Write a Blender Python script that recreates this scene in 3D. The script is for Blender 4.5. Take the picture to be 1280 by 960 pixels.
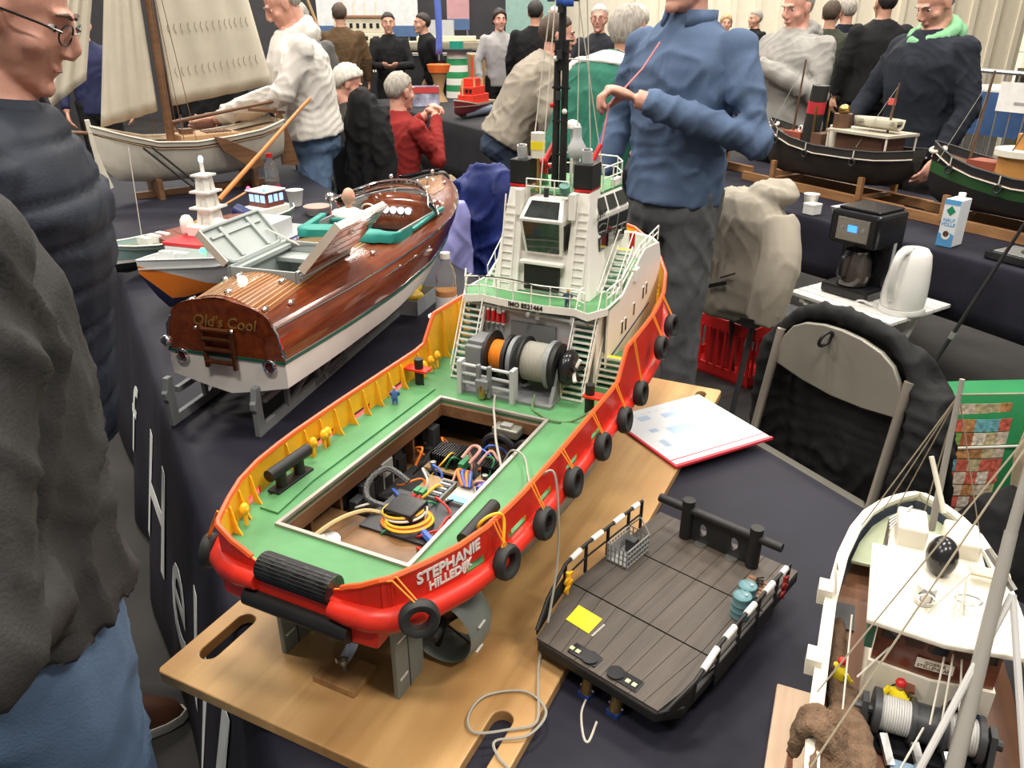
import bpy, bmesh, math, random
from mathutils import Vector, Matrix, noise
random.seed(7)
for o in list(bpy.data.objects): bpy.data.objects.remove(o)
SC = bpy.context.scene
COL = SC.collection
PI = math.pi
R_ = math.radians

# ---------------------------------------------------------------- camera
cam = bpy.data.cameras.new('camera'); camo = bpy.data.objects.new('camera', cam); COL.objects.link(camo)
cam.sensor_fit = 'HORIZONTAL'; cam.sensor_width = 36.0; cam.lens = 36.0 * 980 / 1280
cam.clip_start = 0.02; cam.clip_end = 100
camo.location = (0, 0, 1.6)
camo.rotation_euler = (PI / 2 - math.atan(460 / 980), 0, 0)
SC.camera = camo

# ---------------------------------------------------------------- world + hall lamps + exposure
wd = bpy.data.worlds.new('hall_air'); SC.world = wd; wd.use_nodes = True
wd.node_tree.nodes['Background'].inputs[0].default_value = (1.0, 0.93, 0.84, 1)
wd.node_tree.nodes['Background'].inputs[1].default_value = 0.25
def area(name, loc, size, sy, power, col=(1, .93, .84)):
    l = bpy.data.lights.new(name, 'AREA'); l.shape = 'RECTANGLE'; l.size = size; l.size_y = sy
    l.energy = power; l.color = col
    o = bpy.data.objects.new(name, l); COL.objects.link(o); o.location = loc
    return o
# rows of hall ceiling lamps, all alike, hung 6.5 m up
for yy in (-1.5, 2.2, 6.0, 10.0, 13.4):  # farthest row is an addition to brighten the back wall
    for xx in (-5.0, -0.4, 4.2):
        area('hall_lamp', (xx, yy, 6.5), 1.6, 0.5, 190)
SC.view_settings.view_transform = 'Standard'
SC.view_settings.look = 'None'
SC.view_settings.gamma = 1
SC.view_settings.use_curve_mapping = False
SC.view_settings.exposure = 0.25

# ---------------------------------------------------------------- materials
MATS = {}
def mat(name, col, rough=.5, metal=0.0, var=.08, scale=12, bump=0.0, bscale=60, coat=0.0, trans=0.0, emit=0.0, stretch=None, spec=.5, alpha=1.0, ior=1.45):
    if name in MATS: return MATS[name]
    m = bpy.data.materials.new(name); m.use_nodes = True; nt = m.node_tree
    b = nt.nodes['Principled BSDF']; N = nt.nodes.new; L = nt.links.new
    b.inputs['Roughness'].default_value = rough; b.inputs['Metallic'].default_value = metal
    b.inputs['Coat Weight'].default_value = coat; b.inputs['Coat Roughness'].default_value = .04
    b.inputs['Transmission Weight'].default_value = trans; b.inputs['IOR'].default_value = ior
    b.inputs['Specular IOR Level'].default_value = spec; b.inputs['Alpha'].default_value = alpha
    c = (*col, 1)
    tc = N('ShaderNodeTexCoord'); mp = N('ShaderNodeMapping'); L(tc.outputs['Object'], mp.inputs['Vector'])
    if stretch: mp.inputs['Scale'].default_value = stretch
    nz = N('ShaderNodeTexNoise'); nz.inputs['Scale'].default_value = scale; nz.inputs['Detail'].default_value = 5
    L(mp.outputs[0], nz.inputs['Vector'])
    cr = N('ShaderNodeValToRGB'); L(nz.outputs['Fac'], cr.inputs['Fac'])
    cr.color_ramp.elements[0].position = .3; cr.color_ramp.elements[1].position = .7
    cr.color_ramp.elements[0].color = (*[max(0, x * (1 - var)) for x in col], 1)
    cr.color_ramp.elements[1].color = (*[min(1, x * (1 + var)) for x in col], 1)
    L(cr.outputs[0], b.inputs['Base Color'])
    if emit:
        b.inputs['Emission Color'].default_value = c; b.inputs['Emission Strength'].default_value = emit
    if bump:
        n2 = N('ShaderNodeTexNoise'); n2.inputs['Scale'].default_value = bscale; n2.inputs['Detail'].default_value = 3
        L(mp.outputs[0], n2.inputs['Vector'])
        bp = N('ShaderNodeBump'); bp.inputs['Strength'].default_value = bump; bp.inputs['Distance'].default_value = .004
        L(n2.outputs['Fac'], bp.inputs['Height']); L(bp.outputs[0], b.inputs['Normal'])
    MATS[name] = m
    return m
def woodmat(name, c1, c2, rough=.4, axis=0, freq=9, coat=0.0):
    if name in MATS: return MATS[name]
    m = bpy.data.materials.new(name); m.use_nodes = True; nt = m.node_tree
    b = nt.nodes['Principled BSDF']; N = nt.nodes.new; L = nt.links.new
    b.inputs['Roughness'].default_value = rough; b.inputs['Coat Weight'].default_value = coat; b.inputs['Coat Roughness'].default_value = .05
    tc = N('ShaderNodeTexCoord'); mp = N('ShaderNodeMapping'); L(tc.outputs['Object'], mp.inputs['Vector'])
    s = [freq * 6] * 3; s[axis] = freq * .35; mp.inputs['Scale'].default_value = s
    nz = N('ShaderNodeTexNoise'); nz.inputs['Scale'].default_value = 1; nz.inputs['Detail'].default_value = 6; nz.inputs['Distortion'].default_value = .8
    L(mp.outputs[0], nz.inputs['Vector'])
    n3 = N('ShaderNodeTexNoise'); n3.inputs['Scale'].default_value = 4; n3.inputs['Detail'].default_value = 3
    L(tc.outputs['Object'], n3.inputs['Vector'])
    mx = N('ShaderNodeMath'); mx.operation = 'MULTIPLY_ADD'; mx.inputs[1].default_value = .5
    L(n3.outputs['Fac'], mx.inputs[0]); 
    m2 = N('ShaderNodeMath'); m2.operation = 'MULTIPLY'; m2.inputs[1].default_value = .55
    L(nz.outputs['Fac'], m2.inputs[0]); L(m2.outputs[0], mx.inputs[2])
    cr = N('ShaderNodeValToRGB'); L(mx.outputs[0], cr.inputs['Fac'])
    cr.color_ramp.elements[0].position = .38; cr.color_ramp.elements[1].position = .66
    cr.color_ramp.elements[0].color = (*c1, 1); cr.color_ramp.elements[1].color = (*c2, 1)
    L(cr.outputs[0], b.inputs['Base Color'])
    bp = N('ShaderNodeBump'); bp.inputs['Strength'].default_value = .08; bp.inputs['Distance'].default_value = .002
    L(nz.outputs['Fac'], bp.inputs['Height']); L(bp.outputs[0], b.inputs['Normal'])
    MATS[name] = m
    return m
def fabric(name, col, rough=.85, var=.12, weave=.25): return mat(name, col, rough, 0, var, 9, weave, 260, spec=.25)

WHITE = mat('white_paint', (.82, .80, .74), .4, var=.04)
CREAM = mat('cream_paint', (.72, .68, .57), .45, var=.06)
BLACK = mat('black_rubber', (.012, .012, .012), .55, var=.3)
BLACKP = mat('black_plastic', (.012, .012, .014), .22, var=.2)
DGREY = mat('dark_grey_metal', (.05, .052, .055), .45, .3)
GREY = mat('grey_paint', (.25, .26, .26), .5)
LGREY = mat('light_grey_paint', (.47, .49, .49), .5)
CHROME = mat('chrome', (.9, .9, .9), .08, 1.0, var=.02)
STEEL = mat('galvanised_steel', (.55, .55, .54), .35, .9)
RED = mat('red_hull_paint', (.68, .03, .015), .38, var=.1, scale=25)
REDD = mat('red_plastic', (.55, .02, .02), .35)
GREEN = mat('green_deck_paint', (.085, .255, .10), .55, var=.16, scale=14)
GREEND = mat('dark_green_tread', (.03, .13, .07), .6)
YEL = mat('amber_yellow_paint', (.9, .46, .02), .4, var=.12, scale=30)
YELB = mat('bright_yellow', (.85, .68, .02), .45)
ORANGE = mat('orange_line', (.85, .26, .02), .6)
BRASS = mat('brass', (.55, .38, .13), .3, 1.0)
GLASSD = mat('dark_glass', (.015, .018, .02), .06, var=.1, coat=.5)
GLASS = mat('clear_glass', (.95, .98, .97), .03, trans=1.0, var=0)
SKIN = mat('skin', (.56, .30, .21), .5, var=.10, scale=20, bump=.12, bscale=150)
SKINP = mat('skin_pink', (.62, .32, .24), .5, var=.10, scale=20, bump=.12, bscale=150)
JEANS = fabric('blue_denim', (.12, .19, .31), var=.25)
ROPE = mat('grey_line', (.36, .35, .30), .8)
COTTON = mat('offwhite_line', (.62, .58, .50), .8)

# ---------------------------------------------------------------- mesh builder
def frame(d):
    d = Vector(d).normalized(); a = Vector((0, 0, 1)) if abs(d.z) < .95 else Vector((1, 0, 0))
    x = d.cross(a).normalized(); return x, d.cross(x).normalized()
class MB:
    def __init__(s): s.v = []; s.f = []
    def add(s, vs, fs):
        n = len(s.v); s.v += [Vector(q) for q in vs]; s.f += [tuple(i + n for i in f) for f in fs]; return s
    def box(s, x0, x1, y0, y1, z0, z1):
        return s.add([(x0,y0,z0),(x1,y0,z0),(x1,y1,z0),(x0,y1,z0),(x0,y0,z1),(x1,y0,z1),(x1,y1,z1),(x0,y1,z1)],
                     [(0,3,2,1),(4,5,6,7),(0,1,5,4),(1,2,6,5),(2,3,7,6),(3,0,4,7)])
    def bar(s, p0, p1, w, h, up=(0,0,1)):
        p0, p1 = Vector(p0), Vector(p1); d = (p1 - p0).normalized(); u = Vector(up)
        x = d.cross(u)
        if x.length < 1e-4: x = d.cross(Vector((1,0,0)))
        x.normalize(); y = x.cross(d).normalized(); x *= w / 2; y *= h / 2
        return s.add([p0-x-y,p0+x-y,p0+x+y,p0-x+y,p1-x-y,p1+x-y,p1+x+y,p1-x+y],
                     [(0,3,2,1),(4,5,6,7),(0,1,5,4),(1,2,6,5),(2,3,7,6),(3,0,4,7)])
    def cyl(s, p0, p1, r0, r1=None, n=12, cap=True):
        r1 = r0 if r1 is None else r1; p0, p1 = Vector(p0), Vector(p1); x, y = frame(p1 - p0)
        A = [p0 + r0*(x*math.cos(2*PI*i/n) + y*math.sin(2*PI*i/n)) for i in range(n)]
        B = [p1 + r1*(x*math.cos(2*PI*i/n) + y*math.sin(2*PI*i/n)) for i in range(n)]
        fs = [(i, (i+1)%n, n+(i+1)%n, n+i) for i in range(n)]
        if cap: fs += [tuple(range(n-1,-1,-1)), tuple(range(n,2*n))]
        return s.add(A + B, fs)
    def tube(s, pts, r, n=6, closed=False):
        pts = [Vector(q) for q in pts]; m = len(pts); secs = []
        rr = r if isinstance(r, (list, tuple)) else [r]*m
        px = None
        for i in range(m):
            a = pts[(i-1)%m] if (closed or i > 0) else pts[i]; b = pts[(i+1)%m] if (closed or i < m-1) else pts[i]
            d = (b - a).normalized()
            if px is None: x, y = frame(d)
            else:
                x = px - d*px.dot(d)
                if x.length < 1e-5: x, y = frame(d)
                x.normalize(); y = d.cross(x)
            px = x
            secs.append([pts[i] + rr[i]*(x*math.cos(2*PI*k/n) + y*math.sin(2*PI*k/n)) for k in range(n)])
        return s.loft(secs, cap=not closed, loop=closed)
    def loft(s, secs, closed=True, cap=True, loop=False):
        n = len(secs[0]); m = len(secs); vs = [q for c in secs for q in c]; fs = []
        for j in range(m if loop else m-1):
            k = (j+1) % m
            for i in range(n if closed else n-1):
                fs.append((j*n+i, j*n+(i+1)%n, k*n+(i+1)%n, k*n+i))
        if cap and closed: fs += [tuple(range(n-1,-1,-1)), tuple((m-1)*n+i for i in range(n))]
        return s.add(vs, fs)
    def prism(s, poly, z0, z1, M=None):
        n = len(poly); A = [Vector((q[0],q[1],z0)) for q in poly]; B = [Vector((q[0],q[1],z1)) for q in poly]
        V = A + B
        if M: V = [M @ q for q in V]
        return s.add(V, [(i,(i+1)%n,n+(i+1)%n,n+i) for i in range(n)] + [tuple(range(n-1,-1,-1)), tuple(range(n,2*n))])
    def ell(s, c, r, M=None, nu=14, nv=9):
        if not hasattr(r, '__len__'): r = (r,r,r)
        c = Vector(c); vs = []; fs = []
        for j in range(1, nv):
            t = PI*j/nv
            for i in range(nu):
                p = 2*PI*i/nu; q = Vector((r[0]*math.sin(t)*math.cos(p), r[1]*math.sin(t)*math.sin(p), r[2]*math.cos(t)))
                vs.append(c + (M @ q if M else q))
        for k in (1, -1):
            q = Vector((0,0,r[2]*k)); vs.append(c + (M @ q if M else q))
        t, b = len(vs)-2, len(vs)-1
        for j in range(nv-2):
            for i in range(nu): fs.append((j*nu+i, (j+1)*nu+i, (j+1)*nu+(i+1)%nu, j*nu+(i+1)%nu))
        for i in range(nu):
            fs.append((t, i, (i+1)%nu)); fs.append((b, (nv-2)*nu+(i+1)%nu, (nv-2)*nu+i))
        return s.add(vs, fs)
    def torus(s, c, ax, R, r, nu=20, nv=8, a0=0, a1=2*PI):
        x, y = frame(ax); c = Vector(c); full = abs(a1-a0-2*PI) < 1e-4
        k = nu if full else nu+1
        return s.tube([c + R*(x*math.cos(a0+(a1-a0)*i/nu) + y*math.sin(a0+(a1-a0)*i/nu)) for i in range(k)], r, nv, closed=full)
    def lathe(s, prof, c=(0,0,0), ax=(0,0,1), n=20):
        c = Vector(c); z = Vector(ax).normalized(); x, y = frame(z)
        secs = [[c + z*h + r*(x*math.cos(2*PI*i/n) + y*math.sin(2*PI*i/n)) for i in range(n)] for r, h in prof]
        return s.loft(secs)
    def grid(s, fn, nu, nv):
        vs = [fn(i/nu, j/nv) for j in range(nv+1) for i in range(nu+1)]
        return s.add(vs, [(j*(nu+1)+i, j*(nu+1)+i+1, (j+1)*(nu+1)+i+1, (j+1)*(nu+1)+i) for j in range(nv) for i in range(nu)])
    def xf(s, M): s.v = [M @ q for q in s.v]; return s
    def build(s, name, m, parent=None, smooth=False, bevel=0, sharp=40, solid=0, loc=None, rotz=None):
        me = bpy.data.meshes.new(name); me.from_pydata([tuple(q) for q in s.v], [], s.f)
        bm = bmesh.new(); bm.from_mesh(me); bmesh.ops.recalc_face_normals(bm, faces=bm.faces); bm.to_mesh(me); bm.free()
        o = bpy.data.objects.new(name, me); COL.objects.link(o)
        me.materials.append(m)
        if smooth:
            for q in me.polygons: q.use_smooth = True
            me.set_sharp_from_angle(angle=R_(sharp))
        if parent: o.parent = parent
        if solid:
            md = o.modifiers.new('t', 'SOLIDIFY'); md.thickness = solid; md.offset = 0
        if bevel:
            md = o.modifiers.new('b', 'BEVEL'); md.width = bevel; md.segments = 2; md.limit_method = 'ANGLE'; md.angle_limit = R_(40)
        if loc is not None: o.location = loc
        if rotz is not None: o.rotation_euler[2] = rotz
        return o
def tag(o, label=None, cat=None, group=None, kind=None):
    if label: o['label'] = label
    if cat: o['category'] = cat
    if group: o['group'] = group
    if kind: o['kind'] = kind
    return o
def empty(name, loc=(0,0,0), rz=0, label=None, cat=None, group=None):
    o = bpy.data.objects.new(name, None); COL.objects.link(o); o.empty_display_size = .05
    o.location = loc; o.rotation_euler = (0, 0, rz)
    return tag(o, label, cat, group)
def copytree(o, parent=None):
    c = o.copy(); COL.objects.link(c); c.parent = parent
    for ch in list(o.children): copytree(ch, c)
    return c
def textmesh(name, txt, size, m, parent=None, M=None, depth=.0006, align='CENTER', shear=0.0, bold=0.0, sx=1.0):
    cu = bpy.data.curves.new(name, 'FONT'); cu.body = txt; cu.size = size; cu.align_x = align; cu.align_y = 'CENTER'
    cu.extrude = depth; cu.shear = shear; cu.offset = bold; cu.resolution_u = 3
    t = bpy.data.objects.new(name, cu); COL.objects.link(t)
    bpy.context.view_layer.update()
    me = bpy.data.meshes.new_from_object(t.evaluated_get(bpy.context.evaluated_depsgraph_get()))
    bpy.data.objects.remove(t); bpy.data.curves.remove(cu)
    me.name = name; me.materials.clear(); me.materials.append(m)
    if sx != 1: me.transform(Matrix.Diagonal((sx,1,1,1)))
    if M: me.transform(M)
    o = bpy.data.objects.new(name, me); COL.objects.link(o)
    if parent: o.parent = parent
    return o
def basis(o, x, y, z=None):
    x = Vector(x).normalized(); y = Vector(y).normalized(); z = x.cross(y) if z is None else Vector(z)
    return Matrix(((x.x,y.x,z.x,o[0]),(x.y,y.y,z.y,o[1]),(x.z,y.z,z.z,o[2]),(0,0,0,1)))
def lerp(a, b, t): return a + (b-a)*t
def interp(tab, x):
    if x <= tab[0][0]: return tab[0][1]
    for (a, va), (b, vb) in zip(tab, tab[1:]):
        if x <= b: return va + (vb-va)*(x-a)/(b-a)
    return tab[-1][1]
def smoothpath(pts, k=6):
    P = [Vector(q) for q in pts]; out = []
    for i in range(len(P)-1):
        p0 = P[max(0,i-1)]; p1 = P[i]; p2 = P[i+1]; p3 = P[min(len(P)-1,i+2)]
        for j in range(k):
            t = j/k
            out.append(.5*((2*p1) + (p2-p0)*t + (2*p0-5*p1+4*p2-p3)*t*t + (3*p1-p0-3*p2+p3)*t**3))
    return out + [P[-1]]
BAKE = []
CLOUD = {}
FOLD = {}
def blob(mb, name, m, parent=None, vox=.01, disp=0, dsize=.12, smooth=3, loc=None, rotz=None, fold=0, groove=0):
    """closed overlapping shapes fused into one continuous skin"""
    o = mb.build(name, m, parent, smooth=False, loc=loc, rotz=rotz)
    md = o.modifiers.new('r', 'REMESH'); md.mode = 'VOXEL'; md.voxel_size = vox; md.use_smooth_shade = True
    if smooth:
        md = o.modifiers.new('s', 'SMOOTH'); md.factor = .5; md.iterations = smooth
    if disp:
        if dsize not in CLOUD:
            t = bpy.data.textures.new('folds', 'CLOUDS'); t.noise_scale = dsize; t.noise_depth = 2; CLOUD[dsize] = t
        md = o.modifiers.new('d', 'DISPLACE'); md.texture = CLOUD[dsize]; md.strength = disp; md.mid_level = .5
        md.texture_coords = 'GLOBAL' if parent is None else 'LOCAL'
    BAKE.append(o)
    if fold or groove: FOLD[o.name] = (fold, groove, len(BAKE))
    return o
def wrinkle(me, amp, groove, seed):
    """cloth folds pressed into a garment along its normals"""
    import numpy as np
    n = len(me.vertices); co = np.empty(n*3); no = np.empty(n*3)
    me.vertices.foreach_get('co', co); me.vertices.foreach_get('normal', no)
    co = co.reshape(-1,3); no = no.reshape(-1,3); rg = np.random.RandomState(seed); d = np.zeros(n)
    def warp(f):
        w = np.zeros(n)
        for k in range(4): v = rg.normal(size=3); v /= np.linalg.norm(v); w += np.sin(co @ v * f * (1+.35*k) + rg.uniform(0,6.3))
        return w/2
    for f, a, zz in ((26,1.0,.35),(38,.8,.7),(60,.5,1.0),(95,.28,.5)):
        v = rg.normal(size=3); v[2] = v[2]*zz; v /= np.linalg.norm(v)
        ph = co @ v * f + 2.2*warp(9) + 1.0*warp(22)
        ridge = (1-np.abs(np.sin(ph)))**2
        mask = np.clip(.5+.8*warp(6), 0, 1)
        d += a*(ridge-.3)*mask
    d *= amp
    if groove:
        fr = (co[:,2]/.085) % 1.0; d -= groove*np.exp(-((fr-.5)/.10)**2)
    co += no*d[:,None]
    me.vertices.foreach_set('co', co.ravel()); me.update()
def bake_all():
    bpy.context.view_layer.update()
    dg = bpy.context.evaluated_depsgraph_get()
    new = [(o, bpy.data.meshes.new_from_object(o.evaluated_get(dg))) for o in BAKE]
    for o, me in new:
        o.modifiers.clear(); old = o.data; o.data = me; me.name = o.name
        if o.name in FOLD: wrinkle(me, *FOLD[o.name])
        if old.users == 0: bpy.data.meshes.remove(old)
# hall grid: n runs across the show tables, d runs along them
TN = Vector((.877, .48, 0)); TD = Vector((-.48, .877, 0)); TROT = math.atan2(.48, .877)
def ND(n, d, z=0.0): return TN*n + TD*d + Vector((0,0,z))
# ================================================================ setting
fl = MB().box(-14, 14, -2, 18, -.05, 0).build('floor', mat('dark_hall_floor', (.018, .016, .015), .75, var=.5, scale=3, bump=.15, bscale=12)); tag(fl, 'dark grey hall floor', None, kind='structure')
def rib_wall():
    w = empty('wall_back', (0, 0, 0)); tag(w, 'pale cream corrugated hall wall', kind='structure')
    m = mat('cream_wall', (.82, .76, .62), .6, var=.03)
    MB().box(-14, 14, 15.2, 15.3, 0, 6).build('wall_sheet', m, w)
    rb = MB().box(-.05, .05, -.04, 0, 0, 6).build('rib', m, w); rb.location = (2.2, 15.2, 0)
    for i in range(1, 26):
        c = rb.copy(); COL.objects.link(c); c.location = (2.2 + i*.42, 15.2, 0)
rib_wall()
w2 = empty('wall_right'); tag(w2, 'smooth cream block wall at the right', kind='structure')
mw = mat('cream_block', (.80, .74, .60), .6, var=.03)
for k in range(9):
    MB().box(5.6, 14, 9.3, 9.4, k*.62+.004, k*.62+.616).build('wall_panel', mw, w2, bevel=.003)
w3 = MB().box(-14, .7, 14.2, 14.3, 0, 6).build('wall_left', mat('dark_partition', (.05, .05, .055), .7)); tag(w3, kind='structure')

# ---------------------------------------------------------------- show table with the navy cloth
NAVY = mat('navy_cloth', (.014, .0138, .0235), .6, var=.25, scale=5, bump=.35, bscale=7, spec=.25)
def show_table():
    t = empty('display_table', ND(.6, 2.5), TROT, 'long display table under a creased navy cloth, carrying the tug', 'table')
    tc = MB()
    L0, L1, W = -2.42, 2.75, 1.16
    prof = [(-.632,.02),(-.607,.2),(-.573,.45),(-.543,.66),(-.533,.72),(-.52,.738),(-.48,.741),(-.3,.741),(0,.741),(.3,.741),(.57,.741),(.605,.738),(.618,.72),(.63,.6),(.64,.45)]
    ny = 150
    for j in range(ny):
        pass
    def pt(i, j):
        x, z = prof[i]; y = lerp(L0, L1, j/ny)
        if z < .7:
            k = (.72-z)/.7; side = -1 if x < 0 else 1
            x += side*(.010 + .018*math.sin(y*9+1.3*math.sin(y*4)))*k
        elif -.47 < x < .54: z += .0022*noise.noise(Vector((x*6, y*6, 1)))
        return (x, y, z)
    nx = len(prof)
    tc.add([pt(i,j) for j in range(ny+1) for i in range(nx)], [(j*nx+i, j*nx+i+1, (j+1)*nx+i+1, (j+1)*nx+i) for j in range(ny) for i in range(nx-1)])
    tc.build('tablecloth', NAVY, t, smooth=True, sharp=70, solid=.002)
    for yy in (-2.35, .3, 2.65):
        for xx in (-.5, .5):
            MB().cyl((xx,yy,0),(xx,yy,.72),.018).build('leg', DGREY, t)
    MB().box(-.51,.57,L0+.02,L1-.02,.715,.737).build('table_top', mat('chipboard',(.3,.24,.17)), t)
    # white lettering on the aisle side of the cloth
    lm = mat('white_print', (.62,.64,.62), .7)
    for ch, y, z, sz, sh in (('f',.10,.40,.34,.2),('H',-.47,.40,.46,.2),('e',-.80,.36,.46,.2),('l',-1.06,.38,.46,.2),('l',-1.22,.33,.5,.2),('h',-1.46,.36,.5,.2),('e',-1.74,.36,.46,.2)):
        o = textmesh('letter', ch, sz, lm, t, None, depth=.0006, shear=sh)
        for v in o.data.vertices:
            yy, zz = y - v.co.x, max(.03, z + v.co.y*1.1)
            x = interp([(q[1],q[0]) for q in prof[:5]], zz); k_ = (.72-zz)/.7
            x -= (.010 + .018*math.sin(yy*9+1.3*math.sin(yy*4)))*k_
            v.co = (x - .004 - v.co.z, yy, zz)
    return t
show_table()
# board under the tug
UX = Vector((.436,.9,0)).normalized(); VX = Vector((UX.y,-UX.x,0)); UROT = math.atan2(UX.y, UX.x)
BO = Vector((-.505,.834,.74))
PLY = woodmat('plywood', (.36,.185,.065), (.58,.36,.15), .38, 0, 3, coat=.2)
def slot_board():
    b = empty('plywood_board', BO, UROT, 'varnished plywood board with hand slots under the red tug', 'board')
    L, W, T = 1.275, .522, .02
    # outline polygon with two slots: built as strips around the slots (x along, y = -v)
    def slotpoly(cx, cy, hl, r, n=8):
        return [(cx + hl + r*math.cos(a), cy + r*math.sin(a)) for a in [-PI/2 + PI*i/n for i in range(n+1)]] + [(cx - hl + r*math.cos(a), cy + r*math.sin(a)) for a in [PI/2 + PI*i/n for i in range(n+1)]]
    me = bpy.data.meshes.new('sheet'); bm = bmesh.new()
    def loop(poly): 
        vs = [bm.verts.new((q[0],q[1],T)) for q in poly]; return [bm.edges.new((vs[i],vs[(i+1)%len(vs)])) for i in range(len(vs))]
    ed = loop([(.006,0),(L-.006,0),(L,-.006),(L,-W+.006),(L-.006,-W),(.006,-W),(0,-W+.006),(0,-.006)])
    for s in SLOTS: ed += loop(slotpoly(*s))
    bmesh.ops.triangle_fill(bm, use_beauty=True, use_dissolve=False, edges=ed)
    g = bmesh.ops.extrude_face_region(bm, geom=list(bm.faces))
    for q in g['geom']:
        if isinstance(q, bmesh.types.BMVert): q.co.z = 0.0005
    bmesh.ops.recalc_face_normals(bm, faces=bm.faces)
    bm.to_mesh(me); bm.free(); me.materials.append(PLY)
    o = bpy.data.objects.new('sheet', me); COL.objects.link(o); o.parent = b
    md = o.modifiers.new('b','BEVEL'); md.width = .002; md.segments = 2; md.limit_method = 'ANGLE'
SLOTS = [(.097,-.042,.036,.015),(.095,-.48,.042,.015),(1.212,-.48,.025,.012),(1.212,-.042,.025,.012)]
slot_board()
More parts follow.
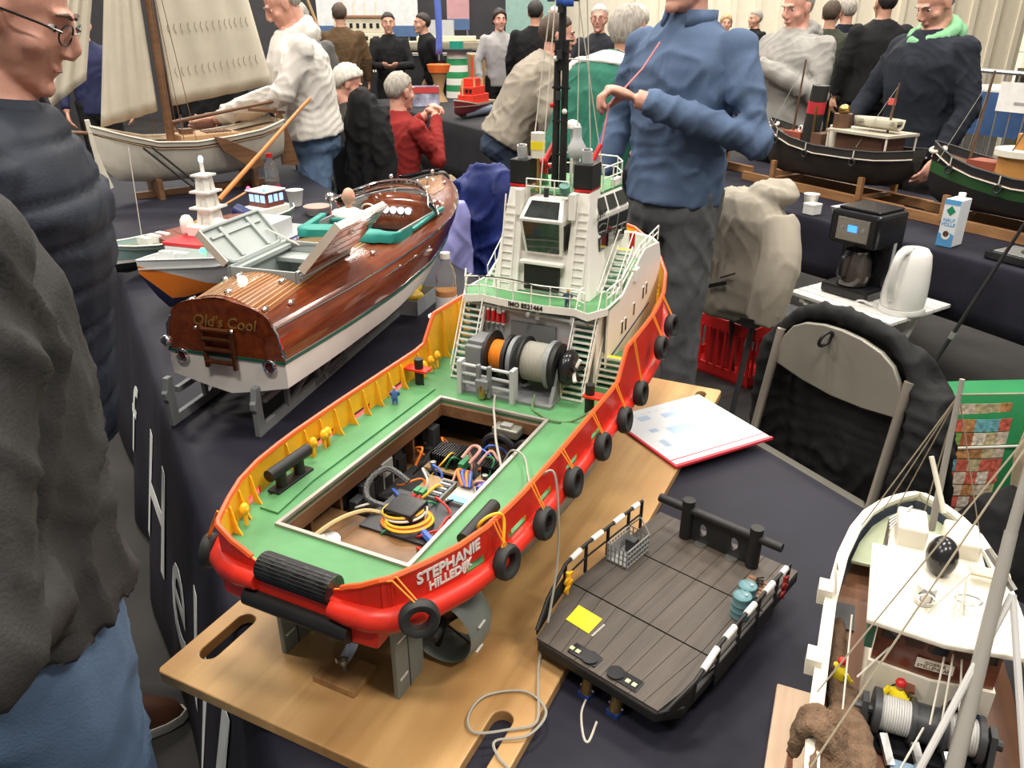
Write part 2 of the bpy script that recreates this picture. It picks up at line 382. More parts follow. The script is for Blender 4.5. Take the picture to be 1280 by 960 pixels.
# ================================================================ the tug
TO = Vector((-.2681,.7748,.76))
def tug():
    T = empty('tug_model', TO, UROT, 'large red tug model with green deck, open hold and white wheelhouse, on plywood board', 'ship model')
    HB = [(0,.118),(.012,.132),(.03,.142),(.06,.158),(.1,.176),(.15,.189),(.22,.197),(.35,.2),(.7,.2),(.85,.196),(.95,.186),(1.03,.166),(1.1,.13),(1.16,.085),(1.2,.04),(1.218,.0)]
    TOPZ = [(0,.246),(.1,.248),(.3,.25),(.6,.252),(.63,.256),(.67,.305),(.8,.307),(.9,.312),(1.02,.335),(1.12,.362),(1.218,.39)]
    DZ = [(0,.205),(.05,.2),(.6,.2),(.75,.206),(.9,.222),(1.05,.25),(1.218,.275)]
    hb = lambda x: interp(HB, x)
    # stations for the outline
    XS = [0,.006,.014,.025,.04,.06,.08,.1,.125,.15,.19,.24,.3,.36,.42,.48,.54,.6,.615,.63,.645,.66,.67,.72,.78,.84,.9,.95,.99,1.03,1.06,1.09,1.12,1.145,1.165,1.185,1.2,1.21,1.218]
    # --- hull below the belting (grey) : loft of half sections
    def sec(x):
        b = hb(min(x, 1.2)); dz = interp(DZ, x)
        zk = interp([(0,.135),(.08,.13),(.2,.095),(.32,.05),(.5,.03),(1.0,.03),(1.12,.05),(1.2,.13),(1.218,.2)], x)
        fl = interp([(0,.96),(.2,.93),(.5,.93),(.9,.8),(1.1,.5),(1.2,.3),(1.218,.2)], x)
        zt = dz - .012
        h = zt - zk
        half = [(b*.02, zk), (b*fl*.55, zk+.03*h), (b*fl*.82, zk+.12*h), (b*fl*.95, zk+.32*h), (b*lerp(fl,1,.6), zk+.65*h), (b*.985, zt)]
        return [Vector((x, y, z)) for y, z in reversed(half)] + [Vector((x, -y, z)) for y, z in half]
    HX = [0,.03,.06,.1,.15,.22,.3,.4,.5,.6,.7,.8,.9,1.0,1.06,1.11,1.15,1.18,1.2,1.217]
    hm = mat('grey_antifouling', (.20,.225,.205), .5, var=.12)
    MB().loft([sec(x) for x in HX], closed=False).build('hull', hm, T, smooth=True, sharp=50)
    k = MB().prism([(.3,.05),(.42,.0),(.95,.0),(1.08,.05),(1.0,.07),(.4,.07)], -.012, .012, basis((0,0,0),(1,0,0),(0,0,1)))
    k.build('keel', hm, T, bevel=.004)
    for sd in (1,-1):
        MB().prism([(.42,.03),(.5,.012),(.82,.012),(.9,.03),(.9,.07),(.42,.07)], -.003, .003, basis((0,sd*.12,0),(1,0,0),(0,0,1))).build('bilge_keel', hm, T)
    # --- red belting band + bulwark, port and starboard
    def path(sd): return [(x, sd*hb(x)) for x in XS]
    rail = MB(); insd = MB(); belt = MB(); redm = RED
    ports = [(.11,.145),(.2,.25),(.29,.335),(.39,.44),(.5,.55)]
    bw = MB(); bi = MB()
    for sd in (1,-1):
        P = path(sd); 
        # transom ramp from roller end to quarter
        Q = [(.002, sd*y) for y in (.058,.07,.085,.1)] + [(x,y) for x,y in P if abs(y) > .0]
        tops = []
        for i,(x,y) in enumerate(Q):
            z = interp(TOPZ, x)
            if i < 4: z = lerp(.214, .236, [0,.2,.55,.85][i])
            tops.append(z)
        # extra stations for the freeing ports
        full = []
        for i,(x,y) in enumerate(Q): full.append((x,y,tops[i]))
        cuts = sorted(set([c for a,b in ports for c in (a,b)]))
        body = [q for q in full if q[0] >= .006]
        for c in cuts: body.append((c, sd*hb(c), interp(TOPZ, c)))
        body = sorted(body, key=lambda q: q[0])
        full = full[:4] + body
        for i in range(len(full)-1):
            (x0,y0,t0),(x1,y1,t1) = full[i], full[i+1]
            z0, z1 = interp(DZ, x0)-.004, interp(DZ, x1)-.004
            xm = (x0+x1)/2
            if i > 4 and any(a-1e-5 <= x0 and x1 <= b+1e-5 for a,b in ports): z0 += .017; z1 += .017
            th = .0035
            dd = Vector((x1-x0, y1-y0, 0))
            if dd.length < 1e-6: continue
            nn = Vector((dd.y, -dd.x, 0)).normalized()*(1 if sd > 0 else -1)*(-1)
            a = [Vector((x0,y0,z0)),Vector((x1,y1,z1)),Vector((x1,y1,t1)),Vector((x0,y0,t0))]
            if sd > 0: outv = Vector((-dd.y, dd.x, 0)).normalized()
            else: outv = Vector((dd.y, -dd.x, 0)).normalized()
            o_ = [q + outv*th*.5 for q in a]; n_ = [q - outv*th*.5 for q in a]
            m_ = [q + outv*0 for q in a]
            bw.add(o_ + m_, [(0,1,2,3),(4,7,6,5),(0,4,5,1),(1,5,6,2),(2,6,7,3),(3,7,4,0)])
            bi.add(m_ + n_, [(0,1,2,3),(4,7,6,5),(0,4,5,1),(1,5,6,2),(2,6,7,3),(3,7,4,0)])
        rail.tube([(x,y,t+.001) for x,y,t in full[1:]], .0042, 6)
        Pb = [(-.006,sd*.058),(-.005,sd*.085),(.0,sd*.112),(.012,sd*.134)] + [(x,y+sd*.006) for x,y in P if x > .03]
        belt.tube([(x, y, interp(DZ,x)-.014) for x,y in Pb], [.012,.015,.017,.018]+[lerp(.0175,.0135,min(1,x/.16)) for x,y in P if x > .03], 10)
    bw.build('bulwark_outside', RED, T); bi.build('bulwark_inside', YEL, T)
    rail.build('bulwark_cap_rail', mat('orange_red_rail', (.75,.10,.02), .4), T, smooth=True)
    belt.build('rubbing_strake', RED, T, smooth=True, sharp=60)
    # transom
    tr = MB().loft([[Vector((x,y,z)) for y,z in ((-.122,.15),(-.05,.142),(.05,.142),(.122,.15),(.125,.2),(.06,.205),(-.06,.205),(-.125,.2))] for x in (-.006,.02)])
    tr.build('transom', RED, T, smooth=True, sharp=30, bevel=.004)
    rl = MB(); 
    rl.cyl((.006,-.056,.208),(.006,.056,.208),.0185,n=24)
    ro = rl.build('stern_roller', mat('worn_black_roller',(.02,.02,.02),.3,var=.9,scale=60,bump=.5,bscale=90), T, smooth=True)
    g = MB()
    for i in range(24):
        a = 2*PI*i/24
        g.bar((.006+.0180*math.cos(a),-.055,.208+.0180*math.sin(a)),(.006+.0180*math.cos(a),.055,.208+.0180*math.sin(a)),.0022,.0016)
    g.build('roller_rib', BLACK, ro)
    MB().cyl((-.008,-.085,.163),(-.008,.078,.163),.0125,n=16).build('stern_fender', BLACK, T, smooth=True)
    # --- deck with hold opening
    hx0,hx1,hy = .093,.53,.104
    dk = MB(); th = .006
    def dz(x): return interp(DZ, x)
    DX = [.004,.02,.04,.06,hx0] + [hx0 + (hx1-hx0)*i/8 for i in range(1,9)] + [.6,.66,.72,.8,.88,.95,1.0,1.05,1.1,1.15,1.19,1.212]
    for a,b in zip(DX, DX[1:]):
        for sd in (1,-1):
            ins = hy if (a >= hx0-1e-6 and b <= hx1+1e-6) else 0
            q = [Vector((a,sd*ins,dz(a))),Vector((b,sd*ins,dz(b))),Vector((b,sd*hb(b)*.995,dz(b))),Vector((a,sd*hb(a)*.995,dz(a)))]
            lo = [w - Vector((0,0,th)) for w in q]
            dk.add(q + lo, [(0,1,2,3),(4,7,6,5),(0,4,5,1),(1,5,6,2),(2,6,7,3),(3,7,4,0)])
    dk.build('deck', GREEN, T)
    # raised side strips of the deck (seams)
    for sd in (1,-1):
        MB().loft([[Vector((x,sd*(hb(x)-.022),dz(x)+.0005)),Vector((x,sd*(hb(x)-.022),dz(x)+.0035)),Vector((x,sd*(hy+.03 if x>.12 else hy+.02),dz(x)+.0035)),Vector((x,sd*(hy+.03 if x>.12 else hy+.02),dz(x)+.0005))] for x in (.11,.2,.3,.4,.5,.56)]).build('deck_panel', GREEN, T)
    # hatch coaming of bare aluminium and the timber below it
    alu = mat('bare_aluminium', (.38,.36,.32), .45, .5)
    for nm,(a,b,c,d_) in (('coaming',(hx0,hx1,hy,hy+.006)),('coaming',(hx0,hx1,-hy-.006,-hy)),('coaming',(hx0-.006,hx0,-hy-.006,hy+.006)),('coaming',(hx1,hx1+.006,-hy-.006,hy+.006))):
        MB().box(a,b,c,d_,.175,.2045).build(nm, alu, T)
    wd_ = woodmat('hold_timber', (.09,.04,.015), (.22,.11,.05), .6, 0, 8)
    MB().box(hx0,hx1,hy-.001,hy+.004,.168,.192).build('hold_beam', wd_, T)
    MB().box(hx1-.004,hx1+.002,-hy,hy,.17,.192).build('hold_beam', wd_, T)
    MB().box(hx0,hx1,-hy-.004,-hy+.001,.168,.192).build('hold_beam', wd_, T)
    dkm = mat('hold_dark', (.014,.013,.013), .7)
    resin = mat('hold_resin', (.17,.09,.04), .35, var=.45, scale=20)
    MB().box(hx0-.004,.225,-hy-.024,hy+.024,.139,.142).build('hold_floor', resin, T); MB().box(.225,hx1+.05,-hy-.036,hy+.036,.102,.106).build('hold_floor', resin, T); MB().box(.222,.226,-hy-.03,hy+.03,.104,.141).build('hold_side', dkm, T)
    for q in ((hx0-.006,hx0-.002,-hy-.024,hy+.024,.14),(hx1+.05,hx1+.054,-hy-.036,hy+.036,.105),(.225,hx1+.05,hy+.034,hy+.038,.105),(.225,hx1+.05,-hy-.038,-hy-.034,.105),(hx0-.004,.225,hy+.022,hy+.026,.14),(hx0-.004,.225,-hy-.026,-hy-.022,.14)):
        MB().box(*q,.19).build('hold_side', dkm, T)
    for x in (.16,.23,.30,.37,.44):
        MB().box(x,x+.006,hy+.008,hy+.024,.142 if x < .22 else .105,.185).build('hull_frame', wd_, T)
        MB().box(x,x+.006,-hy-.024,-hy-.008,.142 if x < .22 else .105,.185).build('hull_frame', wd_, T)
    # electronics
    pcb = mat('board_tan', (.34,.22,.10), .5); pg = mat('pcb_green', (.04,.24,.10), .45); pb = mat('connector_blue',(.03,.08,.42),.4)
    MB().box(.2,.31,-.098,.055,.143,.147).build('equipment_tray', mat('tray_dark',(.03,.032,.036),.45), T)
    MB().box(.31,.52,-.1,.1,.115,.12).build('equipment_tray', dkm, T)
    for (cx,cy) in ((.435,.035),(.435,-.065)):
        h = empty('motor_controller', (cx,cy,0)); h.parent = T
        MB().box(-.035,.03,-.03,.03,.133,.137).build('circuit_board', pcb, h)
        hs = MB().box(-.024,.024,-.024,.024,.137,.145)
        for i in range(11): hs.box(-.024,.024,-.024+i*.0046,-.0222+i*.0046,.145,.16)
        hs.build('heat_sink', mat('anodised_black',(.02,.018,.02),.35,.6), h)
        for y in (-.034,): MB().box(-.022,.012,y-.007,y+.004,.137,.152).build('terminal_block', pg, h, bevel=.001)
        MB().cyl((-.032,.012,.137),(-.032,.012,.15),.005).build('capacitor', STEEL, h)
    cb = empty('receiver_stack', (.335,-.02,0)); cb.parent = T
    MB().box(-.035,.04,-.055,.055,.138,.143).build('circuit_board', pcb, cb)
    for y in (-.05,.05): MB().box(-.03,.03,y-.004,y+.004,.12,.138).build('spacer', wd_, cb)
    MB().box(-.028,.02,-.048,-.012,.146,.152).build('module', mat('module_grey',(.34,.34,.31),.4,.4), cb)
    MB().box(-.026,-.012,-.046,-.014,.152,.154).build('module_label', mat('label_blue',(.2,.45,.7),.5), cb)
    MB().box(-.03,.026,-.004,.022,.146,.152).build('module', mat('module_dark',(.16,.17,.17),.4), cb)
    for i in range(7): MB().box(-.026+i*.007,-.022+i*.007,.0,.018,.152,.1545).build('chip', LGREY if i%2 else DGREY, cb)
    for y in (.03,.04): MB().box(-.032,-.018,y-.004,y+.004,.143,.157).build('terminal_block', pg, cb)
    MB().box(.0,.03,-.064,-.052,.143,.156).build('terminal_block', pg, cb)
    MB().box(.012,.034,-.058,-.046,.152,.163).build('connector', pb, cb)
    for y in (.03,.04): MB().cyl((-.034,y,.15),(-.042,y,.15),.0035,n=8).build('wire_ferrule', REDD, cb)
    MB().box(.225,.275,-.022,.028,.147,.168).build('speed_controller', BLACKP, T, bevel=.002)
    def wire(pts, r, m, n=6): return MB().tube(smoothpath(pts), r, n).build('wire', m, T, smooth=True)
    yl = mat('wire_yellow', (.75,.42,.03), .5); og = mat('wire_orange', (.75,.18,.02), .5); wh = mat('wire_white',(.6,.58,.5),.5); bl = mat('wire_blue',(.05,.12,.45),.45)
    for i,(m,r,dz_) in enumerate(((yl,.036,.151),(yl,.033,.154),(og,.038,.149),(og,.034,.1485),(wh,.03,.153),(yl,.031,.157))):
        MB().torus((.235+.003*i,-.012+.004*i,dz_),(.12,.1,1),r,.0022,26,6).build('cable_coil', m, T, smooth=True)
    wire([(.225,-.04,.15),(.21,-.06,.154),(.2,-.08,.152)], .006, bl)
    wire([(.33,.05,.15),(.33,.09,.165),(.29,.1,.16),(.26,.08,.15),(.26,.04,.145)], .005, mat('braided_sleeve',(.10,.10,.10),.6,var=.95,scale=400))
    wire([(.12,.095,.15),(.17,.075,.165),(.225,.06,.155),(.245,.03,.142)], .0035, mat('wire_cream',(.55,.42,.2),.5))
    wire([(.105,-.075,.168),(.15,-.082,.165),(.2,-.09,.155),(.24,-.095,.15)], .0035, MATS['wire_cream'])
    random.seed(5); wm_ = [yl,og,bl,wh,mat('wire_red',(.5,.03,.02),.5),mat('wire_green',(.03,.2,.08),.5),mat('wire_black',(.012,.012,.012),.4),mat('wire_pink',(.6,.3,.25),.5)]
    for i in range(34):
        x,y = random.uniform(.2,.5),random.uniform(-.09,.09); a = random.uniform(0,6.3); l = random.uniform(.02,.05)
        wire([(x,y,.13),(x+l*.5*math.cos(a),y+l*.5*math.sin(a),.14+.03*random.random()),(x+l*math.cos(a+.8),y+l*math.sin(a+.8),.14+.02*random.random()),(x+l*1.3*math.cos(a+.5),y+l*1.3*math.sin(a+.5),.125)], .0015+.001*random.random(), wm_[i%8], 5)
    for i in range(16):
        x,y = random.uniform(.25,.5),random.choice((-1,1))*random.uniform(.085,.125); MB().box(x-.012,x+.012,y-.008,y+.008,.104,.11+.05*random.random()).build('equipment_block', dkm if i%3 else DGREY, T, bevel=.001)
    wire([(.42,.0,.16),(.44,-.01,.175),(.43,-.03,.178),(.41,-.02,.16)], .003, mat('wire_pink',(.6,.3,.25),.5))
    for i in range(4): wire([(.40,-.01-.006*i,.15),(.37,-.02-.008*i,.165),(.35,-.04-.004*i,.155)], .003, bl if i%2 else og)
    wire([(.42,-.03,.155),(.45,-.04,.168),(.44,-.06,.155)], .0025, MATS['wire_pink'])
    for i in range(5): wire([(.3,-.06+.01*i,.125),(.27,-.07+.012*i,.13),(.25,-.08,.12)], .002, (bl,og,yl,mat('wire_red',(.5,.03,.02),.5),wh)[i])
    dr = MB().lathe([(.0,.141),(.026,.141),(.026,.15),(.024,.152),(0,.152)], (.135,.07,0), n=20).build('rudder_servo_drum', mat('servo_resin',(.26,.17,.09),.5,var=.4), T, smooth=True)
    MB().lathe([(0,.152),(.025,.152),(.025,.156),(.006,.158),(.004,.164),(0,.164)], (.135,.07,0), n=20).build('metal_cap', STEEL, dr, smooth=True)
    for y in (.08,-.07): MB().box(.094,.108,y-.02,y+.02,.168,.172).build('rudder_arm', mat('birch',(.5,.36,.2),.6), T)
    for y in (.072,-.078): MB().cyl((.098,y,.173),(.112,y,.174),.003,n=8).build('clevis', mat('teal_clevis',(.02,.2,.22),.4), T)
    for y in (-.03,-.09): MB().torus((.50,y,.14),(1,0,0),.03,.007,18,8).build('speaker_ring', BLACK, T, smooth=True)
    tl = MB().box(.5,.527,-.065,-.015,.168,.185).build('turnbuckle_block', mat('tarnished_metal',(.28,.28,.24),.4,.6), T, bevel=.003)
    MB().box(.505,.52,-.05,-.03,.185,.19).build('clamp', STEEL, tl)
    MB().box(.33,.36,.1,.125,.12,.168).build('battery_tray', mat('tray_grey',(.3,.3,.29),.5), T)
    # --- rope from the winch fairlead into the hold, and slack line along the deck
    MB().tube(smoothpath([(.545,.0,.225),(.53,-.005,.205),(.5,-.022,.2),(.45,-.05,.19),(.40,-.085,.175)]), .0022, 6).build('tow_line', ROPE, T, smooth=True)
    MB().tube(smoothpath([(.585,-.06,.22),(.565,-.065,.203),(.55,-.085,.203),(.535,-.115,.204),(.545,-.15,.206),(.56,-.19,.235)]), .002, 6).build('tow_line', mat('green_line',(.12,.2,.09),.8), T, smooth=True)
    MB().tube(smoothpath([(.40,-.085,.175),(.405,-.10,.207),(.39,-.13,.212),(.34,-.16,.214),(.30,-.185,.23),(.31,-.212,.252),(.305,-.224,.2),(.29,-.232,.12),(.25,-.238,.05),(.2,-.245,.008),(.15,-.265,.004),(.10,-.285,.004),(.075,-.26,.004),(.05,-.22,.004),(.07,-.2,.004),(.11,-.205,.004),(.14,-.25,.004),(.12,-.29,.005),(.075,-.285,.006),(.05,-.25,.004),(.03,-.265,.004),(.02,-.285,.002),(0,-.30,-.014),(-.03,-.32,-.014),(-.08,-.33,-.014)]), .0018, 5).build('trailing_line', ROPE, T, smooth=True)
    # --- bulwark stays
    def stay(x, sd):
        b = hb(x); z0 = dz(x); zt = interp(TOPZ, x)
        return MB().prism([(b-.0035,z0),(b-.020,z0),(b-.013,z0+.012),(b-.006,zt-.006),(b-.0035,zt-.003)], -.0011, .0011,
                   basis((x,0,0),(0,sd,0),(0,0,1)))
    for sd in (1,-1):
        for x in (.05,.085,.12,.215,.26,.30,.34,.38,.42,.46,.50,.54,.60,.64,.70,.76,.82,.88,.94):
            if sd < 0 and x > .62: pass
            stay(x, sd).build('bulwark_stay', YEL, T)
    # yellow rope pins and valves on the port bulwark
    for x in (.072,.262,.29,.30,.60,.625,.65):
        z0 = dz(x); y = hb(x)-.017
        v = MB().cyl((x,y,z0),(x,y,z0+.018),.003,n=8); v.ell((x,y,z0+.026),(.008,.006,.009),nu=10,nv=7); v.cyl((x,y-.008,z0+.026),(x,y+.004,z0+.026),.003,n=8)
        v.build('vent_head', YEL, T, smooth=True)
    # double bollards
    def bits(x, y, sd):
        b = empty('double_bollard', (x,y,dz(x))); b.parent = T
        MB().box(-.04,.04,-.011,.011,.002,.007).build('base_plate', BLACK, b, bevel=.001)
        for q in (-.02,.02): MB().cyl((q,0,.007),(q,0,.032),.0085,n=14).build('post', BLACK, b, smooth=True)
        MB().cyl((-.044,0,.035),(.044,0,.035),.0095,n=14).build('cross_bar', BLACK, b, smooth=True)
    bits(.185,.163,1); bits(.175,-.165,-1)
    for (x,y) in ((.565,.172),(.60,-.16)):
        b = MB().cyl((x,y,dz(x)),(x,y,dz(x)+.055),.0085,n=14).build('tow_pin', BLACK, T, smooth=True)
        MB().box(x-.012,x+.012,y-.016*(1 if y>0 else -1)-.006,y+.03*(1 if y>0 else -1),dz(x)+.032,dz(x)+.036).build('pin_bracket', RED, b)
    # --- tyres
    tr_ = mat('tyre_rubber', (.022,.023,.022), .6, var=.35, scale=40)
    spots = [(.012,-.172,.205),(.162,-.212,.195),(.262,-.222,.195),(.365,-.224,.205),(.495,-.224,.2),(.61,-.224,.195),(.70,-.224,.208),(.83,-.222,.25),(.925,-.215,.262),(.03,.178,.175)]
    for i,(x,y,z) in enumerate(spots):
        e = .01; tx = Vector((e,(hb(x+e)-hb(x-e))/2,0)) if x > .02 else Vector((.5,.6,0))
        if y > 0: ax = Vector((tx.y,-tx.x,0))*-1; 
        else: ax = Vector((tx.y, tx.x, 0)); ax = Vector((-abs(tx.y), -abs(tx.x), 0)) 
        if y > 0: ax = Vector((-abs(tx.y)*.8, abs(tx.x), 0))
        ax.normalize(); ax = (ax + Vector((0,0,.12))).normalized()
        c = Vector((x,y,z)) 
        t = MB().lathe([(.0125,-.006),(.0165,-.009),(.0215,-.0085),(.0245,-.004),(.0245,.004),(.0215,.0085),(.0165,.009),(.0125,.006)], c, ax, n=24)
        t.f = [f for f in t.f if len(f) == 4]; t.v = t.v
        n0 = 0
        m_ = 24; t.f += [(7*m_+k, 7*m_+(k+1)%m_, (k+1)%m_, k) for k in range(m_)]
        to = t.build('tyre_fender', tr_, T, smooth=True, sharp=50)
        top = Vector((x, math.copysign(hb(max(x,.02)),y), interp(TOPZ,x)+.004))
        for k in (-.003,.005):
            MB().tube([c+Vector((k*.5,0,.02)), top+Vector((k,math.copysign(.004,y),0)), top+Vector((k,-math.copysign(.005,y),-.004))], .0013, 5).build('lashing', ORANGE, to)
    MB().tube(smoothpath([(.165,-.172,.225),(.15,-.178,.25),(.16,-.19,.262),(.175,-.2,.255),(.165,-.206,.23),(.15,-.208,.2)]), .0022, 6).build('mooring_loop', YEL, T, smooth=True)
    # --- rudders, nozzles, propellers
    for sd in (1,-1):
        y = sd*.0975
        r = MB().prism([(.055,.0),(.115,.0),(.12,.02),(.12,.135),(.055,.135)], -.004, .004, basis((0,y,0),(1,0,0),(0,0,1))).build('rudder', hm, T, bevel=.0015)
        MB().box(.083,.085,y-.0046,y+.0046,.0,.135).build('flap_seam', DGREY, r)
        for z in (.03,.095): MB().box(.06,.078,y-.0056,y+.0056,z,z+.003).build('anode', WHITE, r)
        nz = MB().lathe([(.052,-.03),(.056,-.02),(.058,0),(.057,.02),(.052,.032),(.049,.02),(.047,0),(.049,-.02)], (.165,sd*.118,.06), (1,0,0), n=32)
        nz.f = [f for f in nz.f if len(f) == 4]; nz.f += [(7*32+k,7*32+(k+1)%32,(k+1)%32,k) for k in range(32)]
        nz = nz.build('kort_nozzle', hm, T, smooth=True, sharp=60)
        for a in (.3,1.2,-.5): MB().bar((.15,sd*.118-.059*math.cos(a),.06+.059*math.sin(a)),(.168,sd*.118-.059*math.cos(a),.06+.059*math.sin(a)),.003,.002).build('anode', WHITE, nz)
        pr = MB().cyl((.12,sd*.118,.06),(.24,sd*.118,.075),.007,n=10)
        pr = pr.build('propeller_shaft', DGREY, T, smooth=True)
        for q in range(4):
            a = PI/2*q + .5; rd = Vector((0,math.cos(a),math.sin(a))); tg = Vector((.6,-math.sin(a)*.8,math.cos(a)*.8))
            c = Vector((.155,sd*.118,.06))
            MB().loft([[c+rd*r_+tg*w_+Vector((t_,0,0)) for w_,t_ in ((-w,-.001),(0,-.002),(w,-.001),(w,.001),(0,.002),(-w,.001))] for r_,w in ((.005,.006),(.02,.013),(.035,.017),(.044,.010))]).build('propeller_blade', mat('dark_bronze',(.07,.05,.03),.4,.8), pr)
    MB().cyl((.075,-.012,.13),(.075,-.012,.142),.02,n=16).build('stern_boss', hm, T, smooth=True)
    st = MB(); pts = smoothpath([(.072,-.02,.14),(.078,-.02,.1),(.085,-.018,.075),(.075,-.014,.045),(.06,-.01,.03)])
    st.loft([[p_+Vector((0,w_,0))+Vector((q_,0,0)) for w_,q_ in ((-.009,-.001),(.009,-.001),(.009,.001),(-.009,.001))] for p_ in pts]); st.build('hold_down_strap', STEEL, T, smooth=True)
    wb = MB().box(.03,.085,-.045,.025,.0005,.012).build('hold_down_block', woodmat('block_wood',(.2,.09,.03),(.42,.24,.1),.5,0,8), T, bevel=.001)
    wn = MB().cyl((.058,-.01,.012),(.058,-.01,.035),.003,n=8); wn.cyl((.058,-.01,.026),(.058,-.01,.033),.007,n=10)
    for q in (-1,1): wn.loft([[Vector((.058+q*(.006+a*.009),-.01+w_,.030+a*.012+h_)) for w_,h_ in ((-.0012,-.004),(.0012,-.004),(.0012,.004),(-.0012,.004))] for a in (0,1)])
    wn.build('wing_nut', STEEL, wb)
    MB().box(.3,1.1,-.022,.022,.0005,.03).build('keel_cradle', MATS['block_wood'], T)
    # names
    arc = [Vector((x,-hb(x))) for x in [.012+.004*i for i in range(60)]]
    cum = [0]
    for p_,q_ in zip(arc,arc[1:]): cum.append(cum[-1]+(q_-p_).length)
    def onarc(sv):
        for i in range(len(cum)-1):
            if sv <= cum[i+1]:
                t = (sv-cum[i])/(cum[i+1]-cum[i]); d_ = (arc[i+1]-arc[i]).normalized(); return arc[i].lerp(arc[i+1],t), Vector((d_.y,-d_.x))
        return arc[-1], Vector((0,-1))
    for txt,size,z in (('STEPHANIE',.0225,.2325),('HILLEDIJK',.0175,.2145)):
        o = textmesh('ship_name', txt, size, WHITE, T, None, bold=.0006, sx=.88)
        for v in o.data.vertices:
            c_, out = onarc(.085 + v.co.x); dv = .0028 + v.co.z
            v.co = (c_.x + out.x*dv, c_.y + out.y*dv, z + v.co.y + (c_.x-.08)*.05)
    tug_house(T, dz, hb)
    return T
def railing(parent, pts, h, n_post, m=WHITE, r=.0014, bars=(1.0,.55), name='railing'):
    """posts and bars along a polyline"""
    P = [Vector(q) for q in pts]; mb = MB()
    for k in bars: mb.tube([q + Vector((0,0,h*k)) for q in P], r, 5)
    tot = sum((b-a).length for a,b in zip(P,P[1:])); 
    for i in range(n_post+1):
        t = tot*i/n_post; 
        for a,b in zip(P,P[1:]):
            L = (b-a).length
            if t <= L+1e-9:
                q = a + (b-a)*(t/L if L else 0); break
            t -= L
        mb.cyl(q, q+Vector((0,0,h)), r, n=5)
    return mb.build(name, m, parent)
def stairs(parent, p0, p1, w, n, m=WHITE, tread=GREEND):
    """ladder stair from p0 (foot centre) to p1 (head centre), w wide in y"""
    p0,p1 = Vector(p0),Vector(p1); s = empty('stair', (0,0,0)); s.parent = parent
    for k in (-1,1):
        o = Vector((0,k*w/2,0)); MB().bar(p0+o,p1+o,.0025,.01).build('stringer', m, s)
        MB().tube([p0+o,p0+o+Vector((-.004,0,.03)),p1+o+Vector((-.004,0,.032)),p1+o+Vector((.012,0,.03))],.0013,5).build('handrail', m, s)
        for t in (.3,.65): MB().cyl(lerp(p0,p1,t)+o, lerp(p0,p1,t)+o+Vector((-.004,0,.031)),.0011,n=5).build('stanchion', m, s)
    for i in range(n):
        q = lerp(p0,p1,(i+.5)/n); MB().box(q.x-.006,q.x+.006,q.y-w/2,q.y+w/2,q.z-.001,q.z+.001).build('tread', YELB if i == n-1 else tread, s)
        MB().box(q.x-.0075,q.x-.006,q.y-w/2,q.y+w/2,q.z-.003,q.z+.001).build('nosing', m, s)
    return s
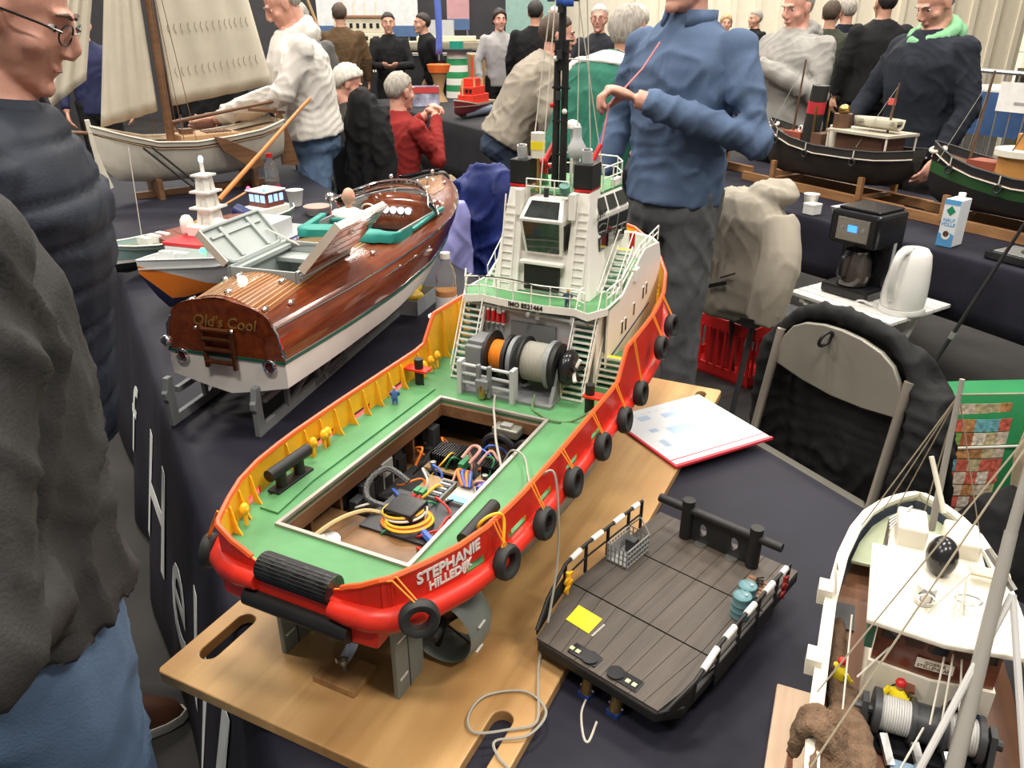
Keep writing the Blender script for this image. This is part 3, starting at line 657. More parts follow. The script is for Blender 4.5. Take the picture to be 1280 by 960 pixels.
def tug_house(T, dz, hb):
    wm = WHITE; zA = .355; x0 = .69
    gm = mat('house_grey', (.36,.37,.37), .5, var=.05)
    # main deckhouse: grey aft face, white sides
    H = empty('deckhouse', (0,0,0)); H.parent = T
    def outl(z): return None
    hw = [(.70,.132),(.82,.14),(.95,.135),(1.03,.115),(1.08,.07),(1.09,0)]
    poly = [(x,y) for x,y in hw] + [(x,-y) for x,y in reversed(hw[:-1])]
    MB().prism(poly, .195, zA-.004).build('house_wall', wm, H)
    MB().box(.694,.7005,-.131,.131,.198,zA-.002).build('aft_bulkhead', gm, H)
    MB().box(.688,.695,-.055,.038,.25,.312).build('winch_recess', mat('recess_grey',(.15,.16,.16),.6), H)
    # stbd side: tall bulwark wall of the forecastle, with windows
    for sd in (1,-1):
        sw = MB().prism([(.72,.2),(1.05,.235),(1.05,.37),(1.03,.405),(.93,.415),(.90,.405),(.80,.357),(.72,.357)], -.002, .002, basis((0,sd*.145,0),(1,0,0),(0,0,1)))
        s_ = sw.build('side_screen', wm, H)
        for x,z in ((.80,.29),(.822,.29),(.872,.305),(.93,.322),(.952,.325)):
            w_ = MB().box(x-.006,x+.006,sd*.1445-.004,sd*.1445+.004,z-.014,z+.014).build('side_window', wm, s_, bevel=.0015)
            MB().box(x-.004,x+.004,sd*.1445-.0048,sd*.1445+.0048,z-.012,z+.012).build('pane', GLASSD, w_)
        MB().bar((.74,sd*.1478,.25),(.98,sd*.1478,.285),.0006,.004).build('blue_line', mat('navy_stripe',(.03,.04,.12),.5), s_)
        MB().bar((.695,sd*.133,.2),(.735,sd*.133,.352),.003,.014).build('corner_fin', wm, H)
    # front round-off
    MB().prism([(x+.0,y) for x,y in ((1.03,.145),(1.07,.12),(1.09,.08),(1.095,0),(1.09,-.08),(1.07,-.12),(1.03,-.145),(1.028,-.14),(1.06,-.115),(1.08,-.075),(1.085,0),(1.08,.075),(1.06,.115),(1.028,.14))], .24, .405).build('front_screen', wm, H, smooth=True)
    # upper deck with flanged edge
    pl = [(.672,.035),(.68,.095),(.665,.125),(.71,.148),(1.06,.143),(1.06,-.143),(.71,-.148),(.665,-.125),(.68,-.095),(.672,-.035)]
    ud = MB().prism(pl, zA-.004, zA).build('upper_deck', GREEN, T)
    ed = MB()
    seq = [(.71,.148),(.665,.125),(.68,.095),(.672,.035),(.672,-.035),(.68,-.095),(.665,-.125),(.71,-.148)]
    for a,b in zip(seq,seq[1:]): ed.bar((*a,zA-.003),(*b,zA-.003),.002,.014)
    ed.build('deck_edge', wm, ud)
    textmesh('registration', 'IMO 8521464', .0125, BLACK, ud, basis((.6702,-.0,zA-.003),(0,-1,0),(0,0,1)), depth=.0005, bold=.0003)
    railing(ud, [(.71,.146,zA),(.667,.124,zA),(.682,.094,zA),(.675,.034,zA),(.675,-.034,zA),(.682,-.094,zA),(.668,-.118,zA)], .04, 8)
    MB().tube(smoothpath([(.675,.1,zA+.042),(.672,.03,zA+.045),(.672,-.03,zA+.038),(.676,-.1,zA+.03)]), .0012, 5).build('hose', BLACK, ud)
    stairs(T, (.625,.114,.2), (.70,.114,zA), .042, 14)
    stairs(T, (.63,-.114,.2), (.712,-.114,zA), .042, 15)
    stairs(T, (.78,-.118,zA-.02), (.89,-.118,.425), .03, 10)
    stairs(T, (.78,.118,zA), (.89,.118,.425), .03, 10)
    stairs(T, (.70,-.16,.2), (.735,-.16,.26), .05, 6)
    MB().box(.735,.80,-.19,-.146,.238,.242).build('side_step', GREEN, T)
    # pipes and fittings on the grey bulkhead
    MB().cyl((.688,.118,.338),(.688,-.118,.33),.0042,n=10).build('pipe', LGREY, H, smooth=True)
    for y in (.06,-.02,-.09): MB().box(.682,.694,y-.004,y+.004,.325,.342).build('pipe_bracket', LGREY, H)
    for i in range(6):
        y = .108-.011*i
        b = MB().cyl((.687,y,.305),(.687,y,.328),.004,n=10).build('gas_bottle', REDD, H, smooth=True)
        MB().ell((.687,y,.329),.0042,nu=8,nv=6).build('bottle_cap', WHITE, b); MB().ell((.687,y,.304),.0042,nu=8,nv=6).build('bottle_cap', WHITE, b)
    fb = MB().box(.684,.694,-.082,-.062,.25,.282).build('fire_box', REDD, H, bevel=.001)
    textmesh('fire_letter', 'F', .014, WHITE, fb, basis((.6835,-.072,.268),(0,-1,0),(0,0,1)), depth=.0003)
    MB().box(.69,.694,-.118,-.095,.2,.29).build('doorway', BLACK, H)
    MB().cyl((.69,-.005,.34),(.67,-.005,.336),.004,n=8).build('floodlight', LGREY, H)
    # --- winch
    W = empty('towing_winch', (0,0,0)); W.parent = T
    dg = mat('winch_grey', (.22,.23,.235), .45, .2)
    MB().box(.575,.65,-.095,.09,.2,.206).build('bed', dg, W)
    ax = .635; az = .262
    MB().cyl((ax,.085,az),(ax,-.105,az),.008,n=12).build('shaft', dg, W, smooth=True)
    for y0,y1,m,r in ((.047,.053,BLACK,.045),(.008,.016,BLACK,.042),(-.004,.004,dg,.042),(-.022,-.018,BLACK,.045),(-.078,-.070,dg,.045),(-.088,-.08,BLACK,.042)):
        MB().cyl((ax,y0,az),(ax,y1,az),r,n=32).build('drum_flange', m, W, smooth=True)
    for y0,y1,m,r in ((.016,.047,ORANGE,.028),(-.070,-.022,ROPE,.036)):
        d = MB().cyl((ax,y0,az),(ax,y1,az),r-.002,n=28).build('drum', m, W, smooth=True)
        k = int((y1-y0)/.003)
        for i in range(k): MB().torus((ax,y0+.0015+i*.003,az),(0,1,0),r-.001,.0017,28,5).build('rope_turn', m, d, smooth=True)
    MB().box(.60,.67,.056,.092,.2,.285).build('gearbox', dg, W, bevel=.003)
    MB().box(.61,.66,.058,.09,.285,.292).build('gearbox_lid', dg, W, bevel=.001)
    MB().ell((ax,-.105,az),(.034,.018,.034),nu=18,nv=10).build('motor_cover', BLACKP, W, smooth=True)
    for a in range(5): MB().cyl((ax-.01,-.118,az),(ax-.01+.022*math.cos(a*1.256),-.128,az+.022*math.sin(a*1.256)),.0035,n=6).build('handwheel_spoke', WHITE if a%2 else BLACK, W)
    MB().prism([(.585,.2),(.65,.2),(.65,.26),(.62,.262)], -.093, -.086, basis((0,0,0),(1,0,0),(0,0,1),(0,1,0))).build('side_frame', dg, W)
    # spooling gear
    sg = MB()
    for z in (.222,.24,.258): sg.cyl((.575,.085,z),(.575,-.02,z),.0032,n=8)
    for y in (.086,-.022): sg.box(.566,.586,y-.004,y+.004,.2,.266)
    sg.build('spooling_gear', LGREY, W)
    sh = MB().box(.563,.572,.02,.026,.205,.266); sh.box(.563,.572,.042,.048,.205,.266); sh.box(.555,.57,.022,.046,.225,.24)
    sh.build('spooling_carriage', dg, W)
    MB().cyl((.56,.034,.205),(.56,.034,.23),.006,n=10).build('sheave', BRASS, W)
    MB().torus((.60,.098,.235),(0,1,0),.012,.002,16,6).build('valve_wheel', REDD, W, smooth=True)
    # --- tower and wheelhouse
    Wh = empty('wheelhouse', (0,0,0)); Wh.parent = T
    def hexa(nm, b, t, z0, z1, m, par=Wh, bev=.002):
        # b / t: (x0,x1,y0,y1) at bottom and top
        v = [(b[0],b[2],z0),(b[1],b[2],z0),(b[1],b[3],z0),(b[0],b[3],z0),(t[0],t[2],z1),(t[1],t[2],z1),(t[1],t[3],z1),(t[0],t[3],z1)]
        return MB().add(v,[(0,3,2,1),(4,5,6,7),(0,1,5,4),(1,2,6,5),(2,3,7,6),(3,0,4,7)]).build(nm, m, par, bevel=bev)
    hexa('tower_base', (.745,1.0,-.09,.10), (.76,1.0,-.085,.085), zA, .43, wm)
    for sd in (1,-1):   # exhaust casings either side of the aft window
        yo = .087 if sd > 0 else -.087
        c = hexa('exhaust_casing', (.735,.83,min(yo*1.18,yo*.55),max(yo*1.18,yo*.55)), (.772,.83,min(yo*.92,yo*.58),max(yo*.92,yo*.58)), zA, .548, wm)
        hexa('red_band', (.7715,.831,min(yo*.925,yo*.575),max(yo*.925,yo*.575)), (.7715,.831,min(yo*.92,yo*.575),max(yo*.92,yo*.575)), .549, .553, REDD, c, 0)
        f = hexa('funnel', (.775,.825,min(yo*.95,yo*.53),max(yo*.95,yo*.53)), (.775,.825,min(yo*.95,yo*.53),max(yo*.95,yo*.53)), .553, .598, BLACK)
        p_ = MB().cyl((.80,yo*.75,.58),(.792,yo*.75,.622),.0095,n=14).build('exhaust_pipe', LGREY, f, smooth=True)
        MB().cyl((.7915,yo*.75,.6215),(.7912,yo*.75,.6235),.007,n=12).build('pipe_bore', DGREY, p_)
        # rungs
        for i in range(11):
            z = .37+.0145*i; x = lerp(.737,.77,(z-zA)/.19)
            MB().bar((x-.003,yo*.72,z),(x-.003,yo*1.0 if sd>0 else yo*.98,z),.0018,.0018).build('rung', wm, c)
        for q in (.72,.98):
            MB().bar((.734,yo*q,.36),(.765,yo*q,.535),.002,.003).build('ladder_rail', wm, c)
        MB().box(.752,.775,yo*.62-.006,yo*.62+.006,.50,.548).build('vent_trunk', wm, c, bevel=.001)
    # aft window bay
    by = .043
    fr_ = MB().add([(.752,by*.88,.43),(.752,-by*.88,.43),(.80,-by*.88,.43),(.80,by*.88,.43),(.735,by,.499),(.735,-by,.499),(.80,-by,.499),(.80,by,.499),(.762,by*.82,.532),(.762,-by*.82,.532),(.80,-by*.82,.532),(.80,by*.82,.532)],
        [(0,1,5,4),(4,5,9,8),(1,2,6,5),(5,6,10,9),(3,0,4,7),(7,4,8,11),(8,9,10,11),(2,3,7,6),(6,7,11,10),(3,2,1,0)]).build('aft_bay', wm, Wh)
    def pane(a,b,c,d,off):
        q = [Vector(k) for k in (a,b,c,d)]; nn = (q[1]-q[0]).cross(q[3]-q[0]).normalized()*off
        return MB().add([k+nn for k in q]+[k-nn for k in q],[(0,1,2,3),(7,6,5,4),(0,4,5,1),(1,5,6,2),(2,6,7,3),(3,7,4,0)])
    gd = mat('tinted_window', (.03,.035,.034), .05, var=.4, scale=30, coat=.3)
    def ins(a,b,c,d,k):
        q = [Vector(v) for v in (a,b,c,d)]; ce = sum(q,Vector())/4; return [ce+(v-ce)*k for v in q]
    pane(*ins((.752,by*.88,.43),(.752,-by*.88,.43),(.735,-by,.499),(.735,by,.499),.86),.0012).build('aft_window', gd, fr_)
    pane(*ins((.735,by,.499),(.735,-by,.499),(.762,-by*.82,.532),(.762,by*.82,.532),.80),.0012).build('sloping_window', gd, fr_)
    pane(*ins((.752,-by*.88,.43),(.80,-by*.88,.43),(.80,-by,.499),(.735,-by,.499),.72),.0012).build('cheek_window', gd, fr_)
    MB().box(.742,.75,-.036,.036,.362,.41).build('doorway', BLACK, Wh); MB().box(.738,.752,-.044,.044,.412,.418).build('sill', wm, Wh, bevel=.001)
    # main wheelhouse with flared windows forward
    z0,z1,zr = .425,.50,.535
    rb = [(.80,.085),(.93,.1),(.985,.075),(1.0,0)]
    lo = [(x,y) for x,y in rb]+[(x,-y) for x,y in reversed(rb[:-1])]
    def ring(k,z,dx=0): return [Vector((.88+(x-.88)*k+dx,y*k,z)) for x,y in lo]
    wh = MB().loft([ring(.94,.40),ring(.96,z0),ring(1.05,z1),ring(.9,zr)]).build('wheelhouse_shell', wm, Wh, smooth=True, sharp=15)
    A,B,C_ = ring(.96,z0),ring(1.05,z1),ring(.9,zr); n = len(lo)
    for i in range(n-1):
        segs = 3 if i in (0,n-2) else 1
        for s in range(segs):
            t0,t1 = s/segs, (s+1)/segs
            a0,a1 = lerp(A[i],A[i+1],t0),lerp(A[i],A[i+1],t1); b0,b1 = lerp(B[i],B[i+1],t0),lerp(B[i],B[i+1],t1); c0,c1 = lerp(C_[i],C_[i+1],t0),lerp(C_[i],C_[i+1],t1)
            ptop = ins(a0,a1,b1,b0,.8)
            pane(*ptop,.003).build('window_pane', gd, wh)
            pane(*ins(b0,b1,c1,c0,.72),.003).build('sloping_pane', gd, wh)
    for x in (.80,.845):   # lower side windows of the starboard side
        MB().box(x,x+.03,-.096,-.09,.435,.46).build('low_window', GLASSD, Wh); 
    textmesh('company_mark', 'DMT', .022, BLACK, Wh, basis((.80,-.096,.505),(1,0,0),(0,-.12,1)), depth=.0004)
    MB().prism([(x*1.0,y*.9) for x,y in lo], zr, zr+.005).build('roof', GREEN, Wh)
    railing(Wh, [(.77,.045,.536),(.77,-.04,.536)], .03, 3)
    railing(Wh, [(.84,-.082,.538),(.93,-.088,.538),(.98,-.06,.538),(.99,0,.538),(.98,.06,.538),(.93,.088,.538),(.84,.082,.538)], .045, 9)
    MB().box(.90,.94,-.085,-.075,.538,.552).build('name_board', wm, Wh)
    # roof gear
    for y in (-.045,.05):
        m_ = MB().cyl((.86,y,.538),(.86,y,.565),.012,.008,n=12).build('monitor_base', GREEN, Wh, smooth=True)
        g = MB().cyl((.86,y,.56),(.86,y,.588),.009,n=10); g.cyl((.86,y,.58),(.885,y-.012,.618),.006,.0045,n=10); g.ell((.855,y,.582),.011,nu=10,nv=7); g.cyl((.86,y-.015,.575),(.86,y+.015,.575),.004,n=8)
        g.build('fire_monitor', REDD, m_, smooth=True)
    rd = MB().cyl((.83,-.03,.538),(.83,-.03,.60),.006,n=10); rd.lathe([(0,.6),(.012,.6),(.017,.608),(.017,.62),(.010,.632),(.008,.64),(.008,.655),(0,.656)],(.83,-.03,0),n=14)
    rd.build('searchlight_column', LGREY, Wh, smooth=True)
    MB().lathe([(0,.648),(.016,.648),(.015,.654),(.008,.661),(0,.663)],(.87,-.004,0),n=16).build('satellite_dome', WHITE, Wh, smooth=True); MB().cyl((.87,-.004,.538),(.87,-.004,.65),.003,n=6).build('dome_post', WHITE, Wh)
    bn = MB().cyl((.80,.036,.60),(.80,.036,.645),.013,n=16).build('lamp_drum', CREAM, Wh, smooth=True)
    MB().cyl((.80,.036,.615),(.80,.036,.63),.0136,n=16).build('yellow_band', YELB, bn, smooth=True); MB().cyl((.80,.036,.538),(.80,.036,.6),.004,n=8).build('drum_post', BRASS, Wh)
    MB().cyl((.765,.002,.536),(.765,.002,.553),.005,n=10).build('work_light', DGREY, Wh)
    MB().cyl((.772,-.032,.545),(.765,-.034,.56),.010,n=12).build('horn', mat('verdigris',(.1,.25,.2),.5), Wh)
    # mast
    M_ = empty('mast', (0,0,0)); M_.parent = T
    mb = MB()
    for y in (.019,.003): mb.cyl((.845,y,.535),(.845,y,.80),.0075,.006,n=10)
    mb.cyl((.845,.011,.75),(.845,.011,1.02),.0075,.005,n=10)
    for z in (.60,.66,.72,.78): mb.box(.838,.852,-.002,.024,z,z+.004)
    mb.build('mast_post', BLACK, M_)
    for z,w_ in ((.72,.018),(.80,.022),(.865,.03)): MB().cyl((.845,.011-w_,z),(.845,.011+w_,z),.002,n=6).build('yard', BLACK, M_)
    MB().cyl((.845,.0,.77),(.845,-.055,.768),.0015,n=6).build('yard', WHITE, M_)
    for z in (.70,.77,.845): MB().cyl((.833,.011,z),(.833,.011,z+.015),.005,n=10).build('mast_lamp', DGREY, M_)
    for y,z,c in ((.02,.77,WHITE),(.0,.68,WHITE),(.025,.69,REDD)): MB().ell((.838,y,z),.005,nu=10,nv=7).build('lamp_lens', c, M_)
    # stays and flag
    for a,b in (((.79,.05,.55),(.845,.035,.86)),((.86,-.02,.56),(.845,-.02,.87)),((.76,.012,.55),(.845,.02,.95)),((.9,-.035,.55),(.85,-.03,.90)),((.93,-.05,.55),(.86,-.005,.9))):
        MB().tube([a,b], .0011, 5).build('stay', COTTON, M_)
    fg = empty('flag', (0,0,0)); fg.parent = M_
    for i,c in enumerate((mat('flag_red',(.6,.03,.05),.7),mat('flag_white',(.8,.8,.8),.7),mat('flag_blue',(.03,.10,.45),.7))):
        MB().grid(lambda u,v: Vector((.83+.004*math.sin(u*7), .018-.032*u, .897-.014*(i+v))), 8, 2).build('stripe', c, fg, smooth=True, solid=.0006)
    # side lifeboat davit bits and hydrant at stbd
    MB().cyl((.905,-.125,.42),(.905,-.125,.45),.006,n=10).build('fire_extinguisher', REDD, T, smooth=True)
    railing(T, [(.80,-.143,.36),(.90,-.143,.40),(1.03,-.143,.41)], .03, 6)
    railing(T, [(.715,-.143,zA),(.79,-.143,zA)], .035, 3)
    MB().box(.86,.885,-.152,-.142,.365,.39).build('locker', wm, T, bevel=.001)
    # coiled orange lines on bow bulwark
    for x,y in ((.93,-.175),(.95,-.172),(1.0,-.16)):
        MB().torus((x,y,.26),(.2,1,.1),.018,.003,16,6).build('rope_coil', ORANGE, T, smooth=True)
    for x in (.97,1.0,1.03,1.06): MB().cyl((x,-hb(x)+.012,.25),(x,-hb(x)+.012,.31),.003,n=6).build('rope_hook', YEL, T)
tug()
# ================================================================ generic hull
def hull(T, XS, hb, zk, zs, pw, bands, n=5):
    """bands: (name, lowfn(x), highfn(x), material). half breadth follows a power curve of height"""
    def yy(x, z):
        k, s_ = zk(x), zs(x); t = max(0, min(1, (z-k)/(s_-k))); return hb(x)*t**pw(x)
    out = []
    for nm, lo, hi, m in bands:
        P, Q = [], []
        for x in XS:
            a, b = lo(x), hi(x); a = max(a, zk(x)); b = max(b, a+1e-4)
            zz = [b + (a-b)*(i/n)**.8 for i in range(n+1)]
            P.append([Vector((x, yy(x,z), z)) for z in zz]); Q.append([Vector((x, -yy(x,z), z)) for z in reversed(zz)])
        mb = MB()
        mb.loft([p+q for p,q in zip(P,Q)], closed=False) if lo(XS[len(XS)//2]) <= zk(XS[len(XS)//2])+1e-6 else (mb.loft(P, closed=False), mb.loft(Q, closed=False))
        c = P[0] + Q[0]; mb.add(c, [tuple(range(len(c)))])
        c = P[-1] + Q[-1]; mb.add(c, [tuple(range(len(c)))])
        out.append(mb.build(nm, m, T, smooth=True, sharp=45))
    return out, yy
def deckplate(T, XS, hb, z, m, name='deck', k=.985, th=.004):
    mb = MB()
    mb.loft([[Vector((x,hb(x)*k,z(x))),Vector((x,-hb(x)*k,z(x))),Vector((x,-hb(x)*k,z(x)-th)),Vector((x,hb(x)*k,z(x)-th))] for x in XS])
    return mb.build(name, m, T)
def edgetube(T, XS, hb, z, r, m, name, off=0, n=6):
    mb = MB()
    for s in (1,-1): mb.tube([(x, s*(hb(x)+off), z(x)) for x in XS], r, n)
    return mb.build(name, m, T, smooth=True)
# ================================================================ mahogany runabout
MAHO = woodmat('mahogany', (.10,.018,.005), (.25,.055,.014), .18, 0, 7, coat=1.0)
def runabout():
    rz = math.atan2(.956,.292)
    T = empty('runabout_model', (-.631,1.5925,.74), rz, 'varnished mahogany speedboat model with teal seats on a grey stand', 'ship model')
    f = lambda tab: (lambda x: interp(tab, x))
    XS = [0,.03,.08,.15,.25,.35,.45,.55,.65,.75,.85,.93,1.0,1.06,1.12,1.17,1.21,1.25,1.28,1.305,1.32]
    hs = f([(0,.128),(.1,.142),(.3,.168),(.55,.186),(.75,.19),(.9,.182),(1.0,.168),(1.1,.14),(1.2,.095),(1.28,.045),(1.32,.004)])
    hc = f([(0,.148),(.2,.162),(.5,.168),(.75,.155),(.95,.118),(1.1,.075),(1.25,.03),(1.32,.003)])
    zk = f([(0,.09),(.6,.088),(.95,.105),(1.15,.15),(1.28,.24),(1.32,.29)])
    zc = f([(0,.122),(.5,.125),(.8,.14),(1.0,.165),(1.2,.23),(1.32,.295)])
    zw = f([(0,.185),(.5,.188),(.8,.2),(1.0,.215),(1.2,.258),(1.32,.305)])
    zs = f([(0,.262),(.3,.272),(.6,.282),(.9,.298),(1.1,.318),(1.32,.345)])
    wl = MB(); mh = MB(); st = MB()
    hm = lambda x: lerp(hc(x), max(hc(x),hs(x)), .55)
    def prof(x):
        c, s = hc(x), hs(x)
        yw = lerp(c, s, (zw(x)-zc(x))/(zs(x)-zc(x))) + .008
        return c, yw, s
    wsec, msec = [], []
    for x in XS:
        c, yw, s = prof(x); z1, z2 = zw(x), zs(x)
        h = [(yw,z1),(lerp(c,yw,.5)+.002,lerp(zc(x),z1,.5)),(c,zc(x)),(c*.5,lerp(zk(x),zc(x),.45)),(0.0005,zk(x))]
        wsec.append([Vector((x,y,z)) for y,z in h] + [Vector((x,-y,z)) for y,z in reversed(h)])
        g = [(s-.012,z2+.003),(s,z2-.008),(lerp(yw,s,.72)+.006,lerp(z1,z2,.72)),(lerp(yw,s,.35)+.006,lerp(z1,z2,.35)),(yw+.0005,z1)]
        msec.append([Vector((x,y,z)) for y,z in g])
    wl.loft(wsec, closed=False); wl.add(wsec[0],[tuple(range(10))])
    wl.build('bottom', WHITE, T, smooth=True, sharp=30)
    mh.loft(msec, closed=False); mh.loft([[Vector((q.x,-q.y,q.z)) for q in c] for c in msec], closed=False)
    mh.build('topsides', MAHO, T, smooth=True, sharp=40)
    gs = mat('green_stripe', (.01,.11,.07), .3)
    edgetube(T, XS, lambda x: prof(x)[1]+.0008, lambda x: zw(x)-.004, .0028, gs, 'boot_stripe')
    MB().box(-.003,.001,-.15,.15,.178,.184).build('boot_stripe', gs, T)
    edgetube(T, XS, lambda x: prof(x)[1]+.002, lambda x: zw(x)+.003, .0018, CHROME, 'spray_rail')
    edgetube(T, XS, hs, lambda x: zs(x)-.006, .0024, CHROME, 'gunwale_strip')
    # transom with crowned top
    crown = lambda x: interp([(0,.052),(.3,.05),(.7,.03),(.95,.028),(1.32,.004)], x)
    tt = [(-.15,.184),(.15,.184),(.142,.24)] + [(y, zs(0)+crown(0)*(1-(y/.128)**2)) for y in [.128*(1-i/9) for i in range(19)]] + [(-.142,.24)]
    tt = [(.15,.184),(.143,.235)] + [(.128*math.cos(a), zs(0)-.006+(crown(0)+.004)*math.sin(a)**.8) for a in [PI*i/18 for i in range(19)]] + [(-.143,.235),(-.15,.184)]
    MB().prism([(y,z) for y,z in tt], -.001, .006, basis((0,0,0),(0,1,0),(0,0,1))).build('transom', MAHO, T)
    textmesh('boat_name', "Old's Cool", .036, mat('gold_leaf',(.45,.30,.08),.35,.6), T, basis((-.0068+.0,-.012,.262),(0,-1,0),(0,0,1)) , depth=.0004, shear=.25)
    for s in (1,-1):
        p_ = MB().torus((-.006,s*.112,.172),(1,0,0),.013,.004,18,8).build('exhaust_ring', CHROME, T, smooth=True)
        MB().cyl((-.004,s*.112,.172),(.004,s*.112,.172),.011,n=16).build('exhaust_bore', mat('dark_red_bore',(.08,.01,.01),.3), p_)
    MB().ell((-.004,.150,.20),(.01,.014,.014),nu=12,nv=8).build('corner_cap', CHROME, T, smooth=True)
    for s in (1,-1): MB().tube([(.002,s*.148,.19),(.0,s*.141,.24),(.002,s*.128,.262)], .0035, 8).build('corner_strip', CHROME, T, smooth=True)
    ld = empty('boarding_ladder', (-.012,.006,0)); ld.parent = T
    wm = woodmat('ladder_wood', (.05,.015,.006), (.11,.035,.014), .3, 2, 8)
    for s in (1,-1): MB().box(-.005,.004,s*.036-.004,s*.036+.004,.155,.252).build('ladder_side', wm, ld, bevel=.001)
    for z in (.17,.2,.225,.246): MB().box(-.008,.004,-.036,.036,z-.003,z+.003).build('ladder_rung', wm, ld, bevel=.001)
    for s in (1,-1): MB().ell((-.008,s*.045,.25),.0045,nu=8,nv=6).build('ladder_hook', CHROME, ld)
    # deck: crowned grid with engine well and cockpit openings
    def dpt(x, t, dz=0): 
        s = hs(x)-.01; return Vector((x, s*t, zs(x)+.002+crown(x)*(1-t*t)+dz))
    W0,W1,C0,C1 = .18,.42,.565,.95
    NX, NT = 66, 24; dk = MB(); vs = []
    well = lambda x,t: W0 < x < W1 and abs(t*(hs(x)-.01)) < .088
    cock = lambda x,t: C0 < x < C1 and abs(t*(hs(x)-.01)) < .135
    for i in range(NX+1):
        for j in range(NT+1): vs.append(dpt(1.31*i/NX, -1+2*j/NT))
    fs = []
    for i in range(NX):
        for j in range(NT):
            x = 1.31*(i+.5)/NX; t = -1+2*(j+.5)/NT
            if not well(x,t) and not cock(x,t): fs.append((i*(NT+1)+j,(i+1)*(NT+1)+j,(i+1)*(NT+1)+j+1,i*(NT+1)+j+1))
    dk.add(vs, fs).build('deck', MAHO, T, smooth=True)
    plk = woodmat('deck_plank_wood', (.16,.05,.015), (.30,.11,.035), .15, 0, 8, coat=1.0)
    seam = mat('maple_seam', (.55,.36,.16), .3, coat=.6)
    # planked zones aft of, beside and forward of the wells
    def strip(y0, y1, xa, xb, dz, m, nm):
        mb = MB(); k = max(2, int((xb-xa)/.03))
        def q(x, y): t = y/(hs(x)-.01); return dpt(x, t, dz)
        top = [[q(xa+(xb-xa)*i/k, y0), q(xa+(xb-xa)*i/k, y1)] for i in range(k+1)]
        mb.loft([c + [c[1]-Vector((0,0,.002)), c[0]-Vector((0,0,.002))] for c in top])
        return mb.build(nm, m, T)
    for i in range(-10, 11):
        y = i*.0098
        for xa,xb in (((.012,W0-.008),(W1+.012,C0-.045)) if abs(y) < .09 else ((.012,C0-.045),)):
            strip(y-.0041, y+.0041, xa, xb, .0014, plk, 'deck_plank')
            if i < 10: strip(y+.0041, y+.0057, xa, xb, .0018, seam, 'plank_seam')
    for i in range(-7, 8):
        y = i*.0098; xe = 1.30-abs(y)*2.0
        strip(y-.0041, y+.0041, 1.05, xe, .0014, plk, 'deck_plank')
        if i < 7: strip(y+.0041, y+.0057, 1.05, xe, .0018, seam, 'plank_seam')
    # engine well
    gy = mat('well_grey', (.33,.37,.36), .45)
    e = empty('engine_well', (0,0,0)); e.parent = T
    for a in ((W0-.006,W0,-.09,.09),(W1,W1+.006,-.09,.09),(W0-.006,W1+.006,.086,.093),(W0-.006,W1+.006,-.093,-.086)):
        MB().box(*a,.2,zs(.4)+.052).build('well_side', gy, e)
    MB().box(W0,W1,-.09,.09,.2,.204).build('well_floor', mat('well_floor_dark',(.14,.17,.16),.5), e)
    MB().box(W1-.06,W1-.002,-.086,.086,.29,.3).build('well_shelf', gy, e)
    for s in (1,-1): MB().box(W0,W1,s*.086-.014,s*.086+.014,zs(.4)+.036,zs(.4)+.046).build('well_rim', gy, e)
    # hatch lids
    for s in (1,-1):
        lid = empty('hatch_lid', (0,0,0)); lid.parent = T
        tilt = R_(47)
        O_ = Vector(((W0+W1)/2+.0, s*.094, zs(.45)+.046))
        xd = Vector((1,0,0)); ud = Vector((0, s*math.cos(tilt), math.sin(tilt)))   # opens up and outward
        nrm = xd.cross(ud); M = basis(O_, xd, ud)
        hl, hw, r = .12, (.105 if s > 0 else .165), .03
        pol = [(-hl,0),(hl,0),(hl,hw-r)] + [(hl-r+r*math.cos(a), hw-r+r*math.sin(a)) for a in (R_(30),R_(60),R_(90))] + [(-hl+r+r*math.cos(a), hw-r+r*math.sin(a)) for a in (R_(90),R_(120),R_(150))] + [(-hl,hw-r)]
        pol = [(q[0],hw-q[1]) for q in pol]
        sg = 1 if nrm.dot(Vector((0,-s,0))) > 0 else -1
        MB().prism(pol, *sorted((0, -sg*.006)), M).build('lid_panel', gy, lid)
        MB().prism([(q[0],q[1]) for q in pol], *sorted((-sg*.0062, -sg*.009)), M).build('lid_veneer', MAHO, lid)
        for i in range(5): MB().bar(M @ Vector((-hl+.01,.014+i*hw*.2,-sg*.0092)), M @ Vector((hl-.01,.014+i*hw*.2,-sg*.0092)), .0016, .0012, nrm).build('plank_seam', seam, lid)
        MB().bar(M @ Vector((-hl-.001,.01,sg*.0)), M @ Vector((-hl-.001,hw,sg*.0)), .02, .004, (1,0,0)).build('lid_edge', CREAM, lid)
        rim = [M @ Vector((q[0]*.97, .004+q[1]*.95, sg*.004)) for q in pol]
        MB().tube(rim, .005, 6, closed=True).build('lid_rim', gy if s > 0 else WHITE, lid)
        for x in (-.05,.06): MB().bar(M @ Vector((x,.01,sg*.004)), M @ Vector((x,hw-.008,sg*.004)), .012, .006, nrm).build('lid_rib', gy, lid)
        MB().bar(M @ Vector((-hl+.02,hw*.75,sg*.003)), M @ Vector((hl-.02,hw*.75,sg*.003)), .008, .005, nrm).build('lid_rib', gy, lid)
        if s > 0: MB().tube([M @ Vector((.09,.05,sg*.006)), Vector((W1+.01, .03, zs(.4)+.03))], .0025, 6).build('gas_strut', CREAM, lid)
    # cockpit
    tl = mat('teal_upholstery', (.015,.24,.20), .5); tl2 = mat('teal_upholstery_dark', (.01,.16,.14), .5)
    c = empty('cockpit', (0,0,0)); c.parent = T
    MB().box(C0,C1+.02,-.14,.14,.2,.204).build('cockpit_floor', mat('grey_carpet',(.2,.21,.2),.8), c)
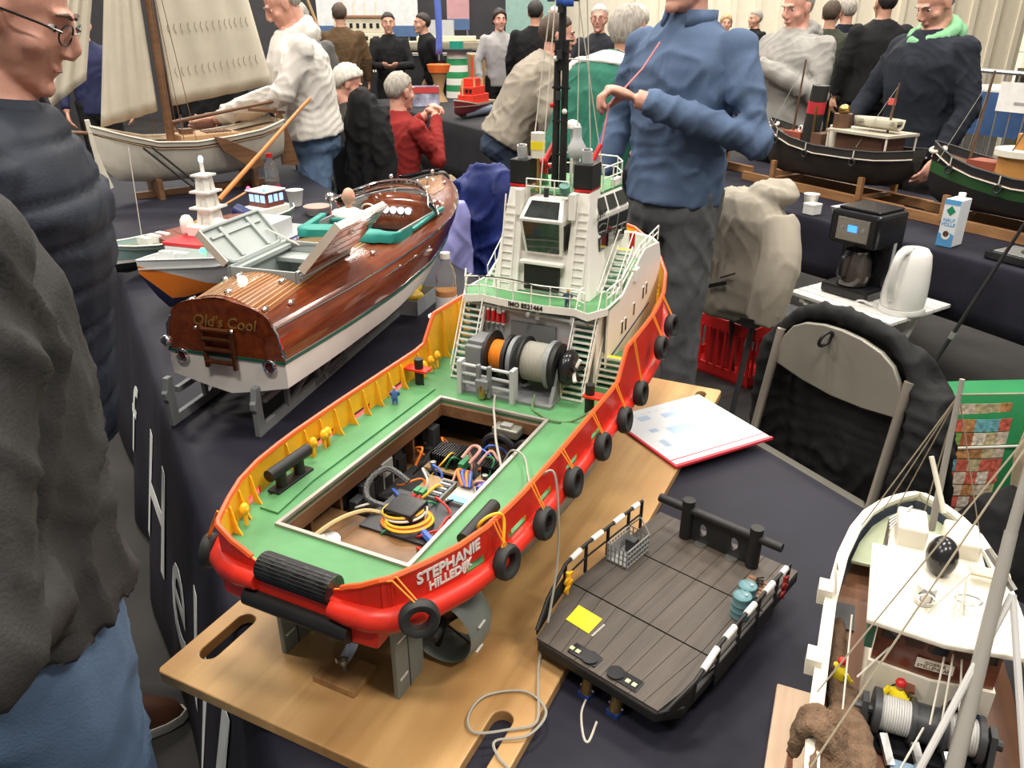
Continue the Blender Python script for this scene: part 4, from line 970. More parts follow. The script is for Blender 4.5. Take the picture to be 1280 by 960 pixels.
    for s in (1,-1): MB().box(C0,C1,s*.137-.003,s*.137+.003,.2,zs(.9)+.02).build('cockpit_side', mat('cockpit_grey',(.25,.27,.26),.6), c)
    bk = MB(); pts = smoothpath([(C0+.15,.155,zs(.85)+.012),(C0+.03,.148,zs(.8)+.018),(C0-.02,.10,zs(.75)+.034),(C0-.032,.0,zs(.75)+.042),(C0-.02,-.10,zs(.75)+.034),(C0+.03,-.148,zs(.8)+.018),(C0+.11,-.152,zs(.85)+.012)], 6)
    bk.loft([[p_+Vector((dx*(1 if abs(p_.y) < .12 else .6),0,dz)) for dx,dz in ((-.03,-.012),(-.028,.008),(-.02,.013),(.02,.013),(.028,.008),(.03,-.03))] for p_ in pts])
    bk.build('seat_coaming', tl, c, smooth=True, sharp=50)
    MB().loft([[Vector((x,y,z)) for x,z in ((C0,.24),(C0+.02,zs(.8)+.03),(C0+.035,zs(.8)+.02),(C0+.04,.24))] for y in (-.13,-.06,0,.06,.13)]).build('seat_back', tl2, c)
    MB().box(C0+.03,C0+.12,-.13,.13,.22,.255).build('seat_cushion', tl, c, bevel=.01)
    MB().box(C0+.16,C0+.18,.0,.13,.25,.315).build('front_seat_back', tl2, c, bevel=.006)
    for y in (.15,): MB().bar((C0+.02,.13,zs(.8)+.025),(C0+.17,.155,zs(.9)+.02),.02,.02).build('side_bolster', tl, c, bevel=.004)
    MB().bar((C0+.13,-.15,zs(.85)+.012),(C1-.02,-.15,zs(1.0)+.012),.01,.008).build('side_bolster', tl, c)
    ds = MB().grid(lambda u,v: Vector((C1-.015+.02*v, -.135+.27*u, .24+v*(.095+.02*math.sin(PI*u)))), 12, 3).build('dashboard', MAHO, c, smooth=True, solid=.004)
    gl = mat('lit_gauge', (.75,.9,1.0), .3, emit=1.3)
    for i in range(5):
        y = .075-.026*i; g = MB().cyl((C1-.006,y,.302),(C1-.012,y,.30),.011,n=16).build('gauge', gl, c)
        MB().torus((C1-.012,y,.30),(1,0,0),.0115,.0015,16,6).build('gauge_bezel', CHROME, g, smooth=True)
    for i in range(7): MB().ell((C1-.012,.06-.012*i,.282),.0025,nu=6,nv=5).build('switch', CHROME, c)
    # windscreen
    ws = empty('windscreen', (0,0,0)); ws.parent = T
    arc = [(C1+.075-.17*abs(u)**2.4, u*.165) for u in [-1+2*i/20 for i in range(21)]]
    def wp(i, v): x,y = arc[i]; return Vector((x-.05*v, y*(1-.06*v), zs(1.0)+.006+crown(1.0)*(1-(y/.17)**2)+v*(.052-.012*abs(y/.165)**3)))
    wmb = MB(); wmb.loft([[wp(i,0),wp(i,.5),wp(i,1)] for i in range(21)], closed=False)
    wmb.build('screen_glass', GLASS, ws, smooth=True, solid=.002)
    MB().tube([wp(i,1) for i in range(21)], .0028, 6).build('screen_frame', CHROME, ws, smooth=True)
    MB().tube([wp(i,0) for i in range(21)], .0035, 6).build('screen_frame', CHROME, ws, smooth=True)
    for i in (0,20): MB().tube([wp(i,0),wp(i,1)], .003, 6).build('screen_frame', CHROME, ws)
    # deck hardware
    for x,y in ((.03,.09),(.03,-.095),(.03,-.01),(.15,.085),(.15,-.065),(.14,.04),(.1,-.115),(.47,.125),(.47,-.135),(1.2,.05),(1.2,-.05)):
        q = dpt(x, y/(hs(x)-.01), .004)
        h = MB().ell(q,(.011,.007,.006),nu=10,nv=7); h.cyl(q-Vector((.013,0,-.003)),q+Vector((.013,0,.003)),.0025,n=8); h.build('cleat', CHROME, T, smooth=True)
    lens = MB().ell(dpt(.1,.02,.006),(.01,.012,.01),nu=12,nv=8).build('stern_light', mat('lit_lens',(.8,.93,1.0),.2,emit=2.0), T, smooth=True)
    for x,y,h in ((1.08,.09,.05),(1.12,-.02,.03),(1.22,0,.03)):
        q = dpt(x, y/(hs(x)-.01)); v = MB().cyl(q,q+Vector((0,0,h)),.003,n=8); v.ell(q+Vector((0,0,h)),.007,nu=10,nv=7); v.ell(q+Vector((0,0,.003)),(.01,.008,.005),nu=10,nv=6); v.build('deck_fitting', CHROME, T, smooth=True)
    q = dpt(.80,.93); sp = MB().cyl(q,q+Vector((0,0,.05)),.003,n=8); sp.ell(q+Vector((0,0,.062)),(.012,.016,.014),nu=12,nv=8); sp.build('searchlight', CHROME, T, smooth=True)
    for a,b in ((.42,.52),(.52,.62),(.62,.72)):
        MB().tube([(a,-lerp(prof(a)[1],hs(a),.6)-.009,.252),(b-.012,-lerp(prof(b)[1],hs(b),.6)-.009,.256)],[.0008,.0022],6).build('side_trim', CHROME, T, smooth=True)
        MB().ell((b-.008,-lerp(prof(b)[1],hs(b),.6)-.009,.256),(.006,.003,.004),nu=8,nv=6).build('side_trim', CHROME, T, smooth=True)
    # stand
    S = tag(empty('boat_stand', (-.68,1.584,.742), math.atan2(.98,.244)), 'grey lattice stand carrying the mahogany speedboat', 'stand')
    sm = mat('stand_grey', (.20,.22,.225), .55)
    for s in (1,-1):
        y = -.005+s*.111
        MB().bar((.0,y,.012),(.98,y-.015,.012),.012,.022).build('lower_rail', sm, S)
        MB().bar((.03,y,.075),(.92,y-.015,.078),.012,.014).build('upper_rail', sm, S)
        MB().prism([(-.012,.0),(.014,.0),(.014,.02),(.012,.07),(.014,.118),(-.004,.118),(-.012,.09),(-.018,.085),(-.018,.07),(-.012,.06)], -.007,.007, basis((0,y,0),(1,0,0),(0,0,1))).build('end_post', sm, S, bevel=.002)
        MB().prism([(.95,.0),(1.0,.0),(1.04,.05),(1.03,.07),(.95,.08)], -.006,.006, basis((0,y-.015,0),(1,0,0),(0,0,1))).build('bow_post', sm, S, bevel=.002)
        for i in range(6):
            x = .12+.155*i
            MB().bar((x,y-.006,.02),(x,y-.006,.072),.010,.012,(1,0,0)).build('upright', sm, S)
            MB().bar((x+.01,y-.006,.022),(x+.14,y-.006,.07),.008,.007).build('brace', sm, S)
    for x in (.15,.78): MB().box(x-.01,x+.01,-.11,.10,.06,.088).build('cross_beam', sm, S)
    textmesh('stand_lettering', 'RIVA  ARISTON', .026, mat('dark_print',(.05,.055,.06),.6), S, basis((.34,-.1275,.012),(1,-.015,0),(0,0,1)), depth=.0004)
    # helmsman doll
    D = empty('helmsman_doll', (0,0,0)); D.parent = None
    D.matrix_world = T.matrix_world
    D.location = T.location; D.rotation_euler = T.rotation_euler
    tag(D, 'small bald helmsman doll in a white shirt at the speedboat wheel', 'doll')
    sh = MB(); ce = Vector((C0+.2,.085,.30))
    sh.loft([[ce+Vector((a*math.cos(t),b*math.sin(t),z)) for t in [2*PI*i/12 for i in range(12)]] for a,b,z in ((.028,.036,-.05),(.03,.04,-.02),(.03,.044,.02),(.022,.036,.035),(.012,.014,.042))])
    for s in (1,-1): sh.tube([ce+Vector((0,s*.042,.022)),ce+Vector((.04,s*.055,.0)),ce+Vector((.09,s*.03,.005))],[.016,.014,.010],10)
    blob(sh,'shirt',WHITE,D,.004,.004,.03,2)
    hd = MB().ell(ce+Vector((.005,0,.072)),(.022,.019,.027)); hd.cyl(ce+Vector((0,0,.03)),ce+Vector((0,0,.06)),.010); hd.ell(ce+Vector((.027,0,.07)),.005)
    for s in (1,-1):
        hd.ell(ce+Vector((.002,s*.019,.07)),(.005,.003,.007)); MB().ell(ce+Vector((.098,s*.028,.006)),.010,nu=10,nv=7).build('hand', SKIN, D, smooth=True)
    blob(hd,'head',SKIN,D,.003,0,.1,1)
    MB().torus((C1-.05,.085,.30),(1,0,.4),.028,.003,20,6).build('steering_wheel', CREAM, T, smooth=True)
runabout()
# ================================================================ grey work deck section
def workdeck():
    rz = math.atan2(.28,.242); z0 = .80
    T = empty('work_deck_model', (.032,.856,z0), rz, 'dark planked work deck module with striped railings beside the tug', 'ship model')
    dm = woodmat('weathered_deck', (.035,.028,.022), (.085,.068,.054), .6, 0, 10)
    out = [(.0,-.005),(.0,-.20),(.03,-.222),(.39,-.225),(.39,.028),(.13,.03),(.05,.01)]
    ed = MB().prism([(x,y) for x,y in reversed(out)], -.022, -.004).build('frame', BLACK, T, bevel=.003)
    # three deck panels of planks
    def hy(x): return interp([(0,-.003),(.05,.012),(.13,.031),(.39,.029)], x)
    def ly(x): return interp([(0,-.20),(.03,-.221),(.39,-.224)], x)
    for a,b in ((.002,.128),(.131,.262),(.265,.388)):
        k = 9
        for i in range(k):
            t0,t1 = i/k,(i+1)/k; g = .0004
            MB().prism([(a,lerp(ly(a),hy(a),t0)+g),(b,lerp(ly(b),hy(b),t0)+g),(b,lerp(ly(b),hy(b),t1)-g),(a,lerp(ly(a),hy(a),t1)-g)], -.005, 0).build('deck_plank', dm, T)
    # side plates and rails
    wh = WHITE
    for sd,fn in ((1,hy),(-1,ly)):
        pts = [Vector((x,fn(x)+sd*.004,0)) for x in (.01,.05,.11,.17,.23,.29,.33)]
        rt = [p_+Vector((0,0,z)) for p_,z in zip(pts,(.004,.03,.048,.05,.05,.05,.05))]
        R = empty('railing', (0,0,0)); R.parent = T
        MB().tube(rt + [pts[-1]], .0028, 7).build('top_rail', BLACK, R, smooth=True)
        MB().tube([p_+Vector((0,0,.024)) for p_ in pts[1:]], .0018, 6).build('mid_rail', BLACK, R, smooth=True)
        for p_,q_ in zip(pts[1:],rt[1:]): MB().bar(p_-Vector((0,0,.006)),q_,.004,.004).build('rail_post', BLACK, R)
        for i in range(2,6):
            a,b = rt[i].lerp(rt[i+1],.25) if i+1 < len(rt) else rt[i], rt[i].lerp(rt[i+1],.7)
            MB().cyl(a,b,.0046,n=8).build('white_sleeve', wh, R, smooth=True)
        if sd < 0:
            a,b = rt[1].lerp(rt[2],.3),rt[1].lerp(rt[2],.9); MB().cyl(a,b,.0046,n=8).build('white_sleeve', wh, R, smooth=True)
        plates = ((1,2,.0,.026),(0,1,-.004,.02)) if sd > 0 else ((0,1,-.01,.016),(2,3,-.024,.012),(3,4,-.024,.012),(4,5,-.022,.01))
        for i,j,za,zb in plates:
            a,b = pts[i],pts[j]
            MB().add([a+Vector((0,0,za)),b+Vector((0,0,za)),b+Vector((0,0,zb+(.008 if i==0 else 0))),a+Vector((0,0,zb-(.016 if i==0 else 0)))],[(0,1,2,3)]).build('side_plate', BLACK, R, solid=.002)
    # H-bitt at the far end
    Hb = empty('tow_bitt', (0,0,0)); Hb.parent = T
    for y in (-.042,-.162):
        MB().cyl((.352,y,0),(.352,y,.074),.0105,n=18).build('bitt_post', BLACK, Hb, smooth=True)
    MB().cyl((.352,.012,.056),(.352,-.205,.056),.0075,n=14).build('cross_bar', BLACK, Hb, smooth=True)
    bp = MB()
    def frame_plate():
        me = bpy.data.meshes.new('bitt_plate'); bm = bmesh.new(); ed = []
        def lp(poly):
            v = [bm.verts.new((.355,y,z)) for y,z in poly]; return [bm.edges.new((v[i],v[(i+1)%len(v)])) for i in range(len(v))]
        ed += lp([(-.04,.0),(-.04,.056),(-.164,.056),(-.164,.0)])
        for cy in (-.072,-.128): ed += lp([(cy+.009*math.cos(a)*.8, .026+.012*math.sin(a)) for a in [2*PI*i/14 for i in range(14)]])
        bmesh.ops.triangle_fill(bm, use_beauty=True, use_dissolve=False, edges=ed); bm.to_mesh(me); bm.free(); me.materials.append(BLACK)
        o = bpy.data.objects.new('bitt_plate', me); COL.objects.link(o); o.parent = Hb
        md = o.modifiers.new('t','SOLIDIFY'); md.thickness = .006; md.offset = 0
    frame_plate()
    for cy in (-.072,-.128): MB().cyl((.35,cy,.0),(.35,cy,.002),.010,n=14).build('scuff_plate', STEEL, Hb)
    # painted square and small plates
    MB().prism([(.058,-.012),(.095,-.008),(.093,-.052),(.056,-.054)], .0002, .0012).build('yellow_hatch', YELB, T)
    for i in range(9): MB().box(.056+.0035*i,.0575+.0035*i,-.062,-.059,.0002,.001).build('warning_mark', wh, T)
    for y,s in ((-.072,1),(-.138,-1)):
        p_ = MB().box(.008,.03,y-.026,y+.02,.0002,.002).build('anchor_plate', BLACKP, T, bevel=.004)
        MB().cyl((.018,y-.012*s,.002),(.018,y-.012*s,.004),.012,n=16).build('fairlead', BLACKP, p_, smooth=True)
        for k in (0,1): MB().box(.014,.02,y+s*.008+k*.01*s-.003,y+s*.008+k*.01*s+.003,.002,.003).build('light_strip', mat('pale_lens',(.75,.75,.35),.3), p_)
    # brass stubs below the near edge
    for y in (-.087,-.135):
        b = MB().cyl((.018,y,-.020),(.008,y,-.052),.009,n=14).build('brass_stub', mat('aged_brass',(.24,.17,.07),.35,.8), T, smooth=True)
        MB().box(.0,.016,y-.009,y+.009,-.06,-.05).build('blue_clamp', mat('blue_clamp',(.02,.05,.22),.4), b)
        for k in (-1,1): MB().ell((.01,y+k*.010,-.045),.002,nu=6,nv=5).build('screw', STEEL, b)
    MB().box(.06,.37,-.2,.01,-.058,-.022).build('support_block', BLACK, T)
    MB().tube(smoothpath([(.01,-.09,-.055),(-.02,-.1,-.057),(-.05,-.125,-.057),(-.052,-.135,-.057),(-.02,-.125,-.057)]), .0016, 5).build('cord', COTTON, T, smooth=True)
    # grey mesh crate on the deck
    C = empty('mesh_crate', T.matrix_world @ Vector((0,0,0)), rz); 
    def W(x,y,z=0): return Vector((.032,.856,z0)) + Vector((math.cos(rz)*x-math.sin(rz)*y, math.sin(rz)*x+math.cos(rz)*y, z))
    C.location = W(.245,.004,.0005); tag(C, 'small grey mesh crate on the work deck', 'crate')
    gm = mat('crate_grey', (.28,.28,.27), .5)
    l,w_,h = .032,.019,.032
    for x in [-l+2*l*i/8 for i in range(9)]:
        for s in (1,-1): MB().bar((x,s*w_,0),(x,s*w_,h),.0018,.0018).build('slat', gm, C)
    for y in [-w_+2*w_*i/5 for i in range(1,5)]:
        for s in (1,-1): MB().bar((s*l,y,0),(s*l,y,h),.0018,.0018).build('slat', gm, C)
    for z in (.002,.012,.022,h):
        MB().tube([(-l,-w_,z),(l,-w_,z),(l,w_,z),(-l,w_,z)],.0014,5,closed=True).build('frame_bar', gm, C)
    MB().box(-l,l,-w_,w_,0,.002).build('crate_floor', gm, C)
    for s in (1,-1): MB().box(-l+.001,l-.001,s*(w_-.002)-.0005,s*(w_-.002)+.0005,0,h-.004).build('mesh_side', mat('mesh_grey',(.3,.3,.29),.6), C)
    MB().tube([(l,-w_,h),(l+.002,0,h+.024),(l,w_,h)],.0014,5).build('bail', gm, C)
    MB().box(.004,.02,-.008,.008,.002,h-.006).build('contents', DGREY, C)
    # drums, pallet
    dr = mat('teal_drum', (.10,.21,.23), .4)
    lay = None
    for i,(x,y,lb) in enumerate(((.232,-.200,'near blue-grey oil drum by the right work deck rail'),(.258,-.196,'far blue-grey oil drum beside the pallet on work deck'))):
        D = MB().lathe([(0,0),(.0135,0),(.0142,.001),(.0135,.003),(.0135,.012),(.0142,.013),(.0135,.014),(.0135,.023),(.0142,.024),(.0135,.025),(.0135,.035),(.0142,.037),(.0135,.038),(.0125,.0365),(0,.0365)], n=20).build('oil_drum', dr, None, smooth=True, sharp=60)
        D.location = W(x,y,.0005); tag(D, lb, 'drum', 'drums on the work deck')
        MB().cyl((.006,0,.0365),(.006,0,.0385),.002,n=8).build('bung', STEEL, D)
    P = empty('pallet', W(.297,-.192,.0005), rz); tag(P, 'tiny brown wooden pallet with black chain on the work deck', 'pallet')
    pw = woodmat('pallet_wood',(.12,.06,.03),(.25,.13,.07),.6,0,12)
    for i in range(5): MB().box(-.02+.009*i,-.013+.009*i,-.018,.018,.006,.0085).build('slat', pw, P)
    for y in (-.016,0,.016): MB().box(-.02,.023,y-.002,y+.002,0,.006).build('bearer', pw, P)
    for i in range(6): MB().torus((-.008+.006*i,-.003+.002*(i%3),.011),(random.random(),random.random(),1),.005,.0014,10,5).build('chain_link', BLACK, P)
    for nm,pos,m in (('yellow_hook_rack',(.105,.022,.012),YEL),('red_hook_rack',(.31,-.231,.012),mat('dark_red_gear',(.35,.03,.03),.5))):
        g = MB(); 
        for k in range(4): g.torus((pos[0]+.006*(k%2),pos[1],pos[2]+.008*k-.004),(0,1,.3),.006,.002,10,5)
        g.cyl((pos[0],pos[1],pos[2]-.012),(pos[0],pos[1],pos[2]+.028),.003,n=6); g.build(nm, m, T, smooth=True)
workdeck()
# ---------------------------------------------------------------- plastic folder
def folder():
    c = Vector((.397,1.552,.7612)); a = Vector((.541-.436,1.534-1.734,0)).normalized(); b = Vector((-a.y,a.x,0))
    rz = math.atan2(a.y,a.x)
    F_ = empty('document_folder', (c.x,c.y,.7612), rz, 'clear plastic folder with drawings and a red edge, beside the tug', 'folder')
    pm = mat('paper_white',(.78,.80,.82),.25,coat=.6,var=.03)
    L,W = .122,.13
    MB().box(-L,L,-W,W,.0002,.004).build('sheets', pm, F_, bevel=.001)
    MB().box(L-.004,L+.004,-W-.004,W,.0,.0055).build('red_edge', mat('folder_red',(.6,.03,.05),.4), F_)
    MB().box(-L-.004,L+.004,-W-.006,-W,.0,.005).build('red_edge', MATS['folder_red'], F_)
    MB().box(L-.024,L-.021,-W,W,.004,.0045).build('red_line', MATS['folder_red'], F_)
    bl = mat('print_blue',(.40,.52,.68),.4)
    for x0,x1,y0,y1 in ((-.02,.01,-.05,.07),(-.08,-.06,-.02,.02),(-.06,-.04,.04,.07),(-.03,-.015,-.09,-.07),(.02,.05,-.1,-.085),(-.09,-.07,-.08,-.05),(.03,.045,.03,.06)):
        MB().box(x0,x1,y0,y1,.004,.0043).build('printed_panel', bl, F_)
    for i in range(8): MB().box(-.1,-.098,-.1+.02*i,-.09+.02*i,.004,.0043).build('printed_line', mat('print_grey',(.5,.5,.52),.5), F_)
folder()
# ================================================================ other models on the navy table
F_ = lambda tab: (lambda x: interp(tab, x))
def orange_ship():
    a = Vector((-1.09,2.22,0)); b = Vector((-.84,2.98,0)); d = (a-b).normalized()    # bow at a
    T = empty('rescue_ship_model', (b.x,b.y,.742), math.atan2(d.y,d.x), 'white and orange patrol ship model with a lit signal mast behind the speedboat', 'ship model')
    XS = [0,.1,.25,.4,.52,.6,.66,.71,.75,.785,.805]
    hb = F_([(0,.11),(.2,.125),(.45,.125),(.6,.1),(.7,.055),(.77,.018),(.805,.002)])
    zk = F_([(0,.03),(.6,.025),(.72,.04),(.805,.17)]); zs = F_([(0,.14),(.4,.15),(.6,.175),(.805,.215)])
    om = mat('orange_hull', (.72,.19,.02), .4); nb = mat('navy_bottom', (.015,.018,.05), .4); wm = mat('pale_grey_white',(.62,.64,.64),.4,var=.03)
    zb = lambda x: zk(x)+.03 if x < .7 else zk(x)+.03
    zo = F_([(0,.04),(.38,.04),(.56,.07),(.805,.198)])
    hull(T, XS, hb, zk, zs, F_([(0,.3),(.5,.4),(.805,.9)]), [('lower_hull', zk, F_([(0,.06),(.7,.06),(.805,.175)]), nb), ('orange_bow', F_([(0,.058),(.7,.06),(.805,.175)]), lambda x: max(zo(x), .06), om), ('white_side', lambda x: max(zo(x), .06), zs, wm)])
    edgetube(T, XS, lambda x: hb(x)*1.0, zs, .0025, wm, 'bulwark_rail')
    deckplate(T, XS, hb, lambda x: zs(x)-.025, wm, 'deck')
    textmesh('side_emblem', ')', .09, mat('navy_print',(.01,.03,.1),.4), T, basis((.56,.118,.10),(-1,.08,0),(0,.35,1)), depth=.001, bold=.004)
    for i in range(7): MB().cyl((.40+.025*i,.121,.135),(.40+.025*i,.127,.136),.0035,n=8).build('porthole', BLACK, T)
    S = empty('superstructure', (0,0,0)); S.parent = T; rm = mat('bright_red',(.62,.03,.04),.4)
    MB().box(.12,.6,-.08,.08,.13,.2).build('house', wm, S, bevel=.004)
    MB().box(.36,.6,-.085,.085,.2,.212).build('red_roof', rm, S, bevel=.002)
    MB().box(.40,.52,-.05,.05,.212,.245).build('bridge', WHITE, S, bevel=.003)
    z = .245
    for k,(w_,h) in enumerate(((.042,.05),(.036,.045),(.028,.045))):
        for sx in (-1,1):
            for sy in (-1,1): MB().bar((.46+sx*w_*.6,sy*w_*.6,z),(.46+sx*w_*.48,sy*w_*.48,z+h),.012,.012).build('mast_leg', WHITE, S)
        MB().box(.46-w_*.5,.46+w_*.5,-w_*.5,w_*.5,z,z+h).build('mast_core', WHITE, S)
        z += h; MB().box(.46-w_,.46+w_,-w_,w_,z,z+.006).build('mast_platform', WHITE, S); z += .006
    MB().cyl((.46,0,z),(.46,0,z+.04),.006,n=8).build('mast_pole', WHITE, S)
    MB().ell((.46,0,z+.045),(.008,.008,.012),nu=10,nv=7).build('mast_light', mat('led_blue',(.35,.75,1.0),.3,emit=4), S)
    for y in (-.062,.064):
        MB().cyl((.50,y,.2),(.50,y,.225),.012,n=10).build('dome_foot', WHITE, S); MB().lathe([(0,.0),(.02,.0),(.022,.02),(.02,.04),(.012,.052),(0,.056)],(.50,y,.222),n=16).build('radar_dome', WHITE, S, smooth=True)
    MB().ell((.61,.075,.2),.009,nu=10,nv=7).build('green_light', mat('led_green',(.05,1.0,.35),.3,emit=5), T)
    MB().ell((.34,.098,.185),.009,nu=10,nv=7).build('red_light', mat('led_red',(1.0,.05,.12),.3,emit=5), T)
    for x,y in ((.68,.03),(.70,-.02),(.66,.0)): MB().cyl((x,y,.165),(x,y,.205),.006,n=8).build('bitt', wm, T)
    MB().box(.64,.66,-.05,.05,.17,.2).build('breakwater', wm, T)
orange_ship()
def teal_barge():
    a = Vector((-1.40,2.70,0)); b = Vector((-.98,3.42,0)); d = (a-b).normalized()
    T = empty('river_barge_model', (b.x,b.y,.742), math.atan2(d.y,d.x), 'teal river barge model with red-brown hatches and glowing wheelhouse windows', 'ship model')
    XS = [0,.03,.08,.2,.5,.72,.8,.84,.865]
    hb = F_([(0,.04),(.03,.075),(.08,.09),(.7,.09),(.8,.065),(.865,.004)])
    zk = F_([(0,.03),(.8,.02),(.865,.04)]); zs = F_([(0,.125),(.15,.105),(.65,.105),(.865,.135)])
    tm = mat('teal_hull', (.22,.34,.33), .4)
    hull(T, XS, hb, zk, zs, F_([(0,.35),(.4,.2),(.865,.6)]), [('black_bottom', zk, lambda x: .065, BLACKP), ('white_band', lambda x: .065, lambda x: .076, WHITE), ('teal_side', lambda x: .076, zs, tm)])
    edgetube(T, XS, hb, zs, .003, WHITE, 'rail'); rm = mat('red_brown_hatch',(.16,.05,.035),.5)
    deckplate(T, XS, hb, lambda x: zs(x)-.012, mat('deck_olive',(.12,.15,.11),.6), 'deck')
    for i in range(5): MB().loft([[Vector((.25+.085*i+u,y,z)) for y,z in ((-.065,.09),(-.065,.118),(0,.128),(.065,.118),(.065,.09))] for u in (0,.082)]).build('hatch_cover', rm, T)
    W = empty('wheelhouse', (0,0,0)); W.parent = T
    MB().box(.04,.2,-.06,.06,.1,.135).build('cabin', WHITE, W, bevel=.003)
    MB().box(.06,.16,-.05,.05,.135,.195).build('wheelhouse_walls', mat('mahogany_trim',(.2,.06,.04),.4), W)
    MB().box(.05,.17,-.058,.058,.195,.202).build('roof', WHITE, W, bevel=.002)
    lm = mat('lit_window',(.25,.45,1.0),.3,emit=1.6)
    for x in (.075,.105,.135): 
        for s in (-1,1): MB().box(x-.01,x+.01,s*.0505-.001,s*.0505+.001,.155,.185).build('window', lm, W)
    for y in (-.032,0,.032):
        for xx in (.0595,.1605): MB().box(xx-.001,xx+.001,y-.012,y+.012,.155,.185).build('window', lm, W)
    for p_,c in (((.16,.045,.208),'led_green'),((.16,-.045,.208),'led_red'),((.12,0,.21),'lit_lens')): MB().ell(p_,.008,nu=8,nv=6).build('nav_light', MATS[c], W)
    MB().cyl((.23,.05,.1),(.23,-.05,.13),.028,n=18).build('blue_drum', mat('navy_drum',(.02,.03,.12),.4), T, smooth=True)
    MB().tube([(.55,.0,.12),(.2,-.02,.2)],.004,6).build('boom', woodmat('oar_wood',(.4,.17,.05),(.6,.3,.1),.4,2,8), T)
    for x in (.62,.66,.7): MB().box(x,x+.02,-.03,.03,.1,.13).build('cargo', WHITE, T)
    MB().tube([(.72,.0,.11),(.70,0,.45)],.0015,5).build('mast_line', COTTON, T)
teal_barge()
def sailboat():
    bow = Vector((-2.05,4.02,0)); st = Vector((-1.31,4.58,0)); d = (bow-st).normalized(); L = (bow-st).length
    T = empty('sailing_barge_model', (st.x,st.y,.742), math.atan2(d.y,d.x), 'old Dutch sailing boat model with cream sails and white hull', 'ship model')
    XS = [0,.03,.08,.15,.3,.5,.68,.8,.87,.92,.95]
    hb = F_([(0,.10),(.05,.135),(.15,.165),(.4,.18),(.65,.165),(.8,.12),(.9,.055),(.95,.006)])
    zk = F_([(0,.14),(.1,.10),(.4,.07),(.7,.07),(.88,.1),(.95,.2)]); zs = F_([(0,.345),(.15,.31),(.45,.275),(.7,.29),(.95,.37)])
    wl = F_([(0,.305),(.15,.275),(.45,.24),(.7,.255),(.95,.33)])
    cm = mat('cream_hull', (.66,.62,.52), .45, var=.08)
    hull(T, XS, hb, zk, zs, F_([(0,.4),(.4,.3),(.8,.4),(.95,.6)]), [('hull', zk, wl, cm), ('black_wale', wl, lambda x: wl(x)+.012, BLACK), ('upper_strake', lambda x: wl(x)+.012, zs, cm)])
    edgetube(T, XS, hb, zs, .005, cm, 'cap_rail')
    pine = woodmat('pine_deck', (.30,.17,.08), (.46,.30,.16), .5, 0, 8); dkw = woodmat('dark_timber',(.10,.045,.02),(.2,.10,.045),.5,0,8)
    deckplate(T, XS, hb, lambda x: zs(x)-.03, pine, 'deck')
    MB().box(.25,.55,-.085,.085,.24,.30).build('cabin_trunk', pine, T, bevel=.006)
    for i in range(7): MB().box(.28+.02*i,.29+.02*i,-.06,.06,.30,.306).build('hatch_slat', dkw, T)
    MB().box(.47,.53,-.03,.03,.30,.325).build('companion_hatch', dkw, T)
    MB().box(.02,.14,-.09,.09,.28,.283).build('cockpit_floor', dkw, T)
    MB().prism([(.955,.05),(.965,.4),(.945,.4),(.93,.2),(.90,.07)], -.01,.01, basis((0,0,0),(1,0,0),(0,0,1))).build('stem', cm, T)
    # leeboards, rudder, tiller
    for s in (1,-1):
        MB().prism([(.42,.30),(.36,.285),(.20,.2),(.17,.13),(.24,.115),(.38,.22)], -.006,.006, basis((0,s*.19,0),(1,0,0),(0,0,1))).build('leeboard', dkw, T, bevel=.003)
    MB().prism([(-.1,.08),(0,.09),(0,.36),(-.03,.37)], -.008,.008, basis((0,0,0),(1,0,0),(0,0,1))).build('rudder', dkw, T)
    MB().bar((-.05,0,.37),(.16,.02,.4),.012,.016).build('tiller', dkw, T)
    # mast, spars
    mx = .58
    MB().cyl((mx,0,.24),(mx-.02,0,1.75),.022,.014,n=12).build('mast', dkw, T, smooth=True)
    MB().cyl((mx-.02,0,.36),(-.12,.0,.45),.011,.008,n=10).build('boom', dkw, T, smooth=True)
    MB().cyl((.90,0,.33),(1.22,0,.37),.011,.007,n=10).build('bowsprit', dkw, T, smooth=True)
    sail = mat('sailcloth', (.60,.55,.44), .8, var=.06, scale=10, bump=.2, bscale=40)
    def sailmesh(nm, c00, c10, c11, c01, belly):
        A,B,C_,D = [Vector(q) for q in (c00,c10,c11,c01)]
        def fn(u,v):
            p_ = A.lerp(B,u).lerp(D.lerp(C_,u),v); return p_ + Vector((0, belly*math.sin(PI*u)*math.sin(PI*(v*.8+.1)) + .008*math.sin(u*22+v*3), 0))
        s = MB().grid(fn, 26, 20).build(nm, sail, T, smooth=True, solid=.003)
        return A,B,C_,D,s
    A,B,C_,D,ms = sailmesh('mainsail', (mx-.035,0,.44),(.0,0,.52),(.2,0,1.65),(mx-.04,0,1.7),.06)
    for v in (.14,.3):
        for i in range(14):
            u = .08+.88*i/14; p_ = A.lerp(B,u).lerp(D.lerp(C_,u),v)
            bel = .06*math.sin(PI*u)*math.sin(PI*(v*.8+.1))+.008*math.sin(u*22+v*3)
            for s in (1,-1): MB().tube([p_+Vector((0,bel+s*.003,0)),p_+Vector((.006,bel+s*.006,-.02)),p_+Vector((-.004,bel+s*.006,-.045))],.0013,4).build('reef_point', dkw, ms)
    sailmesh('staysail', (.90,0,.36),(mx+.04,0,.42),(mx+.01,0,1.6),(mx+.03,0,1.65),.05)
    sailmesh('jib', (1.20,0,.40),(.92,0,.58),(mx+.05,0,1.6),(mx+.06,0,1.66),.03)
    for s in (1,-1):
        for x in (.5,.56,.62): MB().tube([(x,s*.165,.29),(mx-.02,s*.015,1.5)],.002,5).build('shroud', dkw, T)
